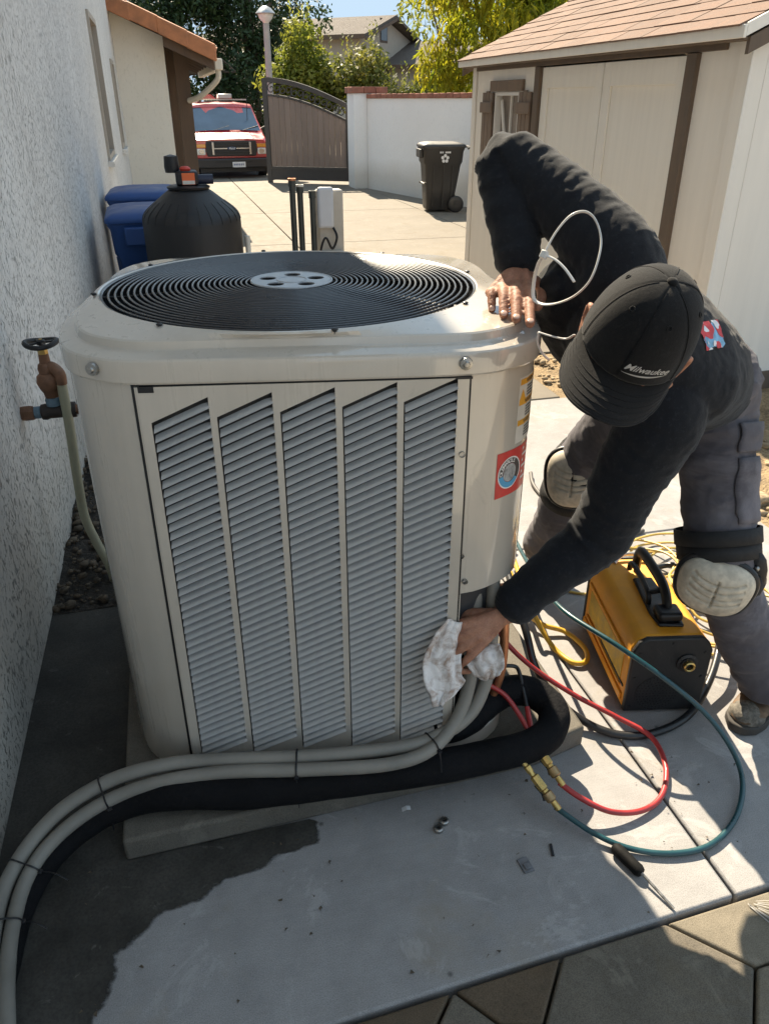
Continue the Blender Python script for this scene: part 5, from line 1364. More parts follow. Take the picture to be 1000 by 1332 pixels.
obj('plate_print', q, M('plate_ink', (.18, .2, .3), .6), bp)
obj('air_dam', B().box((-.8, -.02, .22), (.8, .04, .338)), MAT_black, van)
rk = obj('roof_rack', B().bar((-.8, 1.9, 2.18), (.8, 1.9, 2.18), .05, .04), MAT_chrome, van)
for y in (2.7, 3.6): obj('crossbar', B().bar((-.8, y, 2.18), (.8, y, 2.18), .05, .04), MAT_chrome, rk)
obj('red_bundle', B().loft([[(x + dx, y, z + 2.20) for dx, z in ((-.25, 0), (-.12, .13), (.12, .13), (.25, 0))] for x, y in ((-.35, 1.75), (-.2, 2.4), (0, 3.6))], True, True), MAT_vred, rk)
obj('crate', B().box((.05, 1.8, 2.20), (.40, 2.2, 2.34)), MAT_chrome, rk, bevel=.02)
obj('antenna', B().tube([(.62, 1.0, 1.6), (.64, 1.0, 2.3)], .008, 5), MAT_black, van)

# ================================================================ THE TECHNICIAN
V = Vector
JT = dict(Rw=V((.757, 1.652, 1.262)), Re=V((.772, 1.800, 1.468)), Rs=V((.925, 1.545, 1.305)), Ls=V((.985, 1.362, .985)),
          Le=V((.903, 1.418, .683)), Lw=V((0.682, 1.416, 0.490)), neck=V((.932, 1.378, 1.166)), pel=V((1.306, 1.725, .904)),
          Rh=V((1.262, 1.815, .868)), Lh=V((1.352, 1.660, .873)), Rk=V((1.210, 2.068, .512)), Ra=V((1.219, 2.233, .105)), Lk=V((1.338, 1.481, .483)), La=V((1.520, 1.395, .100)))
HC = V((.801, 1.219, 1.219)); HF = V((-.688, -.603, -.404)); HL = V((.726, -.566, -.391)); HU = V((.007, -.562, .827))
HF.normalize(); HU = (HU - HF * HU.dot(HF)).normalized(); HL = HU.cross(HF).normalized()
HM = Matrix((HF, HL, HU)).transposed().to_4x4(); HM.translation = HC          # x front, y left, z up

def ring3(c, ax, ay, a, b_, n=20, e=1.0):
    out = []
    for k in range(n):
        t = 2 * pi * k / n
        cx, sx = cos(t), sin(t)
        cx = abs(cx) ** e * (1 if cx >= 0 else -1); sx = abs(sx) ** e * (1 if sx >= 0 else -1)
        out.append(c + ax * cx * a + ay * sx * b_)
    return out
def limb(pts, rad, n=16, sub=5, ref=None):
    """tapered closed tube with rounded ends through the joints"""
    P = [V(p) for p in pts]
    sp = smooth_path(P, sub); R = []
    for i in range(len(P) - 1):
        for k in range(sub): R.append(lerp(rad[i], rad[i + 1], k / sub))
    R.append(rad[-1])
    d0 = (sp[0] - sp[1]).normalized(); d1 = (sp[-1] - sp[-2]).normalized()
    head = [(sp[0] + d0 * R[0] * .75 * s, R[0] * c) for s, c in ((.95, .31), (.6, .8))]
    tail = [(sp[-1] + d1 * R[-1] * .75 * s, R[-1] * c) for s, c in ((.6, .8), (.95, .31))]
    path = [p for p, _ in head] + sp + [p for p, _ in tail]
    rr = [r for _, r in head] + R + [r for _, r in tail]
    return B().tube(path, rr, n, ref=ref)
def ellipsoid(c, ax, ay, az, r, n=16, m=12):
    b = B().ball((0, 0, 0), r, n, m)
    mt = Matrix((V(ax), V(ay), V(az))).transposed().to_4x4(); mt.translation = V(c)
    return b.xf(mt)
def fuse(name, parts, voxel, smooth=6, factor=.5):
    b = B()
    for p in parts: b.merge(p)
    me = b.mesh(name)
    bm = bmesh.new(); bm.from_mesh(me)
    bmesh.ops.recalc_face_normals(bm, faces=bm.faces); bm.to_mesh(me); bm.free()
    o = bpy.data.objects.new(name, me); COL.objects.link(o)
    md = o.modifiers.new('r', 'REMESH'); md.mode = 'VOXEL'; md.voxel_size = voxel; md.use_smooth_shade = True
    if smooth:
        ms = o.modifiers.new('s', 'SMOOTH'); ms.factor = factor; ms.iterations = smooth
    out = bpy.data.meshes.new_from_object(o.evaluated_get(bpy.context.evaluated_depsgraph_get()))
    bpy.data.objects.remove(o); bpy.data.meshes.remove(me)
    out.name = name
    return out
def displace(me, fn):
    co = [v.co.copy() for v in me.vertices]; no = [v.normal.copy() for v in me.vertices]
    for v, c, n in zip(me.vertices, co, no): v.co = c + n * fn(c, n)
    me.update()
def seg_param(p, a, c):
    d = c - a; L_ = d.length; t = max(0, min(1, (p - a).dot(d) / (L_ * L_)))
    q = a + d * t
    return t, (p - q).length, q, d / L_
from mathutils.bvhtree import BVHTree

# ---- skin: one continuous body
def fingers_chain(k, pts, r0, r1): return limb([k] + pts, [r0] + [lerp(r0, r1, (i + 1) / len(pts)) for i in range(len(pts))], 10, 4)
skin = []
NK = JT['neck']
headc = HC + HU * -.045 + HF * .005
skin.append(ellipsoid(HC + HU * -.005 + HF * -.006, HF, HL, HU, (.100, .078, .108)))
skin.append(ellipsoid(HC + HU * -.085 + HF * .035, HF, HL, HU, (.062, .060, .075)))          # jaw
skin.append(limb([HC + HU * -.035 + HF * .088, HC + HU * -.062 + HF * .108, HC + HU * -.080 + HF * .094], [.010, .014, .011], 10, 4))   # nose
skin.append(limb([HC + HU * -.110 + HF * .086 + HL * -.022, HC + HU * -.108 + HF * .095, HC + HU * -.110 + HF * .086 + HL * .022], [.006, .009, .006], 8, 4))   # lips
skin.append(limb([HC + HU * -.008 + HF * .088 + HL * -.05, HC + HU * -.006 + HF * .099, HC + HU * -.008 + HF * .088 + HL * .05], [.008, .011, .008], 8, 4))   # brow
for s in (-1, 1):                                                                               # ears: rim and lobe
    e0 = HC + HL * s * .091 + HU * -.030 + HF * -.012
    skin.append(limb([e0 + HU * -.034 + HF * .006, e0 + HU * -.010 + HF * -.016 + HL * s * .010, e0 + HU * .018 + HF * -.016 + HL * s * .013, e0 + HU * .032 + HF * .000 + HL * s * .008, e0 + HU * .022 + HF * .014], [.007, .0065, .0065, .006, .005], 8, 4))
    skin.append(ellipsoid(e0, HF, HL, HU, (.016, .008, .028), 10, 8))
skin.append(limb([NK + (NK - HC) * .25, NK, HC + HU * -.06 + HF * -.035, HC + HF * -.03], [.075, .064, .058, .06], 16))
tax = (NK - JT['pel']).normalized()
skin.append(limb([JT['pel'], JT['pel'].lerp(NK, .4) + V((.02, -.01, .02)), JT['pel'].lerp(NK, .8)], [.12, .11, .12], 18))
skin.append(limb([JT['Rs'], NK, JT['Ls']], [.05, .06, .05], 14))
skin.append(limb([JT['Rs'], JT['Re'], JT['Rw']], [.048, .038, .027], 14))
skin.append(limb([JT['Ls'], JT['Le'], JT['Lw']], [.048, .038, .029], 14))
skin.append(limb([JT['Rh'], JT['Rk'], JT['Ra']], [.08, .055, .04], 14))
skin.append(limb([JT['Lh'], JT['Lk'], JT['La']], [.08, .055, .04], 14))
skin.append(limb([JT['Rh'], JT['pel'], JT['Lh']], [.1, .11, .1], 16))
# right hand, flat on the cap of the unit, fingers towards the camera
RW = JT['Rw']
RK = [V((0.675, 1.612, 1.222)), V((0.701, 1.609, 1.233)), V((0.730, 1.609, 1.238)), V((0.760, 1.611, 1.236))]        # little .. index
RT = [V((0.655, 1.552, 1.202)), V((0.659, 1.496, 1.202)), V((0.671, 1.459, 1.202)), V((0.691, 1.434, 1.198))]
fl = [.0104, .0116, .0122, .0122]
NAILS = []
def press(k, t, up, arch, r):
    p1 = k.lerp(t, .45) + up * arch; p2 = k.lerp(t, .78) + up * arch * .55
    return [p1, p2, t]
for k, t, r in zip(RK, RT, fl):
    ch = press(k, t, V((0, 0, 1)), .017, r)
    skin.append(fingers_chain(k, ch, r * 1.12, r * .86))
    skin.append(ellipsoid(k + V((0, 0, .002)), (1, 0, 0), (0, 1, 0), (0, 0, 1), (r * 1.25, r * 1.35, r * 1.1), 10, 8))
    skin.append(ellipsoid(ch[0], (1, 0, 0), (0, 1, 0), (0, 0, 1), (r * 1.12, r * 1.1, r * 1.08), 10, 8))
    skin.append(limb([k, RW.lerp(k, .45) + V((0, 0, .006)), RW.lerp(k, .0)], [r * 1.15, .0165, .021], 10, 4))
    NAILS.append((t, (ch[2] - ch[1]).normalized(), V((0, 0, 1)), r))
for q in range(3):
    a_, c_ = RK[q].lerp(RT[q], .28) + V((0, 0, .006)), RK[q + 1].lerp(RT[q + 1], .28) + V((0, 0, .006))
    skin.append(limb([a_, c_], [.0085, .0085], 8, 3))
    skin.append(limb([RK[q], RK[q + 1]], [.0115, .0115], 8, 3))
th0 = RW.lerp(RK[3], .30) + V((.022, .0, -.012))
RTH = [V((0.809, 1.645, 1.225)), V((0.791, 1.595, 1.209)), V((0.757, 1.540, 1.202))]
skin.append(limb([RW.lerp(RK[3], .12), th0] + RTH, [.017, .017, .0125, .011, .0088], 10, 4))
skin.append(ellipsoid(RW.lerp(RK[3], .62) + V((.004, 0, -.012)), (1, 0, 0), (0, 1, 0), (0, 0, 1), (.020, .030, .014), 12, 8))
# left hand closed round the rag and conduits, back of the hand to the camera
LW = JT['Lw']
LK = [V((0.565, 1.398, 0.497)), V((0.556, 1.381, 0.475)), V((0.558, 1.368, 0.448)), V((0.568, 1.358, 0.418))]        # index .. little
LP = [V((0.541, 1.415, 0.471)), V((0.532, 1.398, 0.444)), V((0.537, 1.382, 0.416)), V((0.551, 1.367, 0.389))]
LD = [V((0.563, 1.428, 0.437)), V((0.554, 1.412, 0.410)), V((0.559, 1.395, 0.387)), V((0.569, 1.376, 0.368))]
LTp = [V((0.592, 1.429, 0.421)), V((0.586, 1.414, 0.395)), V((0.587, 1.398, 0.376)), V((0.592, 1.382, 0.361))]
for k, p, d, t, r in zip(LK, LP, LD, LTp, [.0095, .0098, .0092, .0082]):
    skin.append(fingers_chain(k, [p, d, t], r * 1.18, r * .88))
    skin.append(ellipsoid(k, (1, 0, 0), (0, 1, 0), (0, 0, 1), (r * 1.35, r * 1.25, r * 1.25), 10, 8))
    skin.append(ellipsoid(p, (1, 0, 0), (0, 1, 0), (0, 0, 1), (r * 1.1, r * 1.1, r * 1.1), 10, 8))
    skin.append(limb([k, LW.lerp(k, .5) + V((-.006, -.012, .006)), LW.lerp(k, .0)], [r * 1.3, .0165, .022], 10, 4))
skin.append(limb([LW.lerp(LK[0], .15), V((0.636, 1.419, 0.494)), V((0.593, 1.431, 0.496)), V((0.576, 1.446, 0.472)), V((0.576, 1.455, 0.445))], [.018, .018, .0135, .0115, .0095], 10, 4))
skin.append(ellipsoid(LW.lerp(LK[2], .62), (1, 0, 0), (0, 1, 0), (0, 0, 1), (.030, .022, .030), 12, 8))

def skin_mat():
    m = bpy.data.materials.new('skin'); m.use_nodes = True
    nt, N, L, P = nodes_of(m)
    v = N.new('ShaderNodeNewGeometry').outputs['Position']
    n1 = noise_node(N, L, v, 28, 6, .65); n2 = noise_node(N, L, v, 320, 3, .6)
    c = ramp(N, L, n1, [(.3, (.255, .115, .070)), (.7, (.42, .22, .145))])
    c = mixc(N, L, 1.0, c, ramp(N, L, n2, [(.3, .8), (.65, 1.05)]), 'MULTIPLY')
    L.new(c, P.inputs['Base Color']); P.inputs['Roughness'].default_value = .62
    P.inputs['Specular IOR Level'].default_value = .3
    P.inputs['Subsurface Weight'].default_value = .25; P.inputs['Subsurface Radius'].default_value = (.012, .004, .002); P.inputs['Subsurface Scale'].default_value = .6
    vo = N.new('ShaderNodeTexVoronoi'); vo.inputs['Scale'].default_value = 230; L.new(v, vo.inputs['Vector'])
    b1 = add_bump(N, L, P, vo.outputs['Distance'], .25, .0015)
    add_bump(N, L, P, n1, .3, .004, b1)
    return m
MAT_skin = skin_mat()
me = fuse('person', skin, .0034, 5, .5)
def hand_fn(c, n):
    # tendon and vein relief, knuckle creases
    if (c - RW).length < .2 or (c - LW).length < .2:
        return .0009 * noise.noise(c * 95) + .0007 * noise.noise(c * 210)
    return 0.0
displace(me, hand_fn)
person = obj('person', me, MAT_skin, smooth='all', fix=False)
tag(person, 'technician in black cap and dark long sleeved shirt bending over the air conditioner', 'person')
# fingernails
MAT_nail = M('fingernail', (.50, .33, .26), .35, var=.1)
for t, d, up, r in NAILS:
    u2 = (up - d * up.dot(d)).normalized(); w = d.cross(u2)
    c = t + d * r * .15 + u2 * r * .80
    obj('fingernail', ellipsoid(c, d, w, u2, (r * .72, r * .62, r * .16), 10, 6), MAT_nail, person, smooth='all')
# eyes under the brim
for s in (-1, 1):
    e = obj('eye', ellipsoid(HC + HU * -.032 + HF * .082 + HL * s * .032, HF, HL, HU, (.013, .013, .012), 12, 8), M('eye_white', (.7, .68, .65), .25, var=.05), person, smooth='all')
    obj('iris', ellipsoid(HC + HU * -.034 + HF * .0925 + HL * s * .032, HF, HL, HU, (.004, .006, .006), 10, 6), M('iris_brown', (.05, .03, .02), .2), e, smooth='all')

# ---- cloth materials
def cloth_mat(name, a, c, weave=900, bump=.35, rough=.9, sheen=.25, pill=.0, wear=.0):
    m = bpy.data.materials.new(name); m.use_nodes = True
    nt, N, L, P = nodes_of(m)
    v = N.new('ShaderNodeNewGeometry').outputs['Position']
    n1 = noise_node(N, L, v, 7, 7, .65); n2 = noise_node(N, L, v, weave, 2, .5); n3 = noise_node(N, L, v, 130, 4, .7)
    col = ramp(N, L, n1, [(.3, a), (.7, c)])
    if pill: col = mixc(N, L, ramp(N, L, n3, [(.56, 0.0), (.66, pill)]), col, tuple(min(1, x * 2.6 + .03) for x in c))
    if wear:
        n4 = noise_node(N, L, v, 3.2, 6, .7, .5)
        col = mixc(N, L, ramp(N, L, n4, [(.48, 0.0), (.68, wear)]), col, tuple(min(1, x * 1.9 + .02) for x in c))
    L.new(col, P.inputs['Base Color']); P.inputs['Roughness'].default_value = rough
    P.inputs['Specular IOR Level'].default_value = .2
    P.inputs['Sheen Weight'].default_value = sheen; P.inputs['Sheen Roughness'].default_value = .5
    b1 = add_bump(N, L, P, n2, bump, .0012); add_bump(N, L, P, n3, bump * .7, .003, b1)
    return m
MAT_shirt = cloth_mat('dark_knit', (.0055, .0068, .0100), (.0105, .0126, .0170), pill=.18, sheen=.12)
MAT_jean = cloth_mat('grey_denim', (.068, .063, .073), (.132, .123, .136), wear=.55, sheen=.1, weave=1100)
MAT_cap = cloth_mat('black_twill', (.0050, .0050, .0056), (.0085, .0085, .0094), weave=1300, pill=.12, sheen=.08)
MAT_pad = M('knee_pad_cap', (.60, .53, .42), .6, var=.15, scale=18, bump=.15, bscale=120, speck=.25, sscale=60)

# ---- shirt
PL, LSv = JT['pel'], (JT['Ls'] - JT['Rs']).normalized()
hipL = (JT['Lh'] - JT['Rh']).normalized()
rows = []
for s, a, bb, off in ((-.10, .178, .142, .0), (0.0, .176, .140, .01), (.15, .168, .130, .02), (.35, .168, .130, .028), (.55, .178, .135, .025), (.75, .186, .130, .012), (.90, .150, .105, .0), (1.0, .095, .082, .0), (1.07, .066, .066, .0)):
    ax = hipL.lerp(LSv, max(0, min(1, s))).normalized()
    ax = (ax - tax * ax.dot(tax)).normalized(); bk = tax.cross(ax)
    if bk.dot(V((.72, -.5, .5))) < 0: bk = -bk
    rows.append(ring3(PL.lerp(NK, s) + bk * off, ax, bk, a, bb, 24, .9))
torso = B().loft(rows, True, True)
shirt_parts = [torso,
    limb([JT['Rs'] + (JT['Ls'] - JT['Rs']) * .16, JT['Rs'], JT['Rs'].lerp(JT['Re'], .5) + V((.01, .0, .012)), JT['Re'] + V((0, 0, .006)), JT['Re'].lerp(JT['Rw'], .55), JT['Rw'].lerp(JT['Re'], .10)], [.098, .088, .074, .060, .055, .045], 18),
    limb([JT['Ls'] + (JT['Rs'] - JT['Ls']) * .16, JT['Ls'], JT['Ls'].lerp(JT['Le'], .5), JT['Le'] + V((.006, -.006, .0)), JT['Le'].lerp(JT['Lw'], .5), JT['Lw'].lerp(JT['Le'], .12)], [.096, .090, .076, .066, .056, .048], 18),
    limb([JT['Rs'] + V((.03, -.02, -.06)), V((0.900, 1.628, 1.201)), V((0.973, 1.697, 1.107)), V((1.098, 1.791, 0.998))], [.085, .098, .104, .105], 18),
    limb([JT['Rs'].lerp(JT['Ls'], .5), V((1.013, 1.639, 1.128)), JT['pel'] + V((0, .02, .03))], [.12, .13, .13], 18)]
sm = fuse('shirt', shirt_parts, .0062, 10, .5)
SEGS = [(JT['Rs'], JT['Re'], 1), (JT['Re'], JT['Rw'], 2), (JT['Ls'], JT['Le'], 3), (JT['Le'], JT['Lw'], 4), (PL, NK, 0)]
def fold(p, a, c, f_ax, f_rt, seed):
    d = (c - a).normalized(); al = (p - a).dot(d); r = p - a - d * al
    x = d.orthogonal().normalized(); y = d.cross(x)
    q = V((r.dot(x) * f_rt, r.dot(y) * f_rt, al * f_ax + seed))
    n1 = 1 - 2 * abs(noise.noise(q)); n2 = 1 - 2 * abs(noise.noise(q * 2.1 + V((3.1, 1.7, 0))))
    return .65 * n1 + .35 * n2
def shirt_fn(c, n):
    best = min(((seg_param(c, a, b_), k, a, b_) for a, b_, k in SEGS), key=lambda q: q[0][1] / (1.9 if q[1] == 0 else 1.0))
    (t, dist, q, d), k, a, b_ = best
    L_ = (b_ - a).length
    if k in (1, 3): amp = .0055 + .0065 * max(0, (t - .45) / .55) ** 1.2
    elif k in (2, 4): amp = .0100 * (1 - .55 * min(1, t * 1.4)) + .0065 * max(0, (t - .6) / .4)
    else: amp = .0050 + .0060 * max(0, .35 - t)
    f = .65 * fold(c, a, b_, 26 if k else 9, 7 if k else 8, 5.3 * k) + .65 * fold(c, a, b_, 11 if k else 5, 4, 2.3 * k + 1)
    return amp * f + .0016 * noise.noise(c * 60)
displace(sm, shirt_fn)
shirt = obj('shirt', sm, MAT_shirt, person, smooth='all', fix=False)
for w, e_, r in ((JT['Rw'], JT['Re'], .0425), (JT['Lw'], JT['Le'], .047)):
    d = (w - e_).normalized(); x = d.orthogonal().normalized(); y = d.cross(x)
    rings = [[w - d * (.028 - h) + (x * cos(a) + y * sin(a)) * rr * (1 + .05 * sin(a * 3)) for a in [2 * pi * k / 28 for k in range(28)]] for h, rr in ((-.035, r * .86), (-.03, r * 1.0), (.0, r * 1.0), (.014, r * .97), (.016, r * .90), (.004, r * .84))]
    obj('cuff', B().loft(rings, True), MAT_shirt, shirt, smooth='all')
nd = (HC - NK).normalized(); x = LSv - nd * LSv.dot(nd); x.normalize(); y = nd.cross(x)
obj('collar', B().tube([NK + nd * .022 + x * .076 * cos(a) + y * .074 * sin(a) for a in [2 * pi * k / 36 for k in range(36)]], .010, 8, closed=True), MAT_shirt, shirt, smooth='all')
# printed patch on the upper back, laid onto the cloth
sbv = BVHTree.FromPolygons([v.co.copy() for v in sm.vertices], [tuple(p.vertices) for p in sm.polygons])
def decal(bld, mt, bv, lift, reach=.12):
    """project a flat mesh in mt's xy plane onto a surface along mt's -z"""
    dirn = -(mt.to_3x3() @ V((0, 0, 1))); out = B(); ok = []
    for p in bld.v:
        o_ = mt @ V(p)
        hit = bv.ray_cast(o_ - dirn * reach, dirn, reach * 3)
        ok.append(hit[0] is not None)
        out.v.append(tuple(hit[0] - dirn * lift if hit[0] is not None else o_))
    out.f = [f for f in bld.f if all(ok[i] for i in f)]
    return out
def grid(w, h, nx, ny, ox=0, oy=0, mask=None):
    b = B()
    for j in range(ny + 1):
        for i in range(nx + 1): b.v.append((ox + w * (i / nx - .5), oy + h * (j / ny - .5), 0))
    for j in range(ny):
        for i in range(nx):
            cx = ox + w * ((i + .5) / nx - .5); cy = oy + h * ((j + .5) / ny - .5)
            if mask is None or mask(cx, cy): b.f.append((j * (nx + 1) + i, j * (nx + 1) + i + 1, (j + 1) * (nx + 1) + i + 1, (j + 1) * (nx + 1) + i))
    return b
bkN = V((.70, -.55, .45)).normalized()
pc = V((1.023, 1.378, 1.148))
pm = frame(pc, (LSv - bkN * LSv.dot(bkN)).normalized(), tax)
if (pm.to_3x3() @ V((0, 0, 1))).dot(bkN) < 0: pm = pm @ Matrix.Rotation(pi, 4, 'X')
def blob(fx, sd, th): return lambda x, y: noise.noise(V((x * fx, y * fx, sd))) > th and abs(x) < .030 and abs(y) < .038 + .02 * noise.noise(V((x * 20, 0, sd)))
for nm, mk, m_ in (('back_print_blue', lambda x, y: abs(x) < .026 + .008 * noise.noise(V((x * 30, y * 60, 1))) and abs(y) < .036 + .012 * noise.noise(V((x * 60, y * 30, 5))), M('print_light_blue', (.20, .40, .58), .8, var=.5, scale=40)),
                   ('back_print_red', blob(38, 2.2, .0), M('print_faded_red', (.55, .06, .07), .8, var=.3, scale=40)),
                   ('back_print_white', blob(55, 7.7, .15), M('print_faded_white', (.68, .68, .70), .8, var=.2, scale=40))):
    g_ = decal(grid(.13, .12, 90, 84, 0, 0, mk), pm, sbv, .0025 + .0008 * ('red' in nm) + .0016 * ('white' in nm))
    obj(nm, g_, m_, shirt, smooth='all', fix=False)

# ---- trousers
hipx = hipL
tr_rows = []
up_ = (tax * .6 + V((0, 0, 1)) * .4).normalized()
for s, a, bb in ((.10, .165, .130), (.02, .178, .142), (-.06, .180, .145), (-.13, .165, .135), (-.18, .12, .10)):
    ax = (hipx - up_ * hipx.dot(up_)).normalized(); bk = up_.cross(ax)
    tr_rows.append(ring3(PL + up_ * s, ax, bk, a, bb, 24, .95))
tr_parts = [B().loft(tr_rows, True, True)]
for h, k, a_, side in ((JT['Rh'], JT['Rk'], JT['Ra'], -1), (JT['Lh'], JT['Lk'], JT['La'], 1)):
    tr_parts.append(limb([h + hipx * side * .0, h.lerp(k, .45) + hipx * side * .008, k, k.lerp(a_, .35), k.lerp(a_, .75), a_ + V((0, 0, .035))], [.100, .089, .076, .076, .071, .075], 20))
tm = fuse('trousers', tr_parts, .0066, 10, .5)
SEG2 = [(JT['Rh'], JT['Rk'], 1), (JT['Rk'], JT['Ra'], 2), (JT['Lh'], JT['Lk'], 3), (JT['Lk'], JT['La'], 4)]
def jean_fn(c, n):
    (t, dist, q, d), k, a, b_ = min(((seg_param(c, a, b_), k, a, b_) for a, b_, k in SEG2), key=lambda q: q[0][1])
    if k in (1, 3): amp = .0105 + .0105 * max(0, 1 - t * 2.2) + .0105 * max(0, (t - .6) / .4)
    else: amp = .0105 + .0115 * max(0, (t - .55) / .45)
    f = .6 * fold(c, a, b_, 17, 6, 3.7 * k) + .75 * fold(c, a, b_, 8.5, 3.2, 1.9 * k + 4)
    return amp * f + .0018 * noise.noise(c * 55)
displace(tm, jean_fn)
tro = obj('trousers', tm, MAT_jean, person, smooth='all', fix=False)
tbv = BVHTree.FromPolygons([v.co.copy() for v in tm.vertices], [tuple(p.vertices) for p in tm.polygons])
# cargo pocket with a flap on the left thigh, seam lines
thd = (JT['Lk'] - JT['Lh']).normalized()
for nm, ctr, w_, h_, lift in (('pocket_flap', .20, .15, .075, .010), ('cargo_pocket', .52, .14, .17, .006)):
    cc = JT['Lh'].lerp(JT['Lk'], ctr); out_ = (V((.55, -.80, .15)) - thd * V((.55, -.80, .15)).dot(thd)).normalized()
    mt = frame(cc + out_ * .05, thd.cross(out_), -thd)
    if (mt.to_3x3() @ V((0, 0, 1))).dot(out_) < 0: mt = mt @ Matrix.Rotation(pi, 4, 'Y')
    g_ = decal(grid(w_, h_, 14, 12), mt, tbv, lift)
    o = obj(nm, g_, MAT_jean, tro, smooth='all', fix=False)
    sd = o.modifiers.new('thick', 'SOLIDIFY'); sd.thickness = .005; sd.offset = -.2
# belt line at the back
bax = (hipx - up_ * hipx.dot(up_)).normalized(); bbk = up_.cross(bax)
obj('belt', B().loft([ring3(PL + up_ * z, bax, bbk, .171 + .004 * q, .136 + .004 * q, 36, .95) for z, q in ((.062, -1), (.064, 1), (.098, 1), (.100, -1))], True), M('belt_leather', (.03, .022, .016), .6, var=.2), tro, smooth='all')

# ---- knee pads with straps
def knee_pad(c, nrm, upd, w_, h_, label):
    n_ = V(nrm).normalized(); u_ = (V(upd) - n_ * V(upd).dot(n_)).normalized(); x_ = u_.cross(n_)
    mt = Matrix((x_, u_, n_)).transposed().to_4x4(); mt.translation = V(c)
    b = B(); NR, NS = 46, 96
    b.v.append((0, 0, .052))
    for i in range(1, NR + 1):
        r = i / NR
        for k in range(NS):
            a = 2 * pi * k / NS
            ex = 1 / ((abs(cos(a)) ** 2.6 + abs(sin(a)) ** 2.6) ** (1 / 2.6))
            x = cos(a) * ex * r * w_ / 2 * (1 + .10 * sin(a)); y = sin(a) * ex * r * h_ / 2
            z = .052 * (1 - r ** 2.6) ** .55 if r < 1 else 0
            # moulded grooves: a centre line and curved cross lines
            g = 0
            if r < .80:
                g += .0085 * math.exp(-((x) / .0026) ** 2) * (1 if abs(y) < h_ * .25 else .0)
                for q in (-.030, -.012, .008, .028):
                    g += .0075 * math.exp(-((y - q - x * x * 4.0) / .0024) ** 2) * (1 if abs(x) < w_ * .36 else 0)
            b.v.append((x, y, z - g))
    for k in range(NS): b.f.append((0, 1 + k, 1 + (k + 1) % NS))
    for i in range(NR - 1):
        for k in range(NS):
            a0 = 1 + i * NS
            b.f.append((a0 + k, a0 + NS + k, a0 + NS + (k + 1) % NS, a0 + (k + 1) % NS))
    b.xf(mt)
    o = obj('knee_pad', b, MAT_pad, person, smooth='all')
    o['label'] = label
    sd = o.modifiers.new('thick', 'SOLIDIFY'); sd.thickness = .012; sd.offset = -1
    rim = [mt @ V((cos(a) / ((abs(cos(a)) ** 2.6 + abs(sin(a)) ** 2.6) ** (1 / 2.6)) * w_ / 2 * (1 + .10 * sin(a)), sin(a) / ((abs(cos(a)) ** 2.6 + abs(sin(a)) ** 2.6) ** (1 / 2.6)) * h_ / 2, -.006)) for a in [2 * pi * k / 40 for k in range(40)]]
    obj('pad_lining', B().tube(rim, .010, 8, closed=True), MAT_black, o, smooth='all')
    return o, mt
kp, km = knee_pad(JT['Rk'] + V((-.045, -.060, .012)), (-.50, -.84, .14), (.05, .1, 1), .165, .195, 'cream knee pad on the far leg, tilted to the camera')
kp2, km2 = knee_pad(JT['Lk'] + V((-.050, -.055, -.022)), (-.58, -.80, .02), (.18, .02, 1), .190, .165, 'cream knee pad on the near leg below the cargo pocket')
MAT_strap = M('black_webbing', (.014, .014, .015), .8, var=.2, scale=60, bump=.3, bscale=500)
for kn, an, hp, lst, par in ((JT['Rk'], JT['Ra'], JT['Rh'], ((-.055, .098), (.10, .090)), kp), (JT['Lk'], JT['La'], JT['Lh'], ((.05, .098), (-.045, .104), (-.085, .108)), kp2)):
    dn = (an - kn).normalized()
    for off, rad in lst:
        c = kn + (dn * off if off > 0 else (hp - kn).normalized() * -off)
        ax = dn if off > 0 else (kn - hp).normalized()
        x = ax.orthogonal().normalized(); y = ax.cross(x)
        rings = [[c + ax * z + (x * cos(a) + y * sin(a)) * (rad + q) for a in [2 * pi * k / 32 for k in range(32)]] for z, q in ((-.021, -.003), (-.020, .004), (.020, .004), (.021, -.003))]
        obj('strap', B().loft(rings, True), MAT_strap, par, smooth='all')
# side plate, rivets and red tab of the near knee pad
sp_ = JT['Lk'] + V((.055, -.070, -.01))
pl = obj('strap_plate', ellipsoid(sp_, V((.80, -.60, 0)).normalized(), V((0, 0, 1)), V((-.60, -.80, 0)), (.032, .085, .014), 14, 10), MAT_black, kp2, smooth='all')
for z in (-.055, .045): obj('rivet', B().ball(sp_ + V((-.010, -.014, z)), .0075, 10, 6), MAT_screw, pl, smooth='all')
obj('red_tab', B().box((-.012, -.004, -.005), (.012, .004, .005), Matrix.Translation(sp_ + V((-.022, -.008, -.002))) @ Matrix.Rotation(-.6, 4, 'Z')), MAT_red, pl)

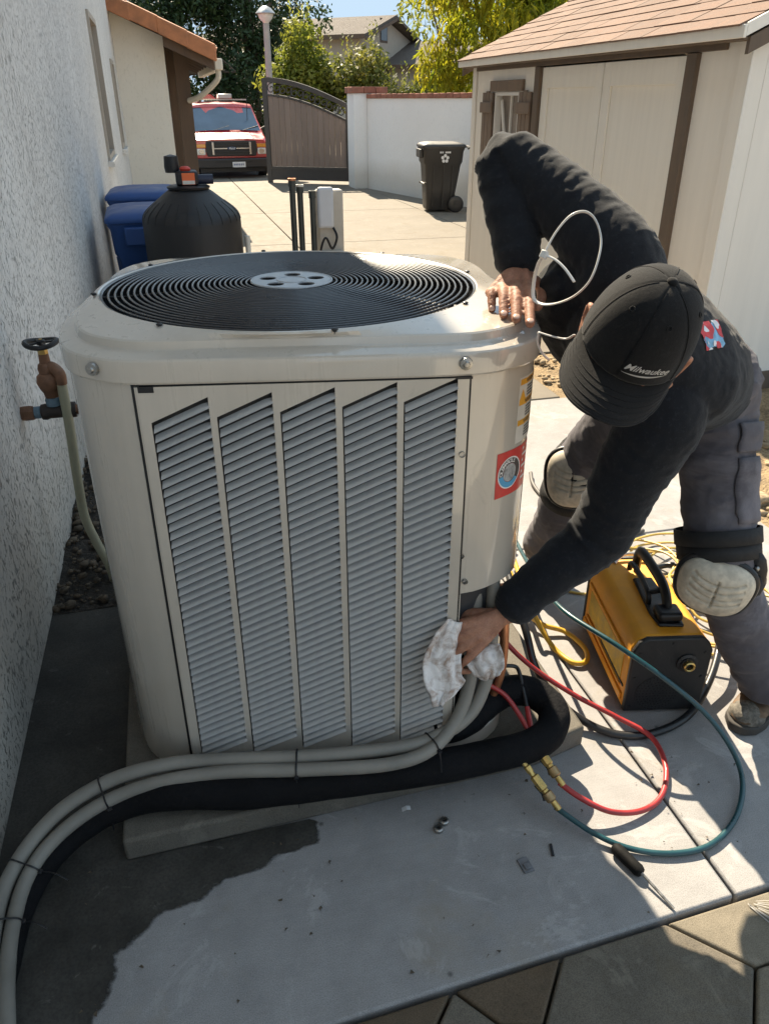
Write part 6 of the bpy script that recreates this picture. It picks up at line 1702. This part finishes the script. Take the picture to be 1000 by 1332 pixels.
# ---- boots
def boot(a, toe, name_mat, sole_mat):
    a = V(a); t = V(toe); f = (t - a); f.z = 0; L_ = f.length; f.normalize(); s = V((-f.y, f.x, 0))
    base = V((a.x, a.y, 0))
    rows = []
    for d, w, h, z0 in ((-.085, .026, .065, .034), (-.075, .036, .10, .028), (-.04, .041, .135, .026), (.0, .043, .150, .026), (.045, .044, .115, .026), (.085, .047, .085, .026), (.125, .050, .074, .026), (.165, .046, .068, .027), (.190, .034, .052, .030), (.203, .016, .036, .034)):
        c = base + f * d
        ring = []
        for k in range(20):
            q = 2 * pi * k / 20
            y = cos(q); z = sin(q)
            ring.append(c + s * (abs(y) ** .8 * (1 if y > 0 else -1)) * w + V((0, 0, z0 + (h - z0) * (.5 + .5 * (abs(z) ** .75 * (1 if z > 0 else -1))))))
        rows.append(ring)
    o = obj('boot', B().loft(rows, True, True), name_mat, person, smooth='all')
    md = o.modifiers.new('sub', 'SUBSURF'); md.levels = 1; md.render_levels = 1
    obj('boot_shaft', B().loft([[base + f * -.02 + V((0, 0, z)) + (f * cos(q) * .058 + s * sin(q) * .047) * sc for q in [2 * pi * k / 20 for k in range(20)]] for z, sc in ((.08, .9), (.12, .98), (.155, 1.0), (.175, 1.04), (.176, .9))], True), name_mat, o, smooth='all')
    out = [(d, w) for d, w in ((-.095, .018), (-.085, .034), (-.04, .046), (.03, .044), (.09, .050), (.14, .055), (.18, .048), (.207, .026), (.213, .010))]
    poly = [base + f * d + s * w for d, w in out] + [base + f * d - s * w for d, w in reversed(out)]
    n = len(poly)
    obj('sole', B().add([p + V((0, 0, z)) for z in (.003, .030) for p in poly], [tuple(reversed(range(n))), tuple(range(n, 2 * n))] + [(i, (i + 1) % n, n + (i + 1) % n, n + i) for i in range(n)]), sole_mat, o, bevel=.004)
    for k, d in enumerate((.02, .045, .07, .095)):
        h = [.130, .112, .096, .085][k]
        obj('lace', B().tube(smooth_path([base + f * d + s * -.030 + V((0, 0, h - .014)), base + f * (d + .006) + V((0, 0, h + .003)), base + f * d + s * .030 + V((0, 0, h - .014))], 4), .0028, 6), M('boot_lace', (.30, .20, .12), .8, var=.2), o, smooth='all')
    return o
MAT_boot = M('scuffed_leather', (.17, .11, .065), .75, var=.45, scale=14, bump=.4, bscale=90, speck=.3, sscale=120)
MAT_boot2 = M('grey_scuffed_toe', (.17, .155, .13), .85, var=.55, scale=38, bump=.6, bscale=120, speck=.4, sscale=160)
MAT_sole = M('boot_sole', (.05, .045, .04), .8, var=.3, scale=20)
bo = boot((1.585, 1.425, 0), (1.42, 1.345, 0), MAT_boot, MAT_sole)
bf = V((1.42 - 1.585, 1.345 - 1.425, 0)).normalized()
obj('toe_cap', ellipsoid(V((1.585, 1.425, .036)) + bf * .152, bf, V((-bf.y, bf.x, 0)), (0, 0, 1), (.050, .0505, .0375), 18, 12), MAT_boot2, bo, smooth='all')
boot((1.225, 2.245, 0), (1.12, 2.10, 0), MAT_boot, MAT_sole)

# ---- cap
CS = 1.08
def crown(phi, t):
    """phi 0 = front, +pi/2 = wearer's left; t 0 = brim line, 1 = button"""
    ha = t * pi / 2
    hs = cos(ha) ** .72; vs = sin(ha) ** .95
    front = .5 + .5 * cos(phi)
    r_ = .1 if True else 0
    x = cos(phi) * (.104 if cos(phi) > 0 else .108) * hs; y = sin(phi) * .092 * hs
    z = .128 * vs - .016 * (1 - t) * (1 - front)
    x += .010 * front * (1 - t) * t * 3
    seam = 0
    for k in range(6):
        d_ = (phi - (pi / 6 * 0 + k * pi / 3) + pi) % (2 * pi) - pi
        seam += math.exp(-(d_ * hs / .022) ** 2)
    g = 1 - .012 * min(1, seam) + .006 * noise.noise(V((x * 22, y * 22, z * 22)))
    return V((x * g, y * g, z * (1 - .006 * min(1, seam)))) * CS
rows = [[HM @ crown(2 * pi * k / 84, t) for k in range(84)] for t in [0, .02, .05] + [.1 + .9 * i / 26 for i in range(26)] + [.995]]
inner = [[HM @ (crown(2 * pi * k / 84, t) * .97) for k in range(84)] for t in (.3, .1, 0)]
cb = B().loft(inner + rows, True)
cap_o = obj('cap', cb, MAT_cap, person, smooth='all')
cap_o['label'] = 'black baseball cap with a small white script logo on the front'
obj('button', ellipsoid(HM @ (V((0, 0, .128)) * CS), HF, HL, HU, (.010, .010, .006), 14, 8), MAT_cap, cap_o, smooth='all')
def brim(phi, r, under=0.0):
    L_ = .088 * (cos(phi * 1.18) ** .45 if abs(phi) < 1.30 else 0)
    c = crown(phi, 0.0) / CS
    x = c.x + L_ * r * (1.0); y = c.y * (1 + .10 * r * (1 - abs(phi) / 1.6))
    z = -.002 - .010 * r * r - .040 * (y / .1) ** 2 * (.25 + .75 * r) + .004 * r
    return V((x, y, z - under)) * CS
phs = [-1.30 + 2.60 * k / 40 for k in range(41)]
rs_ = [-.12, 0, .12, .25, .4, .55, .7, .85, .95, 1.0]
topr = [[HM @ brim(p, max(r, -.12)) for p in phs] for r in rs_]
botr = [[HM @ brim(p, max(r, -.12), .0036) for p in phs] for r in reversed(rs_)]
bo_ = obj('brim', B().loft(topr + botr, False), MAT_cap, cap_o, smooth='all')
for q in (.30, .45, .60, .75, .90):
    obj('stitching', B().tube([HM @ (brim(p, q) + V((0, 0, .0006))) for p in phs[2:-2]], .0006, 4), MAT_cap, bo_)
obj('brim_edge', B().tube([HM @ (brim(p, 1.0, .0018)) for p in phs], .0026, 6), MAT_cap, bo_, smooth='all')
for k in range(6):                       # eyelets and seam tapes
    ph = pi / 6 + k * pi / 3
    c = crown(ph, .60); c2 = crown(ph, .62); t1 = (crown(ph + .05, .6) - c).normalized(); t2 = (c2 - c).normalized(); nn = t1.cross(t2)
    mt = HM @ Matrix((t1, t2, nn)).transposed().to_4x4(); mt.translation = HM @ c
    obj('eyelet', B().tube([mt @ V((.0042 * cos(a), .0042 * sin(a), .0005)) for a in [2 * pi * i / 14 for i in range(14)]], .0013, 5, closed=True), MAT_cap, cap_o, smooth='all')
    obj('seam_stitch', B().tube([HM @ (crown(k * pi / 3 + .035, t) * 1.004) for t in [.02 + .9 * i / 20 for i in range(21)]], .0008, 4), MAT_cap, cap_o)
# script logo on the front left of the crown with a swoosh below it
cm = bpy.data.meshes.new('c'); cm.from_pydata([tuple(p) for r in rows for p in r], [], [(i * 84 + k, i * 84 + (k + 1) % 84, (i + 1) * 84 + (k + 1) % 84, (i + 1) * 84 + k) for i in range(len(rows) - 1) for k in range(84)])
cbv = BVHTree.FromPolygons([v.co.copy() for v in cm.vertices], [tuple(p.vertices) for p in cm.polygons])
lp_ = .46
cc = HM @ crown(lp_, .17)
outn = (HM.to_3x3() @ V((cos(lp_), sin(lp_), .35))).normalized()
tang = (HM.to_3x3() @ V((-sin(lp_), cos(lp_), 0))).normalized()
lm_ = frame(cc, tang, outn.cross(tang) * 1.0)
if (lm_.to_3x3() @ V((0, 0, 1))).dot(outn) < 0: lm_ = frame(cc, tang, -(outn.cross(tang)))
tx = text_mesh('Milwaukee', .0185, 0, .35, .0003)
sw = B(); nq = 16
for i in range(nq + 1):
    u = i / nq; x = lerp(-.040, .040, u); y = -.0135 + .006 * u ** 2 - .002 * sin(u * pi); h_ = .0016 * sin(u * pi) + .0003
    sw.v += [(x, y - h_, 0), (x, y + h_, 0)]
for i in range(nq): sw.f.append((2 * i, 2 * i + 2, 2 * i + 3, 2 * i + 1))
MAT_logo = M('logo_thread', (.42, .41, .40), .7, var=.15, scale=60)
obj('script_logo', decal(tx, lm_, cbv, .0016), MAT_logo, cap_o, fix=False)
obj('logo_swoosh', decal(sw, lm_, cbv, .0016), MAT_logo, cap_o, fix=False)
# short grey hair showing below the cap
random.seed(77); hb = B()
for _ in range(2600):
    ph = random.choice((random.uniform(.85, 2 * pi - .85), random.uniform(1.1, 1.7), -random.uniform(1.1, 1.7)))
    zz = random.uniform(-.055, .004)
    p = V((cos(ph) * .099, sin(ph) * .082, zz))
    dr = V((cos(ph) * .35 + random.gauss(0, .3) - .15, sin(ph) * .35 + random.gauss(0, .3), -.8 + random.gauss(0, .3))).normalized()
    L_ = random.uniform(.010, .022); w = dr.orthogonal().normalized() * .0006
    o = len(hb.v)
    hb.v += [tuple(HM @ (p - w)), tuple(HM @ (p + w)), tuple(HM @ (p + dr * L_))]; hb.f.append((o, o + 1, o + 2))
hr = obj('hair', hb, M('grey_hair', (.20, .17, .14), .5, var=.4, scale=60), person, fix=False); hr['kind'] = 'stuff'

# ================================================================ RAG AND WHITE CABLE TIE
def cloth_strip(rows_, nx=22, ny=26, seed=0, fold_=.012):
    """rows of (left point, right point); folds run down the cloth"""
    b = B(); m = len(rows_)
    for j in range(ny + 1):
        t = j / ny * (m - 1); i0 = min(int(t), m - 2); f = t - i0
        a = V(rows_[i0][0]).lerp(V(rows_[i0 + 1][0]), f); c = V(rows_[i0][1]).lerp(V(rows_[i0 + 1][1]), f)
        nn = V((-.23, -.85, .47))
        for i in range(nx + 1):
            u = i / nx
            p = a.lerp(c, u)
            tj = j / ny; wv = .75 * sin(u * 10 + seed + 1.1 * sin(tj * 3 + seed)) + .45 * sin(u * 19 - 2.2 * tj + 2 * seed) + .35 * noise.noise(V((u * 3, tj * 3, seed)))
            p += nn * fold_ * (wv + .6 * sin(u * pi)) + V((noise.noise(V((u * 5, j * .3, seed))), 0, noise.noise(V((u * 5, j * .3, seed + 9))))) * .004
            b.v.append(tuple(p))
    for j in range(ny):
        for i in range(nx):
            a = j * (nx + 1) + i; b.f.append((a, a + 1, a + nx + 2, a + nx + 1))
    return b
m = bpy.data.materials.new('rag_cotton'); m.use_nodes = True
nt, N, L, P = nodes_of(m)
v = N.new('ShaderNodeNewGeometry').outputs['Position']
n1 = noise_node(N, L, v, 26, 6, .65, .8); n2 = noise_node(N, L, v, 900, 2, .5); n3 = noise_node(N, L, v, 70, 4, .6)
c = ramp(N, L, n1, [(.36, (.36, .27, .22)), (.56, (.76, .74, .73))])
c = mixc(N, L, 1.0, c, ramp(N, L, n3, [(.3, .85), (.6, 1.0)]), 'MULTIPLY')
L.new(c, P.inputs['Base Color']); P.inputs['Roughness'].default_value = .95
b1 = add_bump(N, L, P, n2, .4, .0015); add_bump(N, L, P, n3, .3, .003, b1)
MAT_rag = m
rag = obj('rag', cloth_strip([((0.523, 1.382, 0.532), (0.577, 1.398, 0.492)), ((0.491, 1.373, 0.500), (0.567, 1.381, 0.457)), ((0.465, 1.365, 0.462), (0.555, 1.360, 0.424)), ((0.453, 1.356, 0.421), (0.550, 1.344, 0.392)), ((0.459, 1.341, 0.385), (0.560, 1.336, 0.372)), ((0.467, 1.329, 0.356), (0.532, 1.326, 0.346)), ((0.476, 1.317, 0.329), (0.500, 1.320, 0.328))], seed=1.3, fold_=.008), MAT_rag, smooth='all', fix=False)
tag(rag, 'stained white rag held in the left hand against the conduits', 'rag')
sd = rag.modifiers.new('thick', 'SOLIDIFY'); sd.thickness = .003
r2 = obj('rag_end', cloth_strip([((0.569, 1.388, 0.413), (0.652, 1.370, 0.443)), ((0.568, 1.371, 0.403), (0.657, 1.345, 0.424)), ((0.575, 1.361, 0.389), (0.655, 1.335, 0.402)), ((0.589, 1.354, 0.370), (0.646, 1.333, 0.377)), ((0.608, 1.354, 0.354), (0.633, 1.347, 0.357))], seed=4.1, fold_=.009), MAT_rag, rag, smooth='all', fix=False)
sd = r2.modifiers.new('thick', 'SOLIDIFY'); sd.thickness = .003

MAT_nyl = M('white_nylon', (.66, .64, .60), .4, var=.08)
def D(u): return V(u)
loopp = [(0.703, 1.426, 1.335), (0.725, 1.430, 1.373), (0.754, 1.432, 1.403), (0.780, 1.424, 1.411), (0.795, 1.406, 1.397), (0.798, 1.382, 1.365), (0.784, 1.360, 1.330), (0.767, 1.352, 1.295), (0.748, 1.365, 1.267), (0.734, 1.403, 1.245), (0.722, 1.446, 1.233), (0.712, 1.471, 1.240), (0.710, 1.473, 1.274), (0.703, 1.448, 1.311)]
lt = obj('white_cable_tie', B().tube(smooth_path(loopp, 6, closed=True), 1, 8, closed=True, flat=(.0021, .0046), ref=(.6, -.5, .3)), MAT_nyl, smooth='all')
tag(lt, 'large white cable tie looped open at his chest above the right hand', 'cable tie')
tp = smooth_path([(0.702, 1.424, 1.335), (0.721, 1.411, 1.327), (0.735, 1.393, 1.312), (0.746, 1.372, 1.291)], 6)
obj('tail', B().tube(tp, 1, 8, flat=(.0018, .0044), ref=(.6, -.5, .3)), MAT_nyl, lt, smooth='all')
hx_ = V((0.702, 1.423, 1.335)); dq = (V((0.725, 1.430, 1.373)) - hx_).normalized()
obj('tie_head', B().box((-.0075, -.0065, -.0055), (.0075, .0065, .0055), frame(hx_, dq, (.6, -.5, .3))), MAT_nyl, lt, bevel=.0015)
obj('second_strand', B().tube(smooth_path([(0.684, 1.378, 1.196), (0.702, 1.359, 1.192), (0.724, 1.340, 1.190), (0.731, 1.321, 1.202)], 5), 1, 8, flat=(.0018, .0040), ref=(.6, -.5, .3)), MAT_nyl, lt, smooth='all')
obj('second_strand', B().tube(smooth_path([(0.684, 1.378, 1.196), (0.684, 1.378, 1.175), (0.695, 1.374, 1.153), (0.711, 1.374, 1.139)], 5), 1, 8, flat=(.0018, .0040), ref=(.6, -.5, .3)), MAT_nyl, lt, smooth='all')

# ================================================================ TREES, HEDGES AND HOUSES BEYOND THE YARD
def leaf_mat(name, a, c, trans=0.35, gloss=0.35):
    m = bpy.data.materials.new(name); m.use_nodes = True
    nt, N, L, P = nodes_of(m)
    v = N.new('ShaderNodeNewGeometry')
    n1 = noise_node(N, L, v.outputs['Position'], 1.3, 4, 0.6)
    n2 = noise_node(N, L, v.outputs['Position'], 14, 3, 0.6)
    col = ramp(N, L, n1, [(0.35, a), (0.65, c)])
    col = mixc(N, L, 1.0, col, ramp(N, L, n2, [(0.3, 0.6), (0.7, 1.25)]), 'MULTIPLY')
    L.new(col, P.inputs['Base Color']); P.inputs['Roughness'].default_value = gloss + .2
    P.inputs['Specular IOR Level'].default_value = 0.35
    tr = N.new('ShaderNodeBsdfTranslucent'); L.new(col, tr.inputs[0])
    mx = N.new('ShaderNodeMixShader'); mx.inputs[0].default_value = trans
    L.new(P.outputs[0], mx.inputs[1]); L.new(tr.outputs[0], mx.inputs[2])
    L.new(mx.outputs[0], N['Material Output'].inputs[0])
    return m
ML_dark = leaf_mat('leaf_dark', (0.020, 0.042, 0.014), (0.045, 0.080, 0.022), 0.25)
ML_hedge = leaf_mat('leaf_hedge', (0.17, 0.21, 0.025), (0.34, 0.33, 0.05), 0.55)
ML_hedge2 = leaf_mat('leaf_hedge_dull', (0.12, 0.15, 0.025), (0.25, 0.23, 0.05), 0.5)
ML_yel = leaf_mat('leaf_yellow_green', (0.19, 0.24, 0.014), (0.44, 0.38, 0.02), 0.55)
MAT_bark2 = M('tree_bark', (0.16, 0.12, 0.085), 0.9, var=0.4, scale=6, bump=0.8, bscale=30, bdist=0.02)

def leaves(bld, clumps, n, size, droop=0.0, aspect=0.45, up=0.3):
    """many small leaf blades spread through ragged clumps"""
    tot = sum(c[1] ** 2 for c in clumps)
    for (c, r, sq) in clumps:
        k = int(n * r * r / tot)
        for _ in range(k):
            d = Vector((random.gauss(0, 1), random.gauss(0, 1), random.gauss(0, 1))).normalized()
            rad = r * (0.45 + 0.6 * random.random() ** 0.6)
            p = Vector(c) + Vector((d.x * rad, d.y * rad, d.z * rad * sq))
            p += Vector((random.gauss(0, .06), random.gauss(0, .06), random.gauss(0, .06))) * r
            nrm = (d + Vector((random.gauss(0, .7), random.gauss(0, .7), random.gauss(0, .7) + up))).normalized()
            ax = Vector((random.gauss(0, 1), random.gauss(0, 1), random.gauss(0, 1) - droop * 2.2))
            ax = (ax - nrm * ax.dot(nrm)).normalized()
            w = nrm.cross(ax)
            s = size * random.uniform(.6, 1.35)
            o = len(bld.v)
            bld.v += [tuple(p), tuple(p + ax * s * .5 + w * s * aspect * .5 - nrm * s * .06), tuple(p + ax * s - nrm * s * .12 * (1 + droop)), tuple(p + ax * s * .5 - w * s * aspect * .5 - nrm * s * .06)]
            bld.f.append((o, o + 1, o + 2, o + 3))
def tree(name, label, cat, base, h, clumps, n, size, mat, trunk_r=.14, limbs=6, droop=0.0, aspect=.45, group=None, seed=1, top=None):
    random.seed(seed)
    t = thing(name, label, cat, base, 0, group)
    bl = B(); leaves(bl, clumps, n, size, droop, aspect)
    cr = obj('crown', bl, mat, t, fix=False)
    tb = B()
    top = top or (0, 0, h * .75)
    path = smooth_path([(0, 0, -.1), (top[0] * .3 + .05 * trunk_r, 0, h * .25), (top[0] * .6, top[1] * .5, h * .5), top], 4)
    tb.tube(path, [lerp(trunk_r, trunk_r * .35, i / (len(path) - 1)) for i in range(len(path))], 8)
    for k in range(limbs):
        c = Vector(random.choice(clumps)[0]); s = path[int(len(path) * random.uniform(.35, .9))]
        pl = smooth_path([s, s.lerp(c, .5) + Vector((0, 0, .12 * h * random.random())), c], 4)
        tb.tube(pl, [lerp(trunk_r * .45, trunk_r * .1, i / (len(pl) - 1)) for i in range(len(pl))], 6)
    obj('trunk', tb, MAT_bark2, t, smooth=True)
    return t
random.seed(31)
# dark dense trees behind the van and gate
def blobs(n, cx, cy, cz, rx, ry, rz_, r0, r1):
    out = []
    for _ in range(n):
        d = Vector((random.gauss(0, 1), random.gauss(0, 1), random.gauss(0, 1))).normalized()
        q = random.random() ** .4
        out.append(((cx + d.x * rx * q, cy + d.y * ry * q, cz + d.z * rz_ * q), random.uniform(r0, r1), .85))
    return out
tree('dark_tree', 'tall dark evergreen tree behind the red van at the left', 'tree', (.9, 29.5, 0), 7.5, blobs(46, 0, 0, 3.4, 2.3, 1.7, 3.6, .5, .95), 17000, .17, ML_dark, .22, 8, seed=2, group='dark evergreen trees beyond the gate')
tree('dark_tree', 'tall dark evergreen tree whose crown rises behind the street lamp', 'tree', (3.6, 31.0, 0), 7, blobs(46, 0, 0, 3.1, 2.2, 1.7, 3.3, .5, .95), 17000, .17, ML_dark, .22, 8, seed=3, group='dark evergreen trees beyond the gate')
tree('dark_tree', 'dark evergreen tree showing between the house eave and the van roof', 'tree', (-2.2, 28.0, 0), 7.5, blobs(40, 0, 0, 3.6, 2.2, 1.7, 3.7, .5, .95), 13000, .17, ML_dark, .22, 8, seed=4, group='dark evergreen trees beyond the gate')
def bush(name, label, base, clumps, n, size, mat, seed, group='bushes behind the gate and yard wall'):
    random.seed(seed)
    t = thing(name, label, 'bush', base, 0, group)
    bl = B(); leaves(bl, clumps, n, size, 0, .5, .5)
    for c, r, sq in clumps:                          # shoots that stand out of the outline
        for _ in range(5):
            a = random.random() * 6.28
            p = Vector(c) + Vector((cos(a) * r * .5, sin(a) * r * .5, r * .7))
            L_ = random.uniform(.2, .55)
            for k in range(9):
                q = p + Vector((0, 0, L_ * k / 8)); b_ = random.random() * 6.28
                s = size * .8
                o = len(bl.v); d = Vector((cos(b_), sin(b_), .9)).normalized() * s; w = Vector((-sin(b_), cos(b_), 0)) * s * .22
                bl.v += [tuple(q), tuple(q + d * .5 + w), tuple(q + d), tuple(q + d * .5 - w)]; bl.f.append((o, o + 1, o + 2, o + 3))
    obj('foliage', bl, mat, t, fix=False)
    st = B()
    for k in range(6):
        c = Vector(clumps[k % len(clumps)][0])
        st.tube(smooth_path([(c.x * .4, c.y * .4, -.1), c * .6, c], 4), .03, 5)
    obj('stem', st, MAT_bark2, t, smooth=True)
    return t
random.seed(8)
bush('oleander_bush', 'bright green bush rising over the arched top of the gate', (4.05, 24.6, 0), blobs(26, 0, 0, 1.7, 1.1, .8, 1.55, .4, .6), 9500, .15, ML_hedge, 9)
bush('oleander_bush', 'dull green bush over the brick cap of the wall pillar', (5.9, 24.2, 0), blobs(20, 0, 0, 1.45, 1.05, .8, 1.25, .4, .65), 7500, .15, ML_hedge2, 10)
bush('oleander_bush', 'low green bush between the pillar bush and the yellow tree', (7.5, 23.4, 0), blobs(16, 0, 0, 1.25, .9, .8, 1.1, .4, .6), 5500, .15, ML_hedge2, 11)
# yellow-green tree with long hanging leaves
random.seed(12)
ycl = blobs(105, -.2, 0, 2.95, 2.3, 1.3, 1.75, .26, .48)
tree('yellow_tree', 'yellow green tree with long drooping leaves behind the yard wall and shed', 'tree', (7.9, 17.2, 0), 5.0, ycl, 15000, .24, ML_yel, .10, 10, droop=1.3, aspect=.22, seed=14)
random.seed(15)
tree('leafy_tree', 'sparse light green tree top standing against the sky over the far roofs', 'tree', (8.9, 25.5, 0), 6, blobs(26, 0, 0, 4.6, 1.9, 1.4, 1.5, .3, .55), 1500, .2, ML_hedge, .12, 8, droop=.5, aspect=.35, seed=16)

# far houses
MAT_farw = M('far_house_wall', (0.42, 0.36, 0.29), 0.85, var=.06)
MAT_farroof = M('far_roof', (0.115, 0.092, 0.075), 0.95, var=.25, scale=2, bump=.6, bscale=12, bdist=.05, stretch=(1, 6, 6))
def far_house(name, label, loc, rz_, x0, x1, y0, y1, ze, zr, ov=.5):
    """gable to the right (+x), ridge along x"""
    t = thing(name, label, 'house', loc, rz_, 'grey roofed houses beyond the bushes')
    lc = (0, 0, 0)
    ym = (y0 + y1) / 2
    yzp = Matrix(((0, 0, 1, 0), (1, 0, 0, 0), (0, 1, 0, 0), (0, 0, 0, 1)))
    prof = [(y0, -.1), (y1, -.1), (y1, ze), (ym, zr - .12), (y0, ze)]
    obj('wall', B().prism(prof, x0, x1, yzp), MAT_farw, t, loc=lc)
    th = .14
    sl_ = (zr - ze) / (ym - y0)
    for s in (-1, 1):
        yo = (y0 - ov) if s < 0 else (y1 + ov)
        ze_ = ze - ov * sl_
        pr = [(yo, ze_), (ym, zr), (ym, zr + th), (yo, ze_ + th)]
        if s > 0: pr = [(ym + .003, zr), (yo, ze_), (yo, ze_ + th), (ym + .003, zr + th)]
        r_ = obj('roof', B().prism(pr, x0 - ov, x1 + ov, yzp), MAT_farroof, t, loc=lc)
        obj('fascia', B().box((x0 - ov, yo - .06 if s < 0 else yo + .01, ze_ - .05), (x1 + ov, yo - .01 if s < 0 else yo + .06, ze_ + th)), MAT_wood, r_)
    obj('rake_board', B().prism([(y0 - ov, ze - ov * sl_ - .12), (ym, zr - .12), (ym, zr + .02), (y0 - ov, ze - ov * sl_ + .02)], x1 + ov + .005, x1 + ov + .06, yzp), MAT_wood, t, loc=lc)
    w = obj('window', B().box((x1 + .01, ym - .8, ze - .1), (x1 + .03, ym - .1, ze + .75)), MAT_glassd, t, loc=lc)
    obj('frame', B().box((x1 + .002, ym - .9, ze - .2), (x1 + .009, ym, ze + .85)), MAT_wood, w)
    return t
far_house('far_house', 'far house with a long grey brown roof and gable window above the bushes', (12.0, 44.2, 0), radians(-40), -9.0, 0, -3.1, 3.1, 4.35, 5.22)
far_house('far_house', 'far house with only its lower roof showing beside the yellow tree', (17.5, 43.5, 0), radians(-40), -4.5, 0, -3.2, 3.2, 3.2, 4.25)
